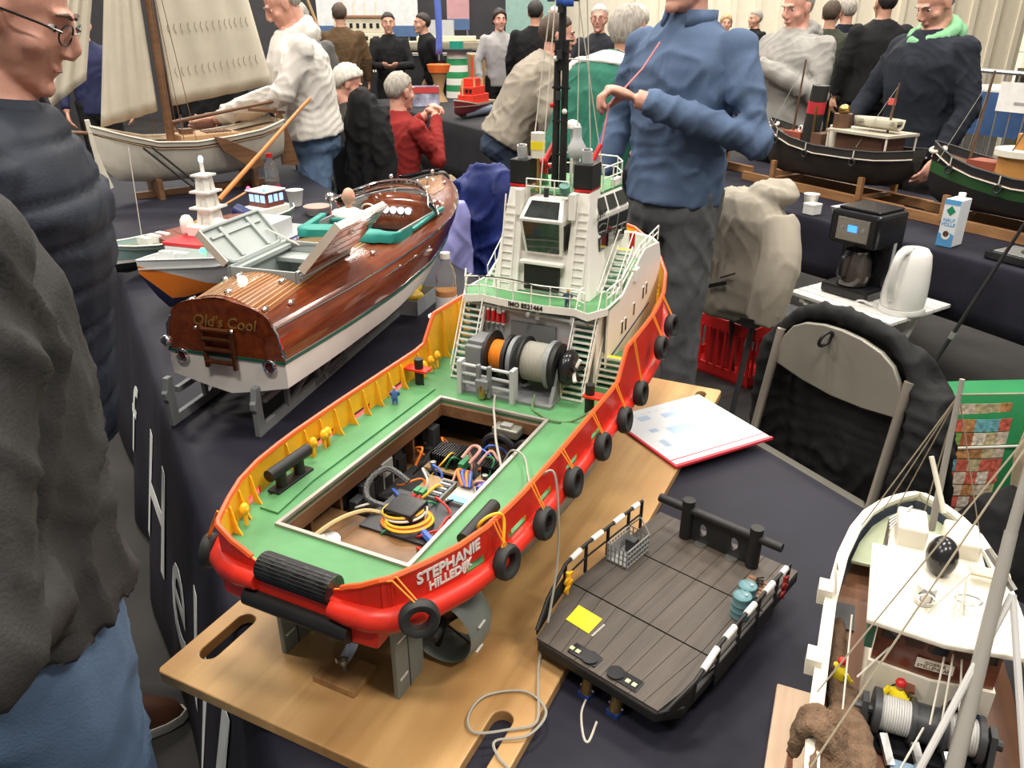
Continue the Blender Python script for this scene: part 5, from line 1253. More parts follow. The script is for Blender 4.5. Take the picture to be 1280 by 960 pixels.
    MB().tube([(.95,0,.39),(.97,0,.12)],.004,5).build('bobstay', BLACK, T)
    for x0,z0 in ((.66,.262),(.62,.26)): MB().tube([(x0+.1,.165,.27),(x0-.15,.2,.0)],.006,6).build('prop_pole', BLACK, T)
    fl = empty('flag', (0,0,0)); fl.parent = T
    MB().cyl((-.06,0,.42),(-.14,0,.62),.004,n=6).build('flag_staff', dkw, fl)
    for i,c in enumerate(('flag_red','flag_white','flag_blue')): MB().box(-.125+.018*i,-.107+.018*i,-.002,.002,.47,.56).build('flag_cloth', MATS[c], fl)
    for x in (.2,.7): MB().box(x-.012,x+.012,-.12,.12,0,.1).build('cradle', dkw, T)
    MB().box(.1,.8,-.02,.02,0,.03).build('cradle_beam', dkw, T)
    oar = MB().cyl((-1.32,3.55,.85),(-1.08,4.2,1.17),.012,.008,n=8); oar.cyl((-1.08,4.2,1.17),(-1.04,4.28,1.215),.009,n=8)
    o = oar.build('wooden_oar', mat('orange_wood',(.55,.2,.05),.4), None, smooth=True); tag(o, 'orange-brown pole leaning across the white sailing boat', 'pole')
sailboat()
# ---------------------------------------------------------------- table clutter
def bottle(name, loc, label, liquid, lab, cap, h=.22, r=.033):
    B = empty(name, loc, 0, label, 'bottle')
    MB().lathe([(0,.002),(r*.8,.002),(r,.012),(r,h*.5),(r*.94,h*.56),(r,h*.62),(r*.85,h*.75),(r*.42,h*.88),(r*.4,h*.93),(0,h*.93)], n=24).build('bottle_body', mat('pet_plastic',(.93,.96,.96),.06,trans=.92,var=0,ior=1.2), B, smooth=True)
    MB().lathe([(0,.006),(r*.75,.006),(r*.95,.014),(r*.95,h*.48),(0,h*.48)], n=20).build('drink', liquid, B, smooth=True)
    MB().lathe([(r*1.01,h*.14),(r*1.015,h*.14),(r*1.015,h*.4),(r*1.01,h*.4)], n=24).build('paper_label', lab, B, smooth=True)
    MB().cyl((0,0,h*.92),(0,0,h),r*.45,n=18).build('cap', cap, B, smooth=True)
bottle('juice_bottle', (-.2,2.28,.7425), 'clear plastic bottle half full of orange juice near the tug bow', mat('orange_juice',(.72,.28,.03),.3), mat('white_label',(.75,.77,.78),.5), WHITE)
bottle('cola_bottle', (-1.19,3.95,.7425), 'cola bottle with red label and cap behind the model boats', mat('cola',(.05,.015,.01),.2), mat('red_label',(.6,.02,.05),.4), REDD, .25, .036)
def cup(loc, label, rim=.037, h=.085, m=None):
    c = MB().lathe([(0,0),(rim*.68,0),(rim*.7,.004),(rim,h),(rim*1.05,h+.002),(rim*.97,h),(rim*.68,.006),(0,.006)], n=24).build('paper_cup', m or mat('paper_cup',(.75,.74,.70),.6,var=.03), None, smooth=True, sharp=60)
    c.location = loc; tag(c, label, 'cup'); return c
c_ = cup((-.2,2.1,.7425), 'white paper cup with blue print in front of juice bottle')
MB().lathe([(.0316,.03),(.0322,.03),(.0342,.05),(.0338,.05)], n=24).build('cup_print', mat('cup_blue',(.45,.52,.68),.6), c_)
cup((-1.08,3.93,.7425), 'pale paper cup beside the cola bottle', .042, .075)
tub = MB().lathe([(0,0),(.05,0),(.065,.035),(.067,.037),(.063,.036),(.05,.004),(0,.004)], n=24).build('food_tub', mat('clear_tub',(.7,.72,.7),.2,trans=.5,var=0), None, smooth=True); tub.location = (-.93,3.75,.7425); tag(tub, 'round clear food tub with pink lid film beside the paper cup', 'tub')
MB().cyl((0,0,.03),(0,0,.036),.058,n=20).build('tub_contents', mat('pink_food',(.6,.3,.25),.5), tub)
# yellow cloth bag and clear box under the speedboat bow
yb = MB()
for i in range(7): yb.ell((-.33+.022*math.cos(i*1.9),2.42+.03*math.sin(i*1.3),.765+.006*i),(.03,.03,.02))
o = blob(yb,'yellow_bag',mat('yellow_poly',(.75,.5,.05),.35),None,.006,.012,.03,1); tag(o,'crumpled yellow bag in clear box under the speedboat bow','bag')
bx = empty('clear_box', (-.33,2.42,.7425), -.3, 'clear plastic box holding the yellow bag', 'box')
pb = mat('frosted_plastic',(.5,.53,.55),.25,trans=.4,var=.05)
for a in ((-.06,.06,-.08,-.077,0,.05),(-.06,.06,.077,.08,0,.05),(-.06,-.057,-.08,.08,0,.05),(.057,.06,-.08,.08,0,.05)): MB().box(*a).build('box_side', pb, bx)
MB().box(-.06,.06,-.08,.08,0,.003).build('box_floor', pb, bx)
# ================================================================ fishing cutter at the near right
def cutter():
    T = empty('fishing_cutter_model', (.327,.34,.742), math.atan2(.92,.39), 'white fishing cutter model with brown nets and winch at the near right', 'ship model')
    XS = [0,.1,.2,.3,.4,.5,.56,.6,.63,.65,.662,.668]
    hb = F_([(0,.105),(.2,.113),(.4,.108),(.5,.098),(.56,.085),(.6,.07),(.63,.05),(.65,.03),(.662,.014),(.668,.003)])
    zk = F_([(0,.03),(.5,.03),(.6,.05),(.668,.12)]); zs = F_([(0,.2),(.3,.205),(.5,.215),(.668,.235)])
    hull(T, XS, hb, zk, zs, F_([(0,.25),(.4,.25),(.668,.5)]), [('hull_bottom', zk, lambda x: .12, mat('cutter_black',(.02,.02,.022),.4)), ('hull_side', lambda x: .12, lambda x: zs(x)-.012, mat('navy_grey',(.08,.10,.13),.4)), ('hull_white', lambda x: zs(x)-.012, zs, CREAM)])
    # broad white cap rail
    mb = MB()
    for s in (1,-1): mb.loft([[Vector((x,s*(hb(x)+.004),zs(x)+.003)),Vector((x,s*max(0,hb(x)-.010),zs(x)+.003)),Vector((x,s*max(0,hb(x)-.010),zs(x)-.003)),Vector((x,s*(hb(x)+.004),zs(x)-.003))] for x in XS])
    mb.build('cap_rail', CREAM, T)
    for x in (.3,.42): 
        for s in (1,-1): MB().box(x-.012,x+.012,s*(hb(x)+.006)-.008,s*(hb(x)+.006)+.008,zs(x)-.01,zs(x)+.012).build('rail_block', CREAM, T)
    bd = woodmat('cutter_deck', (.10,.04,.02), (.20,.09,.045), .55, 0, 9)
    deckplate(T, XS, lambda x: hb(x)-.004, lambda x: zs(x)-.05, bd, 'deck', 1.0)
    deckplate(T, [.52,.56,.6,.63,.65,.66], lambda x: hb(x)-.012, lambda x: zs(x)-.02, mat('foredeck_green',(.30,.34,.22),.5), 'foredeck', 1.0)
    H = empty('wheelhouse', (0,0,0)); H.parent = T
    x0,x1,w_ = .315,.48,.062; zd = .155
    MB().loft([[Vector((x,y,z)) for x,y in ((x0,w_),(x0-.008,0),(x0,-w_),(x1,-w_*.85),(x1,w_*.85))] for z in (zd,.215)]).build('lower_house', CREAM, H)
    mh = woodmat('cutter_mahogany',(.10,.025,.012),(.2,.06,.025),.3,1,9,coat=.5)
    up = MB().loft([[Vector((x,y,z)) for x,y in ((x0+.004,w_*.96),(x0-.004,0),(x0+.004,-w_*.96),(x1-.02,-w_*.8),(x1-.02,w_*.8))] for z in (.215,.272)]).build('wood_house', mh, H)
    for i in range(5):
        y = -.046+.023*i; xb = x0-.004+.008*abs(y)/w_-.0012
        MB().box(xb-.0008,xb+.0012,y-.009,y+.009,.25,.268).build('window', GLASSD, up)
    nb = MB().box(x0-.0065,x0-.0045,-.018,.018,.228,.240).build('name_board', CREAM, up)
    for k in (0,1): textmesh('name_lettering', ('GOEREE','STELLENDAM')[k], .0055, mh, nb, basis((x0-.0068,0,.2365-.005*k),(0,-1,0),(0,0,1)), depth=.0002)
    roof = [(x0-.022,0),(x0-.012,.074),(x1-.03,.07),(x1-.03,.052),(x1+.02,.05),(x1+.02,-.05),(x1-.03,-.052),(x1-.03,-.07),(x0-.012,-.074)]
    rf = MB().prism(list(reversed(roof)), .272, .279).build('roof', CREAM, H, bevel=.002)
    MB().box(x1-.025,x1+.025,-.045,-.008,.255,.30).build('roof_box', CREAM, H, bevel=.003)
    MB().box(x1-.025,x1+.025,.012,.045,.255,.305).build('roof_box', CREAM, H, bevel=.003)
    sl = MB().cyl((x0+.04,.018,.28),(x0+.04,.018,.303),.0105,n=18).build('searchlight', STEEL, H, smooth=True); MB().torus((x0+.03,.018,.292),(1,0,.2),.008,.002,14,6).build('light_rim', CHROME, sl)
    MB().torus((x0+.05,-.025,.288),(.2,.1,1),.0125,.0012,20,6).build('antenna_loop', STEEL, H, smooth=True)
    MB().ell((x0+.105,.0,.30),(.022,.017,.024),nu=16,nv=10).build('black_dome', BLACKP, H, smooth=True)
    MB().box(x1-.07,x1-.055,-.07,-.03,.29,.293).build('tan_board', mat('tan_board',(.62,.55,.35),.5), H)
    for y in (.028,-.028): MB().cyl((x0-.009,y,.19),(x0-.004,y,.19),.0065,n=14).build('porthole', BLACKP, H)
    for y in (.02,-.036): MB().box(x0-.018,x0-.004,y-.007,y+.007,.2,.203).build('porthole_eyebrow', mh, H)
    for i in range(4): MB().tube([(x1-.01+.008*i,.05,.16),(x1-.01+.008*i,.052,.29),(x1+.02,.03,.31)],.0012,5).build('exhaust_line', STEEL, H)
    MB().box(x0-.004,x0+.012,w_,w_+.008,.235,.275).build('side_lamp', mat('lamp_green',(.03,.1,.06),.4), H)
    # winch
    W = empty('trawl_winch', (0,0,0)); W.parent = T; wx = .275; wz = .185
    MB().cyl((wx,.07,wz),(wx,-.07,wz),.006,n=10).build('shaft', DGREY, W)
    for y0,y1,r,m in ((.045,.052,.024,DGREY),(.012,.016,.024,DGREY),(-.018,-.014,.024,DGREY),(-.052,-.046,.024,DGREY),(.016,.045,.018,mat('wire_wound',(.5,.5,.48),.5)),(-.046,-.018,.018,mat('wire_wound',(.5,.5,.48),.5)),(-.014,.012,.02,DGREY)):
        d = MB().cyl((wx,y0,wz),(wx,y1,wz),r,n=22).build('drum', m, W, smooth=True)
        if r == .018:
            for i in range(12): MB().torus((wx,y0+.0012+i*.0024,wz),(0,1,0),.0178,.0012,20,5).build('wire_turn', m, d, smooth=True)
    MB().box(wx-.03,wx+.02,-.06,.06,.154,.162).build('bed', BLACKP, W)
    for y in (.06,-.06): MB().prism([(wx-.025,.16),(wx+.018,.16),(wx+.008,.2),(wx-.008,.2)],y-.003,y+.003,basis((0,0,0),(1,0,0),(0,0,1),(0,1,0))).build('side_frame', DGREY, W)
    for y in (-.03,.0,.03): MB().bar((wx-.045,y,.16),(wx-.02,y+.01,.175),.008,.006).build('guide_roller', STEEL, W)
    MB().box(wx-.07,wx-.035,-.03,.03,.154,.16).build('blue_hatch', mat('pale_blue',(.22,.32,.42),.5), T)
    # mast with stays
    M_ = empty('gantry_mast', (0,0,0)); M_.parent = T; gm = mat('mast_grey', (.30,.29,.26), .45)
    MB().cyl((.205,-.02,.155),(.335,-.035,.40),.0085,.006,n=12).build('mast_tube', gm, M_, smooth=True)
    MB().cyl((.33,-.0345,.39),(.40,-.045,.56),.0055,.004,n=10).build('topmast', gm, M_, smooth=True)
    for s in (1,-1): MB().cyl((.31,-.046,.345),(.19,-.035+s*.055,.155),.0035,n=8).build('mast_leg', mat('leg_white',(.55,.55,.53),.4), M_, smooth=True)
    MB().bar((.31,-.046,.35),(.335,-.02,.375),.005,.005).build('gaff', gm, M_)
    MB().cyl((.52,.0,.27),(.54,.007,.47),.0045,.003,n=8).build('aft_mast', gm, M_, smooth=True)
    MB().cyl((.5,-.005,.31),(.525,.02,.37),.003,n=8).build('derrick', CREAM, M_)
    top = Vector((.54,.006,.45)); ft = Vector((.39,-.054,.53))
    for p_ in ((.60,.05,.235),(.62,.03,.235),(.56,.075,.23),(.58,-.07,.23),(.63,-.02,.235),(.6,.0,.235)): MB().tube([p_,top],.0009,4).build('stay', mat('tan_line',(.33,.28,.2),.8), M_)
    for p_ in ((.15,.11,.21),(.25,.11,.21),(.15,-.113,.21),(.25,-.113,.21),(.54,.006,.45)): MB().tube([p_,ft],.001,4).build('stay', MATS['tan_line'], M_)
    for p_,q_ in (((.26,.0,.2),(.36,-.012,.3)),((.3,.07,.2),(.36,-.02,.33)),((.26,-.01,.2),(.37,-.018,.31)),((.22,.08,.16),(.34,.085,.25)),((.2,.03,.17),(.27,.0,.2)),((.25,-.025,.2),(.375,-.02,.3))):
        MB().tube([p_,q_],.0011,5).build('rigging_line', COTTON, M_)
    # nets heaped on the left deck
    nt = mat('net_brown', (.14,.085,.05), .95, var=.35, scale=60, bump=.9, bscale=350)
    nb = MB(); random.seed(3)
    for i in range(26):
        y0 = .048+.05*random.random(); z0 = .16+.035*random.random()
        nb.tube(smoothpath([(.08+.06*random.random(),y0+.02*random.uniform(-1,1),z0),(.16,y0+.018*random.uniform(-1,1),z0+.012*random.random()),(.23,y0*.9+.01,z0),(.29+.04*random.random(),.078+.012*random.uniform(-1,1),.162)],4),[.006+.004*random.random()]*13,7)
    for i in range(3): nb.tube(smoothpath([(.17+.02*i,.075,.195),(.185+.015*i,.104,.219),(.19+.012*i,.120,.212),(.185+.01*i,.125,.18)],4),[.007]*13,7)
    nb.tube(smoothpath([(.28,.085,.17),(.34,.088,.172),(.42,.09,.168)],4),[.010]*9,7)
    o = blob(nb,'fishing_net',nt,T,.0032,.006,.012,1)
    # side bits: hatch, chain, lamp
    MB().box(.42,.47,.07,.095,.158,.164).build('dark_grating', DGREY, T)
    for i in range(9): MB().torus((.36+.008*i,.088,.166),(1 if i%2 else 0,.3,1),.004,.0012,10,5).build('chain_link', DGREY, T)
    MB().tube(smoothpath([(.41,.1,.22),(.43,.106,.25),(.46,.1,.22)]),.0014,5).build('hoop', COTTON, T)
    # plank it stands on
    P = empty('stand_plank', (.327,.34,.742), math.atan2(.92,.39), 'pale wooden plank under the fishing cutter', 'plank')
    pm = woodmat('pale_plank',(.42,.29,.19),(.58,.43,.30),.6,0,5)
    MB().box(.05,.45,-.12,.145,.0,.018).build('board', pm, P, bevel=.002)
    for x in (.15,.3): MB().box(x-.015,x+.015,-.1,.12,.018,.03).build('bearer', pm, P)
    for i in range(6): MB().box(.245+.007*i,.25+.007*i,.118,.124,.02,.095-.004*i).build('brown_slat', mh, P)
cutter()
def crew(name, W, label, top, legs, helm=None, sc_=1.0):
    D = empty(name, W, random.uniform(0,6), label, 'figurine'); D.scale = (sc_,)*3
    b = MB().loft([[Vector((a*math.cos(t),b_*math.sin(t),z)) for t in [2*PI*i/10 for i in range(10)]] for a,b_,z in ((.0045,.0055,.012),(.004,.0055,.018),(.004,.006,.024),(.002,.003,.027))])
    for s in (1,-1): b.tube([(0,s*.006,.024),(.003,s*.008,.018),(.007,s*.006,.014)],.002,6)
    b.build('torso', top, D, smooth=True)
    l = MB()
    for s in (1,-1): l.tube([(0,s*.0025,.013),(.001,s*.003,.006),(0,s*.003,0.0005)],[.003,.0027,.0022],6)
    l.build('legs', legs, D, smooth=True)
    h = MB().ell((0,0,.031),(.0032,.003,.0042),nu=10,nv=7).build('head', SKIN, D, smooth=True)
    if helm: MB().ell((0,0,.0325),(.0038,.0036,.0034),nu=10,nv=6).build('helmet', helm, D, smooth=True)
def cut(x,y,z): 
    u = Vector((.39,.92,0)).normalized(); return Vector((.327,.34,.742)) + u*x + Vector((-u.y,u.x,0))*y + Vector((0,0,z))
def tl(x,y,z): return TO + UX*x - VX*y + Vector((0,0,z))
crew('crew_figurine', cut(.298,.028,.158), 'yellow and red crewman figurine behind the cutter winch', YELB, YELB, REDD, 1.6)
crew('crew_figurine', cut(.29,-.035,.158), 'blue and red crewman figurine at the right winch drum', mat('doll_blue',(.06,.14,.4),.5), YELB, REDD, 1.6)
crew('crew_figurine', cut(.315,.086,.158), 'yellow crewman figurine on the cutter side deck', YELB, mat('doll_brown',(.2,.08,.04),.5), REDD, 1.4)
crew('crew_figurine', tl(.47,.165,.2045), 'tiny blue crewman figurine on the tug side deck', MATS['doll_blue'], MATS['doll_blue'])
crew('crew_figurine', tl(.695,-.075,.3555), 'tiny crewman figurine on the tug upper deck', mat('doll_navy',(.05,.09,.16),.5), mat('doll_navy',(.05,.09,.16),.5), YEL)
# ================================================================ people
EYEW = mat('eye_white', (.6,.57,.53), .25); IRIS = mat('iris_dark', (.03,.025,.02), .2)
HAIRG = mat('grey_hair', (.34,.31,.27), .75, var=.35, scale=70, bump=.6, bscale=160, stretch=(1,1,.3))
HAIRW = mat('white_hair', (.55,.52,.46), .75, var=.3, scale=70, bump=.6, bscale=160, stretch=(1,1,.3))
HAIRB = mat('brown_hair', (.075,.05,.035), .7, var=.35, scale=70, bump=.6, bscale=160, stretch=(1,1,.3))
HAIRD = mat('dark_hair', (.025,.02,.018), .6, var=.35, scale=70, bump=.5, bscale=160, stretch=(1,1,.3))
HAIRY = mat('blond_hair', (.45,.32,.17), .7, var=.3, scale=70, bump=.5, bscale=160, stretch=(1,1,.3))
SHOEB = mat('brown_leather', (.10,.04,.022), .5); SHOED = mat('dark_shoe', (.02,.02,.022), .5); SOLE = mat('white_sole', (.6,.58,.52), .6)
def rotv(v, ax, a): return Matrix.Rotation(a, 3, ax) @ v
def add_hand(mb, wrist, d, side, palmn, curl=.35, sc=1.0):
    d = Vector(d).normalized(); side = (Vector(side) - d*Vector(side).dot(d)).normalized(); pn = d.cross(side)
    if pn.dot(Vector(palmn)) < 0: pn = -pn
    M = Matrix((side*1, d*1, pn*1)).transposed()
    mb.ell(wrist + d*.05*sc, (.040*sc, .052*sc, .017*sc), M)
    ax = d.cross(pn).normalized()
    for k in range(4):
        L = (.036,.042,.040,.032)[k]*sc
        b = wrist + d*(.085-.006*abs(k-1.4))*sc + side*(k-1.5)*.0205*sc
        a1 = curl*1.3; d1 = (d*math.cos(a1) + pn*math.sin(a1)); d2 = (d*math.cos(a1*2) + pn*math.sin(a1*2)); d3 = d*math.cos(a1*2.6) + pn*math.sin(a1*2.6)
        p1 = b + d1*L; p2 = p1 + d2*L*.75; p3 = p2 + d3*L*.5
        mb.tube([b - d*.02*sc, b, p1, p2, p3], [.0105*sc,.0105*sc,.0098*sc,.009*sc,.0075*sc], 8)
    tb = wrist + d*.03*sc - side*.034*sc
    td = (d*.75 - side*.5 + pn*.45*curl*2).normalized()
    mb.tube([tb + side*.015, tb, tb + td*.035*sc, tb + (td*.06 + (pn*.3+side*.25)*.03*curl*2)*sc], [.014*sc,.0135*sc,.0115*sc,.0085*sc], 8)
def add_head(mb, M, neck, sc=1.0):
    """M: head frame (y forward, z up); neck: base point in body frame"""
    E = lambda c, r: mb.ell(M @ (Vector(c)*sc), [q*sc for q in r], M.to_3x3(), 18, 12)
    E((0,-.014,.036),(.075,.093,.083)); E((0,.018,-.018),(.064,.070,.088)); E((0,.030,-.072),(.047,.048,.040)); E((0,.074,-.098),(.023,.018,.018)); E((0,.045,-.088),(.038,.034,.022))
    mb.tube([M @ (Vector(q)*sc) for q in ((0,.083,.026),(0,.098,.0),(0,.109,-.024))], [.008*sc,.0105*sc,.012*sc], 8)
    E((0,.098,-.03),(.0175,.013,.009)); E((0,.078,.031),(.046,.014,.010))
    E((0,.083,-.056),(.025,.011,.0065)); E((0,.080,-.067),(.021,.011,.007))
    for s in (1,-1):
        E((s*.075,-.008,-.004),(.010,.021,.032)); E((s*.077,-.014,.008),(.009,.022,.022)); E((s*.043,.05,-.026),(.024,.024,.022))
    mb.tube([M @ (Vector((0,-.028,-.03))*sc), M @ (Vector((0,-.028,-.09))*sc), neck - Vector((0,0,.03))], [.05*sc,.05*sc,.064*sc], 14)
def hair_cap(M, m, parent, style, sc=1.0):
    na, ne = 32, 10
    def lim(a):      # lower edge height by azimuth: a=0 front
        c = math.cos(a)
        if style == 'long': return lerp(-.10, .075, max(0,c)**.6) if c > 0 else -.12 - .0*c
        if style == 'bun': return lerp(-.0, .072, max(0,c)**.5) if c > 0 else -.05
        if style == 'bald': return lerp(.015,.2, max(0,(c+.55)/1.55)**.35) if c > -.55 else -.055
        return lerp(.008, .078, max(0,c)**.6) if c > 0 else lerp(.008,-.07, min(1,-c*1.5))
    R = Vector((.083,.106,.098)); C = Vector((0,-.016,.034)); thick = {'curly':.022,'long':.014}.get(style,.007)
    mb = MB(); secs = []
    for i in range(na):
        a = 2*PI*i/na; zl = lim(a); row = []; row2 = []
        e0 = math.asin(max(-.99,min(.985,(zl-C.z)/R.z))) if abs(zl-C.z) < R.z else -1.3
        for j in range(ne+1):
            e = lerp(PI/2*.999, e0, j/ne)
            q = Vector((math.sin(a)*math.cos(e), math.cos(a)*math.cos(e), math.sin(e)))
            if style == 'long' and zl < 0 and e < 0: q = Vector((math.sin(a)*.98, math.cos(a)*.98, math.sin(e)))
            n_ = noise.noise(q*5.0 + Vector((sc*9,1,0)))*(.014 if style == 'curly' else .007) + noise.noise(q*13)*(.010 if style == 'curly' else .006)
            k = thick*(1 if j < ne-1 else .5 if j < ne else -.9) + n_
            row.append(M @ ((C + Vector((q.x*(R.x+k-.008), q.y*(R.y+k-.008), q.z*(R.z+k-.008))))*sc))
        for j in range(ne, -1, -1):
            e = lerp(PI/2*.999, e0, j/ne); q = Vector((math.sin(a)*math.cos(e), math.cos(a)*math.cos(e), math.sin(e)))
            row2.append(M @ ((C + Vector((q.x*(R.x-.014), q.y*(R.y-.014), q.z*(R.z-.014))))*sc))
        secs.append(row + row2)
    mb.loft(secs, closed=False, cap=False, loop=True)
    return mb.build('hair', m, parent, smooth=True, sharp=80)
def person(name, label, loc, face, H=1.78, top=None, bot=None, hair=None, style='short', lean=0, twist=0, aR=None, aL=None, hR=.35, hL=.35, sit=False, head=(0,0), fine=False,
           build=1.0, hood=None, collar=None, skin=None, shoe=None, glasses=False, hem=-.10, topname='jacket', puff=1.0, legs=None, fold=.010, quilt=False, sR=None, sL=None, skirt=1.0, headroll=0, yoke=None, neckup=0):
    s = H/1.78; skin = skin or SKIN
    hz = .50 if sit else .94*s
    Hc = Vector((0,0,hz)); th = R_(lean); tw = R_(twist)
    up = Vector((0,math.sin(th),math.cos(th))); fw = Vector((0,math.cos(th),-math.sin(th))); rt = Vector((1,0,0))
    up = Matrix.Rotation(tw,3,'Y') @ up; rt = Matrix.Rotation(tw,3,'Y') @ rt; fw = up.cross(rt)
    B = build
    neck = Hc + up*.53*s
    def sp(x, t, f=0): return Hc + up*t*s + rt*x*s*B + fw*f*s
    shR, shL = sp(.178,.432,-.01), sp(-.178,.432,-.01)
    hu = up.lerp(Vector((0,0,1)), .6).normalized()
    hc = neck + hu*(.120+neckup)*s + fw*(.02+neckup*.6)*s
    yaw, pit = R_(head[0]), R_(head[1])
    HM = Matrix.Translation(hc) @ Matrix.Rotation(-yaw,4,'Z') @ Matrix.Rotation(-pit,4,'X') @ Matrix.Rotation(R_(headroll),4,'Y')
    aR = aR or ((.27,.0,1.14),(.27,.08,.88)); aL = aL or ((-.27,.0,1.14),(-.27,.08,.88))
    eR,wR,eL,wL = [Vector(q)*s for q in (*aR,*aL)]
    if legs is None:
        if sit: legs = [((.11,.42,.50),(.12,.46,.08)),((-.11,.42,.50),(-.12,.46,.08))]
        else: legs = [((.095,.02,.49*s),(.105,-.01,.07)),((-.095,.02,.49*s),(-.105,-.01,.07))]
    hips = [Vector((.09,0,hz-.02)),Vector((-.09,0,hz-.02))]
    def ring(t, a, b, f=0, n=18):
        return [sp(0,t,f) + rt*a*s*B*math.cos(2*PI*i/n) + fw*b*s*B*math.sin(2*PI*i/n) for i in range(n)]
    # body: one continuous skin
    b = MB(); add_head(b, HM, neck, s*1.0)
    b.loft([ring(t,a*.82,c*.82) for t,a,c in ((-.12,.15,.11),(0,.17,.12),(.15,.155,.11),(.32,.18,.12),(.44,.17,.10),(.50,.09,.075),(.54,.06,.06))])
    for sh,e,w,cu,sd,sid in ((shR,eR,wR,hR,1,sR),(shL,eL,wL,hL,-1,sL)):
        b.tube([sh,lerp(sh,e,.5),e,lerp(e,w,.35),w], [.05*s,.046*s,.040*s,.042*s,.029*s], 10); b.ell(sh,.055*s); b.ell(e,.041*s)
        d = (w-e).normalized()
        side = Vector(sid) if sid else Vector((0,1,.3))
        add_hand(b, w, d, side, Vector((-sd,.0,.0)) if not sid else d.cross(Vector(sid))*sd, cu, s*1.02)
    for hp,(k,a) in zip(hips,legs):
        k,a = Vector(k),Vector(a); b.tube([hp+Vector((0,0,.03)),lerp(hp,k,.5),k,lerp(k,a,.35),a], [.08*s,.07*s,.052*s,.052*s,.036*s], 10); b.ell(k,.052*s); b.tube([a,a+Vector((0,.10,-.035))],[.034,.03],8)
    rz = R_(face-90)
    body = blob(b, name, skin, None, .0065 if fine else .0115, 0, .1, 2, loc=Vector(loc), rotz=rz)
    tag(body, label, 'person')
    # top
    t = MB(); pf = puff
    prof = ((hem,.178*skirt,.135*skirt),(0,.18,.135),(.12,.17,.130),(.26,.187,.138),(.38,.20,.130),(.445,.182,.104),(.485,.13,.088),(.515,.085,.072),(.535,.066,.064))
    secs = []
    for q,a,c in prof: secs.append(ring(q,a*pf,c*pf))
    t.loft(secs)
    for sh,e,w in ((shR,eR,wR),(shL,eL,wL)):
        inn = lerp(sh, sp(0,.44), .35); cuff = lerp(e,w,.93)
        t.tube([inn,sh,lerp(sh,e,.5),e,lerp(e,cuff,.5),cuff], [.055*s*pf,.066*s*pf,.062*s*pf,.057*s*pf,.052*s*pf,.043*s*pf], 12); t.ell(e,.058*s*pf); t.ell(sh,.068*s*pf)
    if hood:
        pass
    if quilt:
        for i in range(5):
            for sh,e,w in ((shR,eR,wR),(shL,eL,wL)):
                t.ell(lerp(sh,e,.15+.2*i),(.069*pf*s,)*3); t.ell(lerp(e,w,.1+.19*i),(.06*pf*s,)*3)
    vc = .0105 if fine else .017
    blob(t, topname, top, body, vc, 0, .09, 2, fold=fold, groove=.008 if quilt else 0)
    if collar:
        cl = MB(); n = 20; rr = []
        for i in range(n+1):
            a = PI*.5 + R_(28) + (2*PI-2*R_(28))*i/n
            rr.append([sp(0,.50,.0)+rt*.083*s*math.cos(a)+fw*.083*s*math.sin(a), sp(0,.545,-.01)+rt*.078*s*math.cos(a)+fw*.078*s*math.sin(a)+fw*.0])
        cl.loft(rr, closed=False); cl.build('collar', collar, body, smooth=True, solid=.014)
    if hood:
        h = MB(); c0 = sp(0,.50,-.085)
        h.ell(c0,(.125*s,.075*s,.075*s), Matrix((rt,fw,up)).transposed().to_3x3()); h.torus(sp(0,.515,-.01), up+fw*.45, .100*s, .034*s, 22, 10)
        blob(h, 'hood', hood, body, .012, 0, .06, 2, fold=.014)
    if yoke:
        y_ = MB(); y_.loft([ring(q,a*pf*1.05,c*pf*1.07) for q,a,c in ((.43,.19,.110),(.45,.182,.104),(.485,.132,.09),(.52,.08,.07))])
        for sh,e in ((shR,eR),(shL,eL)): y_.ell(sh,.074*s*pf); y_.tube([sh,lerp(sh,e,.3)],[.072*s*pf,.067*s*pf],12)
        blob(y_,'white_yoke',yoke,body,.012,0,.09,2)
    # trousers
    tr = MB()
    tr.loft([ring(t_,a*1.0,c*1.0) for t_,a,c in ((-.16,.11,.10),(-.10,.165,.125),(0,.168,.126),(.06,.155,.116))])
    for hp,(k,a) in zip(hips,legs):
        k,a = Vector(k),Vector(a); tr.tube([hp+Vector((0,0,.02)),lerp(hp,k,.5),k,lerp(k,a,.5),a+Vector((0,0,-.01))], [.098*s,.088*s,.072*s,.068*s,.062*s], 12); tr.ell(k,.073*s); tr.ell(hp,.1*s)
    blob(tr, 'trousers', bot or JEANS, body, .012 if fine else .018, 0, .07, 2, fold=.011)
    for hp,(k,a) in zip(hips,legs):
        a = Vector(a); x = a.x
        so = MB().loft([[Vector((x+w_*c_,a.y+.05+l_*s_,z)) for c_,s_ in [(math.cos(2*PI*i/16),math.sin(2*PI*i/16)) for i in range(16)]] for w_,l_,z in ((.050,.142,.002),(.052,.146,.01),(.050,.142,.028))]).build('shoe_sole', SOLE if shoe else SHOED, body, smooth=True, sharp=50)
        MB().loft([[Vector((x+w_*c_,a.y+.05+o_+l_*s_,z)) for c_,s_ in [(math.cos(2*PI*i/16),math.sin(2*PI*i/16)) for i in range(16)]] for w_,l_,o_,z in ((.047,.138,0,.026),(.047,.134,-.004,.05),(.043,.10,-.03,.085),(.04,.06,-.055,.11))]).build('shoe', shoe or SHOED, body, smooth=True, sharp=60)
    if hair: hair_cap(HM, hair, body, style, s)
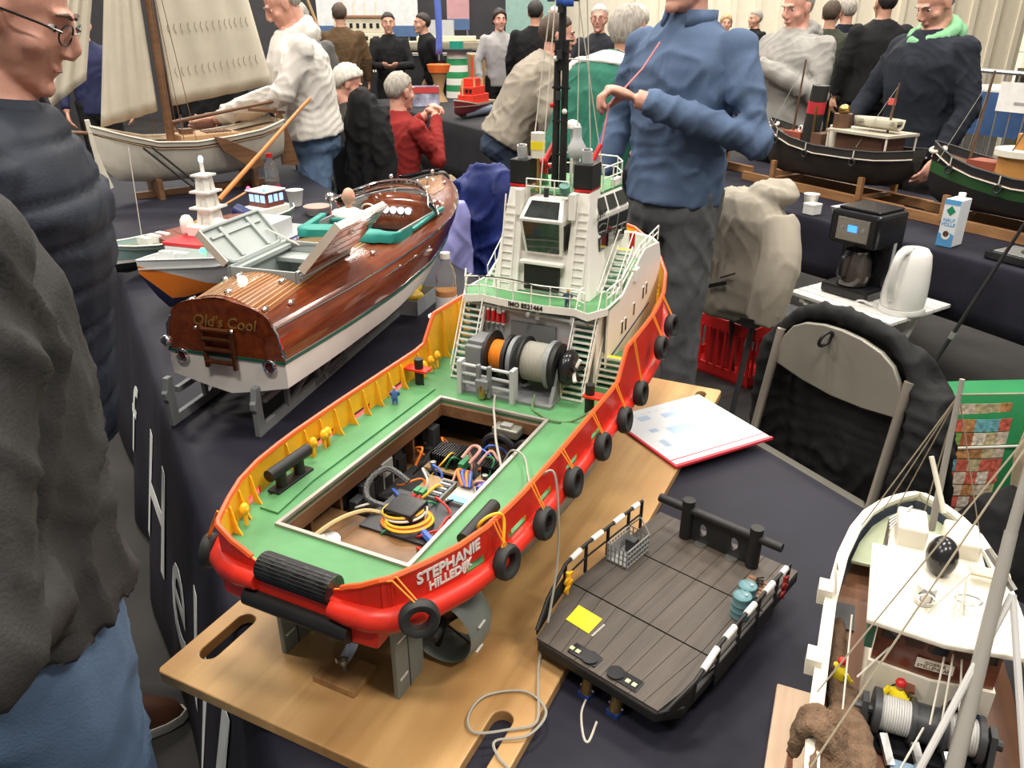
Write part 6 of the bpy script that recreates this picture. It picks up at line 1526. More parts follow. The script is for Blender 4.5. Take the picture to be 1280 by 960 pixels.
    for sd in (1,-1):
        e = MB().ell(HM @ (Vector((sd*.030,.0675,.008))*s), [q*s for q in (.0112,.0085,.0068)], HM.to_3x3(), 12, 8).build('eye', EYEW, body, smooth=True)
        MB().ell(HM @ (Vector((sd*.030,.0745,.0072))*s), [q*s for q in (.0058,.0032,.0058)], HM.to_3x3(), 10, 6).build('iris', IRIS, e, smooth=True)
        eb = MB().tube([HM @ (Vector((sd*x,y,z))*s) for x,y,z in ((.014,.092,.031),(.03,.089,.036),(.048,.076,.031))], [.003*s,.0042*s,.002*s], 6).build('eyebrow', hair or HAIRB, body, smooth=True)
    MB().tube([HM @ (Vector((x,.0925-abs(x)*.25,-.0612))*s) for x in (-.022,-.01,0,.01,.022)], .0022*s, 6).build('mouth_line', mat('lip_dark',(.25,.08,.06),.5), body)
    if glasses:
        g = MB()
        for sd in (1,-1):
            c = Vector((sd*.034,.097,.005))
            g.tube([HM @ ((c+Vector((.027*math.cos(a),-.004*abs(math.cos(a))*(1 if math.cos(a)*sd>0 else 0)*2,.018*math.sin(a))))*s) for a in [2*PI*i/18 for i in range(18)]], .0016*s, 6, closed=True)
            g.tube([HM @ (Vector(q)*s) for q in ((sd*.061,.093,.010),(sd*.078,.06,.012),(sd*.081,-.01,.010),(sd*.080,-.03,-.004))], .0022*s, 6)
        g.tube([HM @ (Vector(q)*s) for q in ((-.008,.098,.008),(0,.103,.010),(.008,.098,.008))], .0015*s, 6)
        gl = g.build('glasses', BLACKP, body, smooth=True)
        for sd in (1,-1): MB().cyl(HM @ (Vector((sd*.034,.096,.005))*s), HM @ (Vector((sd*.034,.0966,.005))*s), .019*s, n=18).build('lens', mat('lens_glass',(.97,.98,.98),.02,trans=1.0,var=0,ior=1.02), gl)
    return body
NAVYP = fabric('navy_puffer', (.020,.026,.040), .6); DCOAT = fabric('charcoal_coat', (.05,.049,.048), .8)
WHITEH = fabric('white_fleece', (.66,.63,.58)); REDS = fabric('dark_red_wool', (.25,.022,.02)); BEIGE = fabric('beige_sweat', (.30,.265,.215)); 
BLUES = fabric('blue_marl', (.085,.13,.22)); GREYH = fabric('grey_marl', (.30,.295,.275)); DENIM = fabric('dark_denim', (.018,.022,.032)); GREENK = fabric('bottle_green', (.02,.12,.08))
OLIVE = fabric('olive_coat', (.045,.05,.035)); BLK = fabric('black_cloth', (.012,.012,.013)); GREYJ = fabric('grey_jeans', (.10,.105,.11), var=.3); KHAKI = fabric('khaki_cotton', (.32,.25,.16)); DNAVY = fabric('dark_navy_trousers', (.02,.022,.035))
# A: man with glasses at the table
person('person', 'man with glasses in navy quilted jacket looking down at the models, far left', (-.985,1.43,0), 18, 1.78, NAVYP, DNAVY, HAIRB, 'short', lean=10, head=(4,25), neckup=.03, fine=True, glasses=True, quilt=True, puff=1.12, build=1.16,
       aR=((.27,.02,1.08),(.25,.05,.84)), aL=((-.27,-.02,1.10),(-.25,.02,.86)), collar=NAVYP, skin=SKINP, shoe=SHOEB, hem=-.12, legs=[((.075,.03,.49),(.05,-.03,.07)),((-.1,-.06,.49),(-.13,-.24,.07))])
# B: man in charcoal coat, closest
pb_ = person('person', 'person in charcoal coat and blue jeans with hand in pocket, nearest at left', (-.64,.735,0), 60, 1.84, DCOAT, JEANS, HAIRB, 'short', fine=True, puff=1.06, build=1.10,
       aR=((.285,-.12,1.10),(.12,.03,1.0)), aL=((-.28,-.05,1.12),(-.16,.07,1.0)), hem=.02, skirt=1.0, collar=DCOAT, fold=.015, topname='coat', hR=.9, hL=.9)
pk = MB().grid(lambda u,v: Vector((.035+.125*u, -.128-.012*math.sin(PI*u)+.035*u*u, .89-.14*v)), 8, 8).build('back_pocket', fabric('pocket_denim',(.10,.16,.27)), pb_, smooth=True, solid=.004)
# C: man in white hoodie
person('person', 'man in white hoodie and jeans reaching down to the sailing boat', (-1.2,4.92,0), 200, 1.86, WHITEH, JEANS, HAIRG, 'short', lean=7, head=(0,30), fine=True, hood=WHITEH, topname='hoodie', build=1.18, puff=1.12,
       aR=((.27,.12,1.13),(.12,.50,1.02)), aL=((-.25,.16,1.16),(-.10,.52,1.02)), hL=.2, hem=-.03, skin=SKINP)
# H: man in blue sweater
ph = person('person', 'man in blue half-zip sweater holding a pink cord, behind the tug', (.61,2.98,0), 222, 1.94, BLUES, GREYJ, HAIRG, 'short', fine=True, build=1.02, puff=1.0, topname='sweater', collar=BLUES, hem=-.05,
       aR=((.27,-.02,1.14),(.27,.10,.90)), aL=((-.31,.03,1.12),(-.02,.26,1.24)), hL=.75, hR=.4, skin=SKINP, legs=[((.12,.02,.52),(.14,0,.07)),((-.10,.02,.52),(-.11,0,.07))])
MB().tube([(.03,.36,1.33),(.02,.40,1.20),(.03,.42,1.0)], .003, 6).build('pink_cord', mat('pink_cord',(.6,.2,.2),.6), ph)
MB().tube([(.03,.36,1.33),(.01,.22,1.44),(.0,.15,1.52)], .003, 6).build('pink_cord', MATS['pink_cord'], ph)
# D,E seated
person('person', 'grey-haired man in dark red sweater seated with clasped hands', (-.80,5.45,0), 52, 1.78, REDS, KHAKI, HAIRG, 'short', sit=True, lean=8, head=(6,4), fine=True, topname='sweater',
       aR=((.26,.16,.72),(.06,.36,.98)), aL=((-.26,.18,.74),(-.02,.36,.98)), hR=.7, hL=.7, skin=SKINP)
person('person', 'white-haired person slumped in green padded chair', (-1.19,6.2,0), 30, 1.76, fabric('dark_grey_knit',(.05,.045,.042)), BLK, HAIRW, 'curly', sit=True, lean=-4, head=(18,22), topname='jacket', skin=SKINP, fine=True, aR=((.25,.1,.75),(.15,.32,.66)), aL=((-.25,.1,.75),(-.15,.32,.66)))
# F: woman in beige sweatshirt
person('person', 'woman in beige sweatshirt bending forward to the right', (-.03,5.0,0), 8, 1.76, BEIGE, fabric('navy_jeans',(.035,.05,.085)), HAIRB, 'bun', lean=30, head=(0,6), fine=True, topname='sweatshirt', puff=1.16, build=1.08,
       aR=((.29,.20,1.10),(.26,.22,.86)), aL=((-.22,.34,1.12),(-.16,.50,.95)), hem=-.04, skin=SKINP)
# G: man bending in green and white sweater
pg_ = person('person', 'person in bottle-green sweater with white shoulders bending behind blue-sweater man', (.33,3.95,0), 40, 1.80, GREENK, BLK, HAIRG, 'short', lean=30, fine=True, topname='sweater', puff=1.16, build=1.18, yoke=WHITEH, aR=((.28,.25,1.05),(.2,.45,.9)), aL=((-.26,.28,1.08),(-.15,.5,.95)), hem=-.05)
# I: grey hoodie
person('person', 'man in grey hooded jacket with raised hands behind the steam tugs', (1.80,5.44,0), 206, 1.84, GREYH, BLK, HAIRG, 'short', head=(-4,14), fine=True, hood=GREYH, topname='hooded_jacket', build=1.26, puff=1.16,
       aR=((.30,.10,1.14),(.16,.28,1.32)), aL=((-.32,.08,1.12),(.02,.30,1.30)), hR=.6, hL=.6, skin=SKINP, hem=-.12)
# J: denim jacket
person('person', 'man in dark denim jacket with pale green hood looking down at steam tugs', (2.33,4.68,0), 200, 1.86, DENIM, BLK, HAIRG, 'short', lean=5, head=(0,30), fine=True, hood=mat('mint_green',(.22,.50,.27),.8), topname='denim_jacket', build=1.14, puff=1.12,
       aR=((.30,.10,1.12),(.26,.28,.95)), aL=((-.30,.02,1.10),(-.28,.14,.86)), skin=SKINP, hem=-.10)
# background visitors
def vis(label, px, Y, face, H, top, hair, style='short', bot=None, **k):
    person('person', label, (px, Y, 0), face, H, top, bot or BLK, hair, style, **k)
vis('smiling woman in dark maroon jacket behind the barrier', 2.95, 11.9, 262, 1.68, fabric('maroon_jacket',(.035,.02,.022)), HAIRY, 'long', skin=SKINP, aL=((-.26,.1,1.14),(.0,.24,1.12)), aR=((.26,.1,1.14),(.05,.24,1.15)))
vis('grey-haired man in dark jacket beside the smiling woman', 3.5, 12.4, 200, 1.74, BLK, HAIRG)
vis('person in olive parka seen from behind near the barrier', 3.02, 8.2, 60, 1.80, OLIVE, HAIRB, puff=1.15, build=1.1)
vis('person in navy jacket with white stripes near the barrier', 3.60, 9.3, 95, 1.84, fabric('navy_stripe_coat',(.012,.014,.022)), HAIRG, build=1.1)
vis('tall person in black coat standing behind the denim jacket man', 3.22, 7.5, 95, 1.90, BLK, HAIRD, build=1.15, puff=1.1)
vis('person in dark green coat left of the smiling woman', 2.25, 10.2, 210, 1.74, fabric('green_coat',(.022,.035,.025)), HAIRD, skin=SKINP)
vis('child in brown and white striped sweater behind the barrier', 4.5, 10.4, 230, 1.22, mat('striped_brown',(.12,.04,.03),.8), HAIRY, 'long', bot=mat('cream_trousers',(.4,.36,.3),.8))
vis('woman in grey top with pink scarf in the background', -.15, 10.2, 285, 1.74, fabric('pale_grey_top',(.36,.35,.35)), HAIRD, 'long', skin=SKINP)
vis('person in black jacket holding a phone in the background', -1.45, 10.1, 280, 1.70, BLK, HAIRD, skin=SKIN, aR=((.25,.1,1.12),(.05,.3,1.12)), aL=((-.25,.1,1.12),(-.02,.3,1.12)))
vis('person in brown coat seen from behind near big ship model', -1.95, 9.8, 100, 1.80, fabric('brown_coat',(.10,.06,.03)), HAIRB, build=1.15)
vis('person in grey shirt seen from behind white hoodie man', -1.72, 7.0, 110, 1.76, fabric('grey_shirt',(.12,.12,.115)), HAIRG, build=1.1)
vis('person in black coat turned away next to pink scarf woman', .25, 9.25, 80, 1.82, BLK, HAIRD, build=1.15)
vis('smiling man with glasses in dark jacket at the back', .82, 8.1, 255, 1.76, fabric('dark_jacket',(.022,.024,.03)), HAIRW, skin=SKINP, glasses=True)
vis('woman with curly grey hair at the back by the blue sweater man', 1.10, 7.6, 215, 1.74, BLK, HAIRW, 'curly', skin=SKINP)
vis('person in black hooded top bending by the dark stand', -.95, 10.6, 200, 1.72, BLK, HAIRD, lean=15, build=1.1)
vis('dark-haired man with white cap near the back stands', .48, 9.6, 250, 1.76, BLK, HAIRW, skin=SKINP)
vis('person in blue top partly hidden behind the cream jib', -3.7, 7.4, 300, 1.70, mat('royal_blue_top',(.015,.02,.07),.8), HAIRD, skin=SKINP)
vis('person in black sweater behind the mainsail', -2.1, 5.75, 250, 1.84, BLK, HAIRD, build=1.15)
# ================================================================ right-hand row of tables
def cloth_table(name, n0, n1, d0, d1, drop, label, m):
    T = empty(name, ND((n0+n1)/2,(d0+d1)/2), TROT, label, 'table'); w_ = (n1-n0)/2; l = (d1-d0)/2
    def fn(u, v):
        pr = [(-w_-.012,.735-drop),(-w_-.008,.735-drop*.5),(-w_-.004,.72),(-w_+.004,.738),(-w_*.5,.74),(w_*.5,.74),(w_-.004,.738),(w_+.004,.72),(w_+.01,.735-drop*.6)]
        k = u*8; i = min(7,int(k)); x = lerp(pr[i][0],pr[i+1][0],k-i); z = lerp(pr[i][1],pr[i+1][1],k-i); y = lerp(-l,l,v)
        if z < .71: x += .012*math.sin(y*8+2*math.sin(y*3))*(.72-z)/drop*(1 if x > 0 else -1)
        return Vector((x,y,z))
    MB().grid(fn, 16, 60).build('tablecloth', m, T, smooth=True, sharp=70, solid=.002)
    e = MB().grid(lambda u,v: Vector((lerp(-w_,w_,u), -l-.004-.01*v, .738-v*drop)), 12, 6).build('cloth_end', m, T, smooth=True, solid=.002)
    MB().box(-w_+.01,w_-.01,-l+.01,l-.01,.71,.736).build('table_top', MATS['chipboard'], T)
    for x in (-w_+.08,w_-.08):
        for y in (-l+.15,0,l-.15): MB().cyl((x,y,0),(x,y,.71),.016).build('leg', STEEL, T)
NAVY2 = mat('dark_navy_cloth', (.016,.016,.026), .75, var=.25, scale=6, bump=.25, bscale=9, spec=.2)
cloth_table('side_table', 3.02, 3.95, 1.15, 4.75, .26, 'dark cloth table carrying the steam tug models on the right', NAVY2)
cloth_table('back_table', 3.06, 4.35, 5.85, 9.05, .5, 'dark cloth table carrying the small red ship at the back', mat('black_cloth_table',(.012,.012,.016),.8,var=.3,scale=5))
TAN = woodmat('stand_pine', (.22,.10,.04), (.36,.19,.08), .5, 1, 6)
def steam_tug(name, label, nc, d_bow, d_stern, cols, funnel=True, sup='brown', lift=.06, cr_label=''):
    L = abs(d_bow-d_stern); sg = 1 if d_bow > d_stern else -1
    T = empty(name, ND(nc, d_stern, .742), TROT + (PI/2 if sg > 0 else -PI/2), label, 'ship model')
    k = L/.95; xs = [q*k for q in (0,.02,.06,.14,.3,.5,.68,.8,.87,.91,.935,.95)]
    hb = lambda x: interp([(0,.05),(.02,.085),(.06,.115),(.15,.14),(.5,.145),(.7,.125),(.82,.085),(.9,.04),(.935,.015),(.95,.003)], x/k)
    zk = lambda x: interp([(0,.15),(.06,.09),(.2,.045),(.8,.035),(.9,.05),(.95,.12)], x/k)+lift-.03
    zs = lambda x: interp([(0,.255),(.2,.23),(.5,.225),(.75,.25),(.95,.31)], x/k)+lift-.03
    zw = lambda x: interp([(0,.2),(.5,.185),(.95,.225)], x/k)+lift-.03
    bot, side = cols
    bands = [('hull_bottom', zk, lambda x: zw(x)-.05, bot[0]), ('waterline_band', lambda x: zw(x)-.05, zw, bot[1]), ('hull_side', zw, zs, side)]
    hull(T, xs, hb, zk, zs, lambda x: interp([(0,.5),(.3,.22),(.7,.3),(.95,.7)], x/k), bands)
    edgetube(T, xs, hb, lambda x: zs(x)-.04, .0032, COTTON, 'white_rope_line'); edgetube(T, xs, hb, zs, .004, DGREY, 'cap_rail')
    dw = woodmat('tug_deck_wood', (.07,.035,.02), (.14,.07,.04), .6, 0, 9)
    deckplate(T, xs, hb, lambda x: zs(x)-.035, dw, 'deck')
    zd = .2+lift-.03
    if sup == 'brown':
        MB().box(.15*k,.42*k,-.085,.085,zd,zd+.10).build('deckhouse', woodmat('teak_house',(.07,.03,.018),(.13,.06,.03),.5,0,9), T)
        MB().box(.10*k,.46*k,-.115,.115,zd+.10,zd+.112).build('house_roof', mat('weathered_cream',(.42,.38,.3),.6), T)
        for x in (.11*k,.45*k):
            for s in (1,-1): MB().cyl((x,s*.108,zd),(x,s*.108,zd+.1),.005,n=6).build('roof_post', CREAM, T)
        bt = MB().loft([[Vector((.13*k+.26*k*u, y*w_, zd+.125+z)) for y,z in ((-.05,.05),(-.04,.015),(0,.0),(.04,.015),(.05,.05))] for u,w_ in ((0,.6),(.2,1),(.6,1),(1,.15))], closed=False).build('lifeboat', mat('boat_cream',(.45,.42,.33),.6), T, smooth=True, solid=.004)
        MB().box(.14*k,.36*k,-.04,.04,zd+.155,zd+.168).build('boat_cover', mat('canvas_olive',(.30,.28,.2),.8), bt)
        MB().cyl((.50*k,0,zd),(.50*k,0,zd+.115),.028,n=16).build('vent_drum', CREAM, T, smooth=True)
        MB().box(.53*k,.6*k,-.06,.06,zd,zd+.07).build('skylight', dw, T)
        wh = MB().cyl((.44*k,.03,zd+.112),(.44*k,.03,zd+.18),.045,n=14).build('wheel_shelter', woodmat('teak_house2',(.08,.04,.02),(.16,.08,.04),.5,2,9), T, smooth=True)
        MB().ell((.44*k,.03,zd+.2),(.03,.03,.025),nu=12,nv=8).build('brass_compass', BRASS, wh, smooth=True)
        MB().box(.68*k,.8*k,-.05,.05,zd+.02,zd+.06).build('red_brown_case', mat('red_lead',(.28,.07,.04),.5), T)
        for y in (-.03,.01): MB().torus((.72*k,y,zd+.075),(.3,1,.2),.016,.004,16,6).build('life_ring', WHITE, T, smooth=True)
    elif sup == 'ochre':
        oc = mat('ochre_house', (.48,.23,.06), .5)
        MB().lathe([(.0,zd),(.1,zd),(.1,zd+.1),(.105,zd+.102),(.105,zd+.115),(0,zd+.115)],(.55*k,0,0),n=24).build('round_house', oc, T, smooth=True, sharp=50)
        MB().lathe([(.103,zd+.1),(.12,zd+.1),(.12,zd+.125),(.112,zd+.125)],(.55*k,0,0),n=24).build('bridge_wing', CREAM, T, smooth=True, sharp=50)
        MB().box(.50*k,.58*k,-.045,.045,zd+.115,zd+.19).build('wheelhouse', oc, T, bevel=.004)
        for y in (-.03,0,.03): MB().box(.58*k,.585*k,y-.01,y+.01,zd+.145,zd+.175).build('window', GLASSD, T)
        MB().box(.63*k,.76*k,-.05,.05,zd,zd+.06).build('fore_hatch', mat('red_lead',(.28,.07,.04),.5), T)
        for i in range(4): MB().tube([(.56*k,.1*math.cos(i*1.6),zd+.11),(.5*k,0,zd+.42)],.003,5).build('shroud', dw, T)
        MB().cyl((.5*k,0,zd),(.5*k,0,zd+.45),.011,.007,n=10).build('mast', dw, T, smooth=True)
    else:
        MB().box(.25*k,.5*k,-.07,.07,zd,zd+.08).build('deckhouse', mat('ochre_house2',(.45,.25,.09),.5), T)
        MB().box(.22*k,.53*k,-.085,.085,zd+.08,zd+.09).build('house_roof', CREAM, T)
        MB().box(.32*k,.44*k,-.05,.05,zd+.09,zd+.13).build('red_bridge', mat('rust_red',(.4,.07,.04),.5), T)
        MB().box(.31*k,.45*k,-.055,.055,zd+.13,zd+.136).build('bridge_roof', CREAM, T)
    if funnel:
        f = MB().cyl((.66*k,0,zd),(.635*k,0,zd+.30),.046,.043,n=22).build('funnel', mat('funnel_black',(.022,.022,.02),.5), T, smooth=True)
        MB().cyl((.6467*k,0,zd+.16),(.6417*k,0,zd+.22),.0458,.0452,n=22).build('red_band', mat('funnel_red',(.5,.03,.04),.5), f, smooth=True)
        MB().cyl((.6352*k,0,zd+.297),(.635*k,0,zd+.3),.04,n=20).build('funnel_bore', BLACK, f)
        for s in (-1,1): MB().cyl((.60*k,s*.05,zd),(.60*k,s*.05,zd+.2),.006,n=8).build('steam_pipe', BRASS, T, smooth=True)
    for x,h in ((.78*k,.42),(.2*k,.34)):
        MB().cyl((x,0,zd),(x-.02,0,zd+h),.007,.004,n=8).build('mast', woodmat('spar',(.08,.04,.02),(.16,.09,.05),.5,2,9), T, smooth=True)
        for s in (-1,1): MB().tube([(x+.08,s*.1,zd+.04),(x-.015,0,zd+h*.95)],.0013,4).build('stay', ROPE, T)
    MB().box(.2*k-.02,.2*k+.02,-.002,.002,zd+.24,zd+.27).build('pennant', mat('pennant_red',(.7,.12,.1),.6), T)
    for x in (.25*k,.55*k,.8*k):
        for s in (1,-1):
            t = MB().torus((x,s*(hb(x)+.006),zs(x)-.055),(0,1,0),.016,.005,14,6).build('tyre_fender', BLACK, T, smooth=True)
            MB().tube([(x,s*(hb(x)+.004),zs(x)),(x,s*(hb(x)+.006),zs(x)-.04)],.003,5).build('lashing', COTTON, t)
    MB().torus((.93*k,0,zs(.93*k)-.03),(0,.3,1),.03,.009,16,8,0,PI*2).build('bow_pudding', COTTON, T, smooth=True)
    S = empty('boat_cradle', ND(nc, (d_bow+d_stern)/2, .742), TROT, cr_label, 'stand')
    for x in (-.11,.11): MB().box(x-.012,x+.012,-L*.55,L*.55,0,.045).build('runner', TAN, S, bevel=.002)
    for y in (-L*.3,L*.3):
        MB().box(-.13,.13,y-.012,y+.012,.03,.05).build('cross_piece', TAN, S)
        for x in (-.13,.13): MB().box(x-.01,x+.01,y-.014,y+.014,.03,.14).build('upright', TAN, S)
gb = mat('hull_green', (.03,.10,.03), .5); bk = mat('hull_black', (.016,.016,.017), .45); bb = mat('hull_brown_black', (.028,.022,.017), .55, var=.3); gs_ = mat('grey_black_side',(.04,.038,.036),.5)
steam_tug('steam_tug_model', 'black steam tug model with red-banded funnel, middle of the right table', 3.52, 3.38, 2.42, ((bb,bb),gs_), cr_label='pine cradle under the red-banded funnel tug')
steam_tug('steam_tug_model', 'black tug model with green waterline half hidden by blue-sweater man', 3.45, 4.55, 3.56, ((bk,gb),bk), funnel=False, sup='red', cr_label='pine cradle under the tug half hidden by blue-sweater man')
steam_tug('steam_tug_model', 'black and green tug model with ochre deckhouse at the right edge', 3.5, 2.34, 1.35, ((bk,gb),bk), funnel=False, sup='ochre', cr_label='pine cradle under the tug with ochre deckhouse')
# things on the right table
def carton():
    C = empty('milk_carton', ND(3.12,1.93,.742), TROT+.15, 'white and blue milk carton on the dark table', 'carton')
    pm = mat('carton_white',(.70,.74,.78),.4,var=.03); bm_ = mat('carton_blue',(.10,.33,.62),.4)
    MB().box(-.045,.045,-.032,.032,0,.19).build('box', pm, C, bevel=.003)
    MB().cyl((.02,0,.19),(.02,0,.21),.014,n=16).build('cap', WHITE, C, smooth=True)
    M = basis((-.0455,0,0),(0,-1,0),(0,0,1))
    MB().prism([(-.032,.0),(.032,.0),(.032,.05),(.01,.06),(-.01,.045),(-.032,.055)],-.0006,.0006,M).build('blue_base', bm_, C)
    MB().prism([(0,.125),(.018,.145),(0,.165),(-.018,.145)],-.0008,.0008,M).build('green_diamond', mat('logo_green',(.02,.22,.10),.4), C)
    MB().prism([(-.032,.17),(.032,.17),(.032,.19),(-.032,.19)],-.0006,.0006,M).build('blue_band', bm_, C)
    for t,z in (('HALF',.108),('VOLLE',.09)): textmesh('carton_text', t, .020, bm_, C, M @ Matrix.Translation((0,z,.0008)), depth=.0004)
    MB().cyl((-.0455,0,.045),(-.047,0,.045),.017,n=18).build('coffee_cup_print', WHITE, C); MB().cyl((-.0468,0,.052),(-.0475,0,.052),.012,n=16).build('coffee_print', mat('coffee_brown',(.1,.05,.03),.5), C)
carton()
cup(ND(3.1,2.65,.742), 'small white paper cup on the dark table behind coffee maker', .036, .08)
o = MB().box(-.03,.03,-.03,.03,0,.05).build('small_carton', mat('white_card',(.7,.7,.68),.6), None, bevel=.002, loc=ND(3.06,2.6,.742), rotz=TROT); tag(o,'little white box in front of the paper cup','box'); MB().box(-.031,.031,-.031,.031,.04,.051).build('lid', WHITE, o, bevel=.002)
tb = empty('plastic_tub', ND(3.13,2.42,.742), TROT, 'clear plastic food box behind the coffee maker', 'tub')
MB().loft([[Vector((a*x,b*y,z)) for x,y in ((-1,-1),(1,-1),(1,1),(-1,1))] for a,b,z in ((.05,.07,0),(.06,.08,.05))]).build('tub_body', MATS['frosted_plastic'], tb); MB().box(-.063,.063,-.083,.083,.05,.056).build('tub_lid', mat('tub_lid',(.5,.48,.55),.3), tb, bevel=.002)
o = MB().box(-.03,.03,-.03,.03,0,.08).build('blue_carton', mat('pale_blue_card',(.35,.55,.7),.5), None, bevel=.002, loc=ND(3.1,2.24,.742), rotz=TROT); tag(o,'pale blue carton next to the plastic food box','carton'); MB().box(-.0305,.0305,-.0305,.0305,.055,.07).build('white_stripe', WHITE, o)
sc = empty('black_tray', ND(3.15,1.62,.742), TROT, 'flat black device with steel top at the right table edge', 'device')
MB().box(-.09,.09,-.12,.12,0,.03).build('case', BLACKP, sc, bevel=.003); MB().box(-.07,.07,-.1,.1,.03,.034).build('steel_plate', STEEL, sc, bevel=.001); MB().cyl((0,0,.034),(0,0,.04),.03,n=18).build('knob', DGREY, sc)
# long black fishing-rod like pole leaning at the right
o = MB().cyl((1.38,2.62,.02),(1.84,2.55,1.42),.009,.004,n=10).build('black_pole', BLACK, None, smooth=True); tag(o,'thin black pole leaning across the right side','pole')
MB().cyl((1.56,2.593,.56),(1.568,2.592,.585),.011,n=10).build('joint_ring', STEEL, o)
# ================================================================ coffee corner
def coffee():
    Tb = empty('folding_side_table', (1.47,3.08,0), R_(-57), 'small white slatted folding table with coffee maker and kettle', 'table')
    zt = .55; wm = mat('white_slat', (.68,.67,.64), .5)
    for i in range(7): MB().box(-.235,.235,-.205+.059*i,-.205+.059*i+.053,zt-.015,zt).build('slat', wm, Tb, bevel=.002)
    for x in (-.17,.17): MB().box(x-.012,x+.012,-.2,.2,zt-.035,zt-.015).build('batten', wm, Tb)
    for x in (-.15,.15):
        MB().bar((x,-.19,zt-.03),(x,.17,.02),.018,.028).build('leg', wm, Tb); MB().bar((x*.88,.19,zt-.03),(x*.88,-.17,.02),.018,.028).build('leg', wm, Tb)
    MB().cyl((-.16,0,zt*.5),(.16,0,zt*.5),.008).build('cross_rod', wm, Tb)
    K = empty('coffee_maker', (1.43,3.13,zt+.001), R_(35), 'black filter coffee maker with steel panel and blue display', 'coffee maker')
    # local: front faces -x
    MB().box(-.09,.11,-.105,.105,0,.045).build('base', BLACKP, K, bevel=.012)
    MB().box(.02,.11,-.105,.105,.04,.30).build('tank', BLACKP, K, bevel=.01)
    MB().box(-.095,.11,-.108,.108,.215,.35).build('head', BLACKP, K, bevel=.014)
    MB().box(-.075,.10,-.09,.09,.35,.362).build('lid', BLACKP, K, bevel=.006)
    st = MB().box(-.099,-.094,-.07,.07,.235,.325).build('steel_panel', mat('brushed_steel',(.45,.44,.42),.3,.9,stretch=(1,1,30)), K, bevel=.002)
    ds_ = MB().box(-.1005,-.0985,-.02,.02,.272,.298).build('blue_display', mat('display_blue',(.03,.15,1.0),.3,emit=3), st)
    for y in (-.045,.045): MB().cyl((-.099,y,.285),(-.102,y,.285),.007,n=12).build('button', STEEL, st)
    cf = MB().lathe([(0,.05),(.06,.05),(.068,.09),(.06,.15),(.045,.18),(.048,.19),(0,.19)],(-.03,0,0),n=24).build('glass_carafe', mat('smoked_glass',(.05,.04,.035),.05,coat=.6), K, smooth=True)
    MB().tube(smoothpath([(-.075,.0,.185),(-.125,0,.17),(-.125,0,.10),(-.095,0,.08)]),.009,8).build('carafe_handle', BLACKP, cf, smooth=True)
    MB().box(-.092,-.085,.05,.06,.30,.31).build('led', MATS['lit_lens'], K)
    MB().box(.04,.06,-.1075,-.1045,.1,.26).build('water_gauge', mat('gauge_grey',(.4,.4,.4),.2), K)
    E = empty('electric_kettle', (1.53,2.92,zt+.001), R_(35), 'white plastic electric kettle on the slatted table', 'kettle')
    wp_ = mat('kettle_white',(.74,.74,.71),.28,var=.02)
    def kr(r, z, o, n=24): return [Vector((r*1.0*math.cos(2*PI*i/n)+o, r*.92*math.sin(2*PI*i/n), z)) for i in range(n)]
    MB().loft([kr(.092,.0,0),kr(.094,.008,0),kr(.09,.022,0)]).build('power_base', wp_, E, smooth=True)
    MB().loft([kr(.086,.024,0),kr(.088,.06,0),kr(.084,.12,.004),kr(.076,.18,.01),kr(.066,.225,.014),kr(.05,.245,.014),kr(.02,.252,.012)]).build('kettle_body', wp_, E, smooth=True)
    MB().loft([[Vector((.06+a,y,z)) for a,y,z in ((0,-.02,.2),(.035,0,.235),(0,.02,.2),(0,0,.24))],[Vector((.05+a,y,z)) for a,y,z in ((0,-.03,.16),(.02,0,.2),(0,.03,.16),(0,0,.235))]]).build('spout', wp_, E, smooth=True)
    MB().tube(smoothpath([(-.03,0,.245),(-.08,0,.24),(-.105,0,.2),(-.105,0,.12),(-.08,0,.06)]),[.016]*25,10).build('handle', wp_, E, smooth=True)
    MB().box(-.022,-.004,-.01,.01,.25,.256).build('lid_button', LGREY, E, bevel=.002)
    MB().tube(smoothpath([(-.06,.08,.008),(-.05,.16,.0),(-.06,.19,-.12),(-.1,.2,-.3),(-.05,.22,-.48),(.1,.25,-.535)]),.005,6).build('power_cord', wp_, E, smooth=True)
coffee()
def red_crate():
    C = empty('red_crate', (1.10,3.60,0), R_(-50), 'red plastic crate with white paper on the floor', 'crate')
    l,w_,h = .2,.15,.30
    MB().box(-l,l,-w_,w_,0.002,.012).build('crate_floor', REDD, C)
    for z0,z1 in ((.0,.06),(.24,h)):
        for a in ((-l,l,-w_,-w_+.008),(-l,l,w_-.008,w_),(-l,-l+.008,-w_,w_),(l-.008,l,-w_,w_)): MB().box(*a,z0+.002,z1).build('crate_band', REDD, C, bevel=.002)
    for i in range(9):
        x = -l+.01+(2*l-.03)*i/8
        for s in (-1,1): MB().box(x,x+.012,s*w_-.004,s*w_+.004,.05,.25).build('crate_rib', REDD, C)
    for i in range(7):
        y = -w_+.01+(2*w_-.03)*i/6
        for s in (-1,1): MB().box(s*l-.004,s*l+.004,y,y+.012,.05,.25).build('crate_rib', REDD, C)
    b = MB()
    for i in range(6): b.ell((-.05+.03*i,.02*math.sin(i*2),.27+.015*(i%3)),(.05,.05,.04))
    for i in range(4): b.ell((-.1,.02*i-.03,.33),(.04,.04,.06))
    o = blob(b,'paper_bag',mat('white_paper_bag',(.6,.58,.55),.6),None,.012,.04,.04,1); o.location = (1.10,3.60,0); tag(o,'crumpled white paper bag sticking out of red crate','bag')
    o2 = MB().box(-.13,.02,-.05,.06,.015,.27).build('bottle_block', mat('dark_red_mesh',(.25,.02,.02),.4), C)
red_crate()
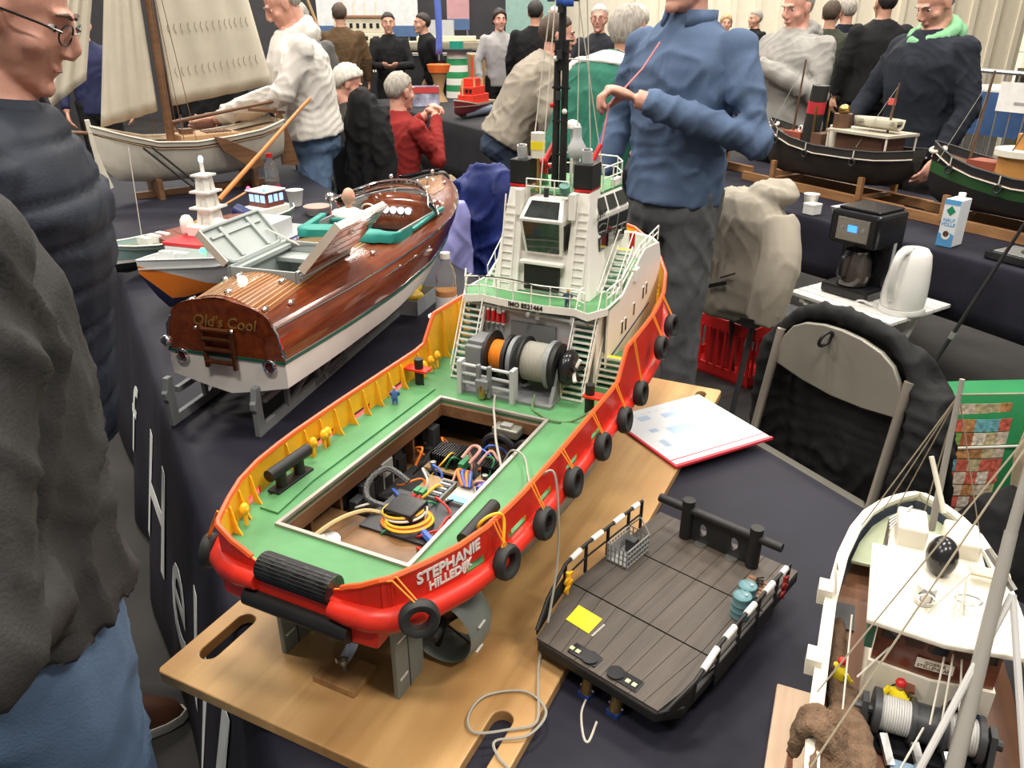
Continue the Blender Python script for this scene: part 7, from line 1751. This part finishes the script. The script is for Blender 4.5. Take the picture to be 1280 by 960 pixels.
# ================================================================ chairs and coats
def drape(name, label, loc, rz, top, rows, m, sleeves=(), vox=.012, fold=.018, extra=None, k=7, amp=.12, fs=.07, cat='jacket'):
    """rows: (z, half width, half depth, x offset, y offset); hung cloth fused with sleeves"""
    mb = MB(); secs = []
    n = 44
    for j,(z,a,b,ox,oy) in enumerate(rows):
        t = j/(len(rows)-1); secs.append([Vector((ox+a*math.cos(2*PI*i/n)*(1+amp*t*math.sin(k*2*PI*i/n+j*.3)), oy+b*math.sin(2*PI*i/n)*(1+amp*2.2*t*math.cos(k*2*PI*i/n+j*.2)), z)) for i in range(n)])
    mb.loft(secs)
    for pts,r in sleeves: mb.tube(smoothpath(pts,4), r if not isinstance(r,(list,tuple)) else [interp([(i/(len(r)-1),q) for i,q in enumerate(r)], u/(4*(len(pts)-1))) for u in range(4*(len(pts)-1)+1)], 12)
    if extra: extra(mb)
    o = blob(mb, name, m, None, vox, 0, fs, 3, loc=loc, rotz=rz, fold=max(.008,fold)); tag(o, label, cat); return o
def steel_chair():
    rz = R_(28.7)    # local -x points to the table, back at +x
    C = empty('folding_chair', (.835,1.88,0), rz, 'grey steel folding chair under the black jacket', 'chair')
    gm = mat('chair_grey', (.27,.26,.22), .4, .3); tm = mat('chair_tube', (.42,.38,.32), .35, .6)
    MB().loft([[Vector((x,y,z)) for y,z in ((-.20,.70),(-.198,.75),(-.185,.79),(-.16,.825),(-.12,.848),(-.06,.862),(0,.866),(.06,.862),(.12,.848),(.16,.825),(.185,.79),(.198,.75),(.20,.70),(.1,.684),(0,.678),(-.1,.684))] for x in (.02,.035)]).build('backrest', gm, C, smooth=True, sharp=40, bevel=.004)
    for s in (-1,1):
        MB().tube([(.03,s*.205,.80),(-.02,s*.21,.45),(-.10,s*.21,.02)],.0125,10).build('leg', tm, C, smooth=True)
        MB().tube([(-.30,s*.19,.44),(-.05,s*.19,.40),(.20,s*.19,.02)],.0125,10).build('leg', tm, C, smooth=True)
    MB().prism([(-.36,-.16),(-.34,-.2),(-.02,-.2),(-.0,-.18),(0,.18),(-.02,.2),(-.34,.2),(-.36,.16)],.43,.455).build('seat', gm, C, bevel=.006)
    for x,z in ((-.085,.1),(.16,.1)): MB().cyl((x,-.2,z),(x,.2,z),.009).build('cross_bar', tm, C)
    bj = fabric('black_softshell', (.012,.0125,.013), .7, var=.25)
    # jacket hung over the back: collar wraps the top of the backrest, body hangs behind and round the right
    mb_rows = [(.875,.025,.17,.075,-.0),(.85,.04,.205,.09,-.01),(.78,.05,.235,.105,-.02),(.66,.06,.255,.115,-.03),(.52,.065,.265,.12,-.04),(.38,.07,.27,.125,-.04),(.25,.075,.27,.13,-.04)]
    def ex(mb):
        mb.tube(smoothpath([(.07,.23,.68),(.065,.22,.78),(.06,.14,.865),(.055,0,.892),(.06,-.14,.865),(.05,-.22,.78),(.04,-.235,.66)],5),[.026]*31,10)
    drape('black_jacket', 'black zip jacket hung over the grey folding chair', (.835,1.88,0), rz, None, mb_rows, bj,
          [([(.08,-.22,.78),(.05,-.27,.70),(.03,-.28,.55),(.03,-.26,.38),(.03,-.25,.22)],[.045,.06,.06,.06,.05]),([(.08,.2,.78),(.09,.26,.70),(.10,.27,.52),(.10,.26,.36)],[.045,.055,.055,.05])], .010, .012, ex, 6, .10)
    l = MB().torus((.0,.03,.835),(0,1,.3),.022,.005,14,6).build('hanger_loop', BLACK, None, smooth=True); l.location = (.835,1.88,0); l.rotation_euler[2] = rz; tag(l,'black hanging loop at the collar of the chair jacket','loop')
steel_chair()
# beige coat over a chair
bc = drape('beige_coat', 'beige hooded coat hung over a chair behind the coffee table', (.945,3.2,0), R_(30), None, [(.965,.05,.09,0,0),(.94,.09,.16,0,0),(.87,.115,.21,0,-.01),(.75,.125,.245,.01,-.02),(.62,.13,.25,.01,-.03),(.5,.13,.23,.01,-.02),(.44,.12,.18,.01,.02)], fabric('beige_softshell',(.36,.325,.265),.75,var=.05),
      [([(0,-.19,.88),(-.04,-.26,.76),(-.07,-.27,.64),(-.07,-.25,.50)],[.07,.08,.08,.075]),([(0,.16,.88),(-.05,.21,.74),(-.08,.2,.6),(-.08,.17,.48)],[.065,.08,.08,.07])], .010, .004,
      lambda mb: (mb.ell((.05,-.10,.965),(.08,.12,.045)), mb.ell((.06,-.12,.99),(.05,.08,.035))), 4, .05)
for k,(y0,z0,y1,z1) in enumerate(((-.05,.63,-.13,.67),(.03,.57,-.09,.62))): MB().bar((-.135,y0,z0),(-.14,y1,z1),.006,.016 if k else .006,(0,0,1)).build('zip_pocket', BLACK, bc)
MB().bar((-.15,-.2,.50),(-.15,-.27,.51),.006,.02).build('cuff_tab', BLACK, bc)
ch = empty('stacking_chair', (.985,3.22,0), R_(30), 'dark chair frame under the beige coat', 'chair')
for x in (-.15,.2):
    for y in (-.17,.17): MB().cyl((x,y,0),(x*.6,y,.45),.012).build('leg', DGREY, ch)
MB().box(-.12,.22,-.19,.19,.44,.46).build('seat', DGREY, ch); MB().box(-.02,.0,-.18,.18,.6,.88).build('backrest', DGREY, ch)
# blue and lilac coat on a chair behind the tug
bl_ = fabric('royal_navy_coat', (.012,.022,.12), .5, var=.35)
drape('blue_coat', 'blue jacket with lilac fleece lining hung on a chair between speedboat and tug', (-.09,3.25,0), R_(-15), None, [(1.06,.04,.03,0,0),(1.03,.10,.06,0,0),(.97,.15,.085,0,0),(.88,.19,.10,0,0),(.75,.23,.11,.01,0),(.55,.24,.12,.01,0),(.35,.24,.12,.01,0)], bl_,
      [([(.17,0,.98),(.24,-.05,.84),(.25,-.06,.66),(.24,-.05,.48)],[.06,.075,.07,.06])], .011, .022, None, 6, .14)
drape('lilac_lining', 'lilac fleece lining folded out of the blue jacket', (-.245,3.16,0), R_(-15), None, [(.93,.03,.03,.03,0),(.87,.06,.04,.02,-.0),(.75,.085,.05,0,-.01),(.6,.10,.055,-.01,-.01),(.42,.10,.05,-.01,0)], fabric('lilac_fleece',(.30,.30,.62),.9,var=.3),
      (), .01, .014, None, 5, .16, cat='lining')
ch = empty('stacking_chair', (-.08,3.31,0), R_(-15), 'dark chair frame under the blue jacket', 'chair')
for x in (-.17,.17):
    for y in (-.05,.3): MB().cyl((x,y,0),(x,y,.45),.012).build('leg', DGREY, ch)
MB().box(-.19,.19,-.05,.32,.44,.46).build('seat', DGREY, ch); MB().box(-.18,.18,-.02,.0,.6,.95).build('backrest', DGREY, ch)
# director's chair of the seated man, with a coat on the chair beside it
def camp_chair(loc, rz, label, cloth):
    C = empty('camp_chair', loc, rz, label, 'chair')
    for s in (-1,1):
        MB().tube([(s*.26,-.22,.0),(s*.26,-.26,.45),(s*.26,-.30,.86)],.0125,8).build('back_post', STEEL, C, smooth=True)
        MB().tube([(s*.26,.22,.0),(s*.26,.2,.60)],.0125,8).build('front_leg', STEEL, C, smooth=True)
        MB().tube(smoothpath([(s*.27,-.28,.64),(s*.28,.0,.66),(s*.28,.2,.65),(s*.27,.26,.58)]),.013,8).build('armrest', STEEL, C, smooth=True)
        MB().box(s*.28-.02,s*.28+.02,-.2,.15,.672,.69).build('arm_pad', BLACKP, C, bevel=.006)
    MB().grid(lambda u,v: Vector((-.26+.52*u, -.255-.045*v-.05*math.sin(PI*u), .50+.36*v)),12,8).build('back_cloth', cloth, C, smooth=True, solid=.008)
    MB().grid(lambda u,v: Vector((-.25+.5*u, -.22+.44*v, .44-.03*math.sin(PI*u))),10,6).build('seat_cloth', cloth, C, smooth=True, solid=.008)
camp_chair((-.80,5.36,0), R_(52-90), "black director's chair with metal arms under the red-sweater man", BLK)
drape('black_coat', "black coat hung over the chair left of the red-sweater man", (-.90,5.02,0), R_(-30), None, [(1.21,.03,.04,-.02,0),(1.16,.09,.07,0,0),(1.02,.14,.09,0,0),(.8,.17,.10,.01,0),(.55,.19,.11,.01,0),(.3,.2,.11,.01,0)], BLK, [([(.1,0,1.1),(.16,-.04,.95),(.18,-.05,.7),(.18,-.04,.5)],[.06,.075,.07,.06])], .013, .014, None, 6, .14)
def green_chair():
    C = empty('padded_chair', (-1.24,6.12,0), R_(-60), 'green quilted camping chair with white-haired sitter', 'chair')
    gm = fabric('sage_quilt', (.13,.17,.12), .8)
    for i in range(6): MB().box(-.27,.27,-.24-.045*i-.04,-.24-.045*i+.04,.46+.135*i,.46+.135*i+.13).build('back_cushion', gm, C, bevel=.03)
    MB().box(-.27,.27,-.22,.28,.40,.48).build('seat_cushion', gm, C, bevel=.03)
    for s in (-1,1):
        MB().tube([(s*.3,-.55,1.1),(s*.3,-.2,.45),(s*.3,.25,.02)],.014,8).build('frame_tube', DGREY, C, smooth=True)
        MB().tube([(s*.3,.3,.6),(s*.3,-.1,.62),(s*.3,-.3,.02)],.014,8).build('frame_tube', DGREY, C, smooth=True)
        MB().box(s*.3-.025,s*.3+.025,-.1,.3,.62,.645).build('armrest', BLACKP, C, bevel=.008)
green_chair()
# ================================================================ bags at the right
def bags():
    B = empty('shopping_bag', (1.575,2.38,0), R_(4), 'green shopping bag printed with food pictures, on the floor', 'bag')
    gm = mat('bag_green', (.02,.20,.07), .35)
    MB().loft([[Vector((x*a,y*b,z)) for x,y in ((-1,-1),(0,-1.15),(1,-1),(1,1),(0,1.1),(-1,1))] for a,b,z in ((.17,.09,.005),(.18,.10,.2),(.19,.085,.38),(.2,.05,.47))]).build('bag_body', gm, B, smooth=True, sharp=40)
    cols = [(.55,.12,.08),(.5,.42,.25),(.2,.35,.08),(.6,.5,.4),(.65,.6,.5),(.35,.12,.06),(.15,.4,.45),(.5,.25,.1)]
    random.seed(11)
    for i in range(6):
        for j in range(9):
            z = .02+.048*j; a = interp([(0,.17),(.2,.18),(.38,.19),(.47,.2)], z); b = interp([(0,.09),(.2,.10),(.38,.085),(.47,.05)], z+.02)
            x0 = -.95+1.3/6*i; x1 = x0+1.3/6
            yf = lambda x: -b*(1+.15*(1-abs(x)))-.004
            c = random.choice(range(8)); m = mat('food_print_%d'%c, cols[c], .35, var=.5, scale=70)
            MB().add([Vector((x0*a,yf(x0),z)),Vector((x1*a,yf(x1),z)),Vector((x1*a,yf(x1)+.002,z+.045)),Vector((x0*a,yf(x0)+.002,z+.045))],[(0,1,2,3)]).build('food_picture', m, B, solid=.001)
    textmesh('bag_lettering', 'aldi', .045, mat('yellow_print',(.8,.75,.05),.4), B, basis((.15,-.098,.36),(.1,-.02,1),(-1,.15,0)), depth=.0005, bold=.001) if False else None
    for k in range(4): MB().torus((.135,-.102,.33+.028*k),(0,1,.1),.010,.0035,12,6,0,4.5).build('yellow_lettering', mat('yellow_print',(.8,.75,.05),.4), B)
    MB().box(-.19,.17,-.112,-.108,.30,.306).build('white_strap', WHITE, B)
    S = MB(); S.loft([[Vector((x*a,y*b,z)) for x,y in ((-1,-.8),(0,-1),(1,-.8),(1,.8),(0,1),(-1,.8))] for a,b,z in ((.2,.12,.0),(.22,.14,.15),(.2,.12,.35),(.12,.08,.47))])
    S.tube(smoothpath([(-.06,-.02,.40),(-.09,-.06,.56),(-.02,-.10,.66),(.05,-.08,.5),(.06,-.12,.3)]),.03,8)
    o = blob(S,'black_bag',BLK,None,.012,.02,.07,2,loc=(1.34,1.70,0),rotz=.3); tag(o,'black shoulder bag with silver buckle on the floor at the right','bag')
    MB().tube([(.02,-.15,.36),(.07,-.15,.36),(.07,-.15,.33),(.02,-.15,.33)],.004,6,closed=True).build('silver_buckle', CHROME, o)
    c = MB().loft([[Vector((x*a,y*b,z)) for x,y in ((-1,-1),(1,-1),(1,1),(-1,1))] for a,b,z in ((.14,.07,.42),(.16,.075,.55),(.17,.05,.74))]).build('canvas_tote', fabric('tan_canvas',(.52,.42,.28)), None, smooth=False, bevel=.01, loc=(1.49,1.75,0), rotz=.2); tag(c,'tan canvas tote bag at the right edge','bag')
    MB().tube(smoothpath([(-.08,-.05,.74),(-.05,-.06,.80),(.05,-.06,.80),(.08,-.05,.74)]),.008,6).build('tote_handle', MATS['tan_canvas'], c)
    dc = MB(); dc.loft([[Vector((a*math.cos(2*PI*i/20),b*math.sin(2*PI*i/20),z)) for i in range(20)] for a,b,z in ((.2,.16,.0),(.22,.18,.12),(.2,.15,.25),(.1,.08,.33))])
    o = blob(dc,'dark_backpack',fabric('charcoal_nylon',(.03,.031,.034),.6),None,.014,.03,.08,2,loc=(1.28,1.32,0)); tag(o,'dark backpack on the floor behind the cutter','bag')
    o = MB().box(-.08,.08,-.02,.02,0,.03).build('power_strip', BLACKP, None, bevel=.003, loc=(2.05,2.75,.0), rotz=-.4); tag(o,'small black power strip on the floor by the right table','power strip')
    for x in (-.05,0,.05): MB().cyl((x,0,.03),(x,0,.032),.014,n=12).build('socket', DGREY, o)
bags()
# ================================================================ barrier and far stands
def barrier(a, b, label):
    a, b = Vector(a), Vector(b); L = (b-a).length; d = (b-a)/L
    B = empty('crowd_barrier', a, math.atan2(d.y,d.x), label, 'barrier', 'steel crowd barriers')
    MB().tube(smoothpath([(0,0,.2),(0,0,1.0),(.08,0,1.1),(L/2,0,1.1),(L-.08,0,1.1),(L,0,1.0),(L,0,.2)],5),.021,8).build('frame_tube', STEEL, B, smooth=True)
    MB().cyl((0,0,.2),(L,0,.2),.018,n=8).build('bottom_tube', STEEL, B, smooth=True)
    n = int(L/.13)
    for i in range(1,n): MB().cyl((L*i/n,0,.2),(L*i/n,0,1.09),.009,n=6).build('bar', STEEL, B)
    for x in (.25,L-.25): MB().bar((x,-.25,.02),(x,.25,.02),.04,.012).build('foot', STEEL, B); MB().cyl((x,0,.02),(x,0,.2),.015,n=6).build('foot_post', STEEL, B)
    return B
P0 = Vector((3.0,11.6,0)); P1 = Vector((5.3,7.3,0))
labs = ('crowd barrier farthest away behind grey-hooded man','crowd barrier between grey-hooded man and denim-jacket man','nearest crowd barrier at the right edge carrying a white notice')
bars_ = []
for i in range(3):
    a = P0.lerp(P1,i/3+.01); b = P0.lerp(P1,(i+1)/3-.01); bars_.append(barrier(a,b,labs[i]))
sg = MB().box(.55,1.25,-.03,-.022,.75,1.02).build('notice', mat('notice_white',(.78,.77,.74),.5), bars_[2])
MB().box(.86,.94,-.034,-.03,.90,.97).build('red_mark', mat('notice_red',(.6,.05,.08),.5), sg); MB().box(.72,1.1,-.034,-.03,.82,.845).build('notice_text', mat('notice_grey',(.35,.33,.33),.5), sg)
# exhibits beyond the barrier
ex = empty('exhibit_table', (5.7,8.3,0), R_(-62), 'blue-draped exhibit table beyond the barrier at the right', 'table')
MB().box(-1.2,1.2,-.4,.4,.86,.9).build('table_top', CREAM, ex); MB().box(-1.2,1.2,-.42,-.4,.45,.88).build('blue_drape', mat('blue_drape',(.04,.10,.25),.7), ex)
for x in (-1.1,1.1): 
    for y in (-.35,.35): MB().cyl((x,y,0),(x,y,.86),.02).build('leg', STEEL, ex)
o = MB().box(-.17,.17,-.02,.02,0,.24).build('framed_picture', mat('dark_painting',(.06,.06,.04),.4,var=.9,scale=14), None, loc=(5.02,8.05,.905), rotz=R_(-50)); tag(o,'small dark painting standing beyond the barrier','picture'); MB().box(-.18,.18,-.015,.025,-.0,.01).build('frame', DGREY, o)
v = MB().lathe([(0,0),(.07,0),(.09,.06),(.08,.14),(.035,.2),(.025,.3),(.03,.32),(0,.32)],n=16).build('dark_vase', mat('vase_brown',(.04,.03,.022),.4), None, smooth=True, loc=(5.25,7.9,.905)); tag(v,'dark long-necked vessel beside the small painting','vase'); MB().torus((0,0,.31),(0,0,1),.028,.005,14,6).build('rim', DGREY, v)
# far plinth with the big ship
def far_stand():
    S = tag(MB().box(-3.0,.25,11.3,12.4,0,1.12).build('display_plinth', mat('plinth_black',(.014,.014,.016),.6)), 'black plinth carrying the long cream ship model', 'plinth')
    MB().box(-3.02,.27,11.28,12.42,1.12,1.15).build('plinth_top', mat('plinth_grey',(.25,.25,.24),.5), S)
    for i in range(12): MB().box(-1.98+.03*i,-1.965+.03*i,11.27,11.28,.92,.95).build('plinth_letter', WHITE, S)
    T = empty('liner_model', (-2.9,11.8,1.151), 0, 'long cream liner model with tall superstructure on the black plinth', 'ship model')
    cm = mat('liner_cream', (.62,.57,.44), .5)
    XS = [0,.1,.4,1.0,2.0,2.6,2.9,3.05]
    hb = F_([(0,.1),(.1,.18),(.5,.24),(2.4,.24),(2.8,.12),(3.05,.004)]); 
    hull(T, XS, hb, F_([(0,.0),(3.05,.0)]), F_([(0,.14),(1.5,.12),(3.05,.17)]), F_([(0,.2),(3.05,.5)]), [('hull', lambda x: 0.0, F_([(0,.14),(1.5,.12),(3.05,.17)]), cm)])
    deckplate(T, XS, hb, lambda x: .12, cm)
    for k,(x0,x1,w_,z0,z1) in enumerate(((.35,1.25,.2,.12,.24),(.5,1.2,.18,.24,.42),(.55,1.2,.2,.42,.46),(1.6,2.4,.15,.12,.2))): MB().box(x0,x1,-w_,w_,z0,z1).build('deck_house', cm if k != 2 else mat('liner_brown',(.3,.16,.09),.5), T, bevel=.01)
    for i in range(6): MB().box(.62+.09*i,.66+.09*i,-.184,-.178,.30,.36).build('window', GLASSD, T)
    for i in range(5): MB().box(.42+.15*i,.5+.15*i,-.204,-.198,.15,.2).build('window', GLASSD, T)
    for x in (.62,.75,.9,1.05): MB().cyl((x,0,.46),(x,0,.62),.015,n=8).build('mast', CREAM, T)
    MB().cyl((.3,0,.14),(.1,0,.75),.02,n=8).build('derrick', mat('derrick_tan',(.4,.25,.12),.5), T)
    MB().box(1.75,2.1,-.1,.1,.2,.4).build('grey_gantry', LGREY, T)
    for i,x in enumerate((-2.05,-1.0,-.75,.0,.12)):
        s = MB().loft([[Vector((a*math.cos(2*PI*q/8),a*math.sin(2*PI*q/8),z)) for q in range(8)] for a,z in ((.05,0),(.045,.06),(.002,.14))]).build('white_cone', WHITE, None, loc=(x,11.55,1.152)); tag(s,('leftmost white paper cone before the liner superstructure','white paper cone left of the grey gantry','white paper cone right of the grey gantry','second white cone from the plinth right end','rightmost white paper cone on the black plinth')[i],'cone','white cones on the plinth')
        MB().cyl((0,0,0),(0,0,.004),.056,n=10).build('cone_foot', WHITE, s)
far_stand()
o = MB().box(-.28,.28,-.2,.2,0,.36).build('cardboard_box', mat('cardboard',(.36,.22,.11),.8), None, loc=(-.28,10.6,.742+.0), rotz=.2); tag(o,'brown cardboard box behind the striped lighthouse','box'); MB().box(-.1,.1,-.203,-.2,.1,.2).build('printed_oval', mat('print_pale',(.6,.55,.48),.7), o)
o.location = (-.28,10.9,.80)
bs = tag(MB().box(-.5,.3,10.6,11.2,0,.797).build('box_stand', mat('plinth_black',(.014,.014,.016),.6)), 'low black stand under the cardboard box', 'stand'); MB().box(-.52,.32,10.58,11.22,.775,.798).build('stand_top', DGREY, bs)
# striped lighthouse, orange funnel buoy, red ship, blue streamer on the back table
def T2(px, d): return ND(px, d, .742)
L_ = empty('striped_lighthouse', (-.63,9.7,.742), 0, 'green and white striped lighthouse tower on the back table', 'tower')
for i in range(7): MB().cyl((0,0,.07*i),(0,0,.07*i+.07),.135-.003*i,.135-.003*(i+1),n=24).build('stripe', WHITE if i%2 == 0 else mat('stripe_green',(.03,.28,.10),.5), L_, smooth=True)
MB().cyl((0,0,.49),(0,0,.52),.18,n=20).build('gallery', DGREY, L_); MB().cyl((0,0,.52),(0,0,.60),.08,n=14).build('lantern', mat('lantern_teal',(.02,.3,.22),.4), L_)
B_ = empty('orange_vase', (-.80,9.2,.742), 0, 'orange-rimmed trumpet vase on the back table', 'vase')
MB().lathe([(0,0),(.09,0),(.06,.05),(.04,.11),(.07,.24),(.11,.34),(.105,.34),(.06,.24),(.03,.12),(0,.12)],n=24).build('body', mat('vase_tan',(.36,.22,.10),.5), B_, smooth=True)
MB().lathe([(.108,.30),(.13,.38),(.115,.385),(.08,.33),(.0,.31),(0,.30)],n=24).build('orange_rim', mat('vase_orange',(.8,.16,.03),.4), B_, smooth=True)
st_ = MB().grid(lambda u,v: Vector((-.035+.07*u+.01*math.sin(v*9), .012*math.sin(v*14+u*3), 0+1.75*v)), 4, 24).build('blue_streamer', mat('streamer_blue',(.10,.16,.55),.6), None, smooth=True, solid=.006, loc=(-.80,9.3,1.22)); tag(st_,'blue ribbon streamer hanging above the orange vase','streamer')
MB().cyl((0,0,-.06),(0,0,0),.01,n=6).build('streamer_hook', STEEL, st_)
def red_ship():
    T = empty('red_ship_model', (-.24,8.05,.742), R_(245), 'small red fireboat model on the back table', 'ship model')
    XS = [0,.05,.2,.4,.55,.62,.66]; hb = F_([(0,.09),(.1,.11),(.4,.11),(.55,.07),(.66,.004)])
    hull(T, XS, hb, F_([(0,.03),(.55,.02),(.66,.06)]), F_([(0,.13),(.4,.13),(.66,.18)]), F_([(0,.3),(.66,.5)]), [('hull', lambda x: 0.0, F_([(0,.12),(.4,.12),(.66,.17)]), mat('maroon_hull',(.14,.02,.025),.4)),('white_rail', F_([(0,.12),(.4,.12),(.66,.17)]), F_([(0,.13),(.4,.13),(.66,.18)]), CREAM)])
    deckplate(T, XS, hb, lambda x: .115, mat('deck_tan',(.4,.3,.2),.6)); rm = mat('bright_red2',(.68,.04,.02),.4)
    for x0,x1,w_,z0,z1 in ((.12,.45,.08,.115,.2),(.18,.42,.07,.2,.27),(.24,.38,.055,.27,.34)): MB().box(x0,x1,-w_,w_,z0,z1).build('house', rm, T, bevel=.006)
    for y in (-.04,0,.04): MB().box(.42,.425,y-.014,y+.014,.215,.25).build('window', GLASSD, T)
    MB().cyl((.3,0,.34),(.3,0,.52),.008,n=8).build('mast', rm, T)
    for x,y in ((.2,.05),(.2,-.05),(.38,.06),(.38,-.06),(.5,.0)): MB().cyl((x,y,.2),(x,y,.33),.01,n=8).build('monitor', mat('monitor_tan',(.6,.35,.15),.5), T)
    p_ = MB().cyl((-.45,7.6,.78),(-.2,7.9,.80),.04,n=16).build('grey_tube', mat('tube_blue_grey',(.15,.18,.24),.5), None, smooth=True); tag(p_,'grey-blue plastic tube lying before the red fireboat','tube'); MB().torus((-.45,7.6,.78),(.25,.3,.02),.038,.006,16,6).build('tube_rim', DGREY, p_)
red_ship()
b_ = MB().box(-.22,.22,-.03,.03,0,.2).build('picture_book', mat('book_cover',(.3,.3,.4),.5,var=.9,scale=9), None, loc=(-.98,8.7,.742), rotz=.1); tag(b_,'colourful picture book standing behind the seated man','book'); MB().box(-.215,.215,-.034,-.03,.13,.19).build('cover_band', mat('cover_red',(.5,.05,.05),.5), b_)
o = MB()
for i in range(9): o.ell((.03*math.cos(i*2.1)*i*.3,.03*math.sin(i*1.7)*i*.25,.01+.004*(i%3)),(.02,.02,.012))
o = blob(o,'sweets_pile',mat('sweets',(.6,.3,.2),.4,var=.8,scale=60),None,.006,.01,.02,1,loc=(-.02,6.95,.742)); tag(o,'small heap of wrapped sweets on the back table','sweets',None,'stuff')
# far background panels
for nm,x,y,w_,h,z,c,lb in (('banner_panel',-2.3,13.8,1.6,1.4,1.3,(.75,.76,.78),'white banner panel with blue foot in the far hall'),('banner_panel',.35,13.6,.9,1.5,1.0,(.28,.45,.40),'pale green banner panel in the far hall'),('banner_panel',-.85,13.7,.35,.8,1.4,(.55,.3,.32),'pink and white poster in the far hall')):
    o = MB().box(-w_/2,w_/2,-.03,.03,0,h).build(nm, mat(nm+str(x),c,.6), None, loc=(x,y,z)); tag(o, lb, 'banner')
    MB().box(-w_/2,w_/2,-.035,-.03,0,.16).build('banner_foot', mat('banner_blue',(.08,.15,.3),.6), o)
    for s in (-1,1): MB().cyl((s*w_*.4,0,-z),(s*w_*.4,0,0),.02,n=8).build('banner_leg', STEEL, o)
bake_all()
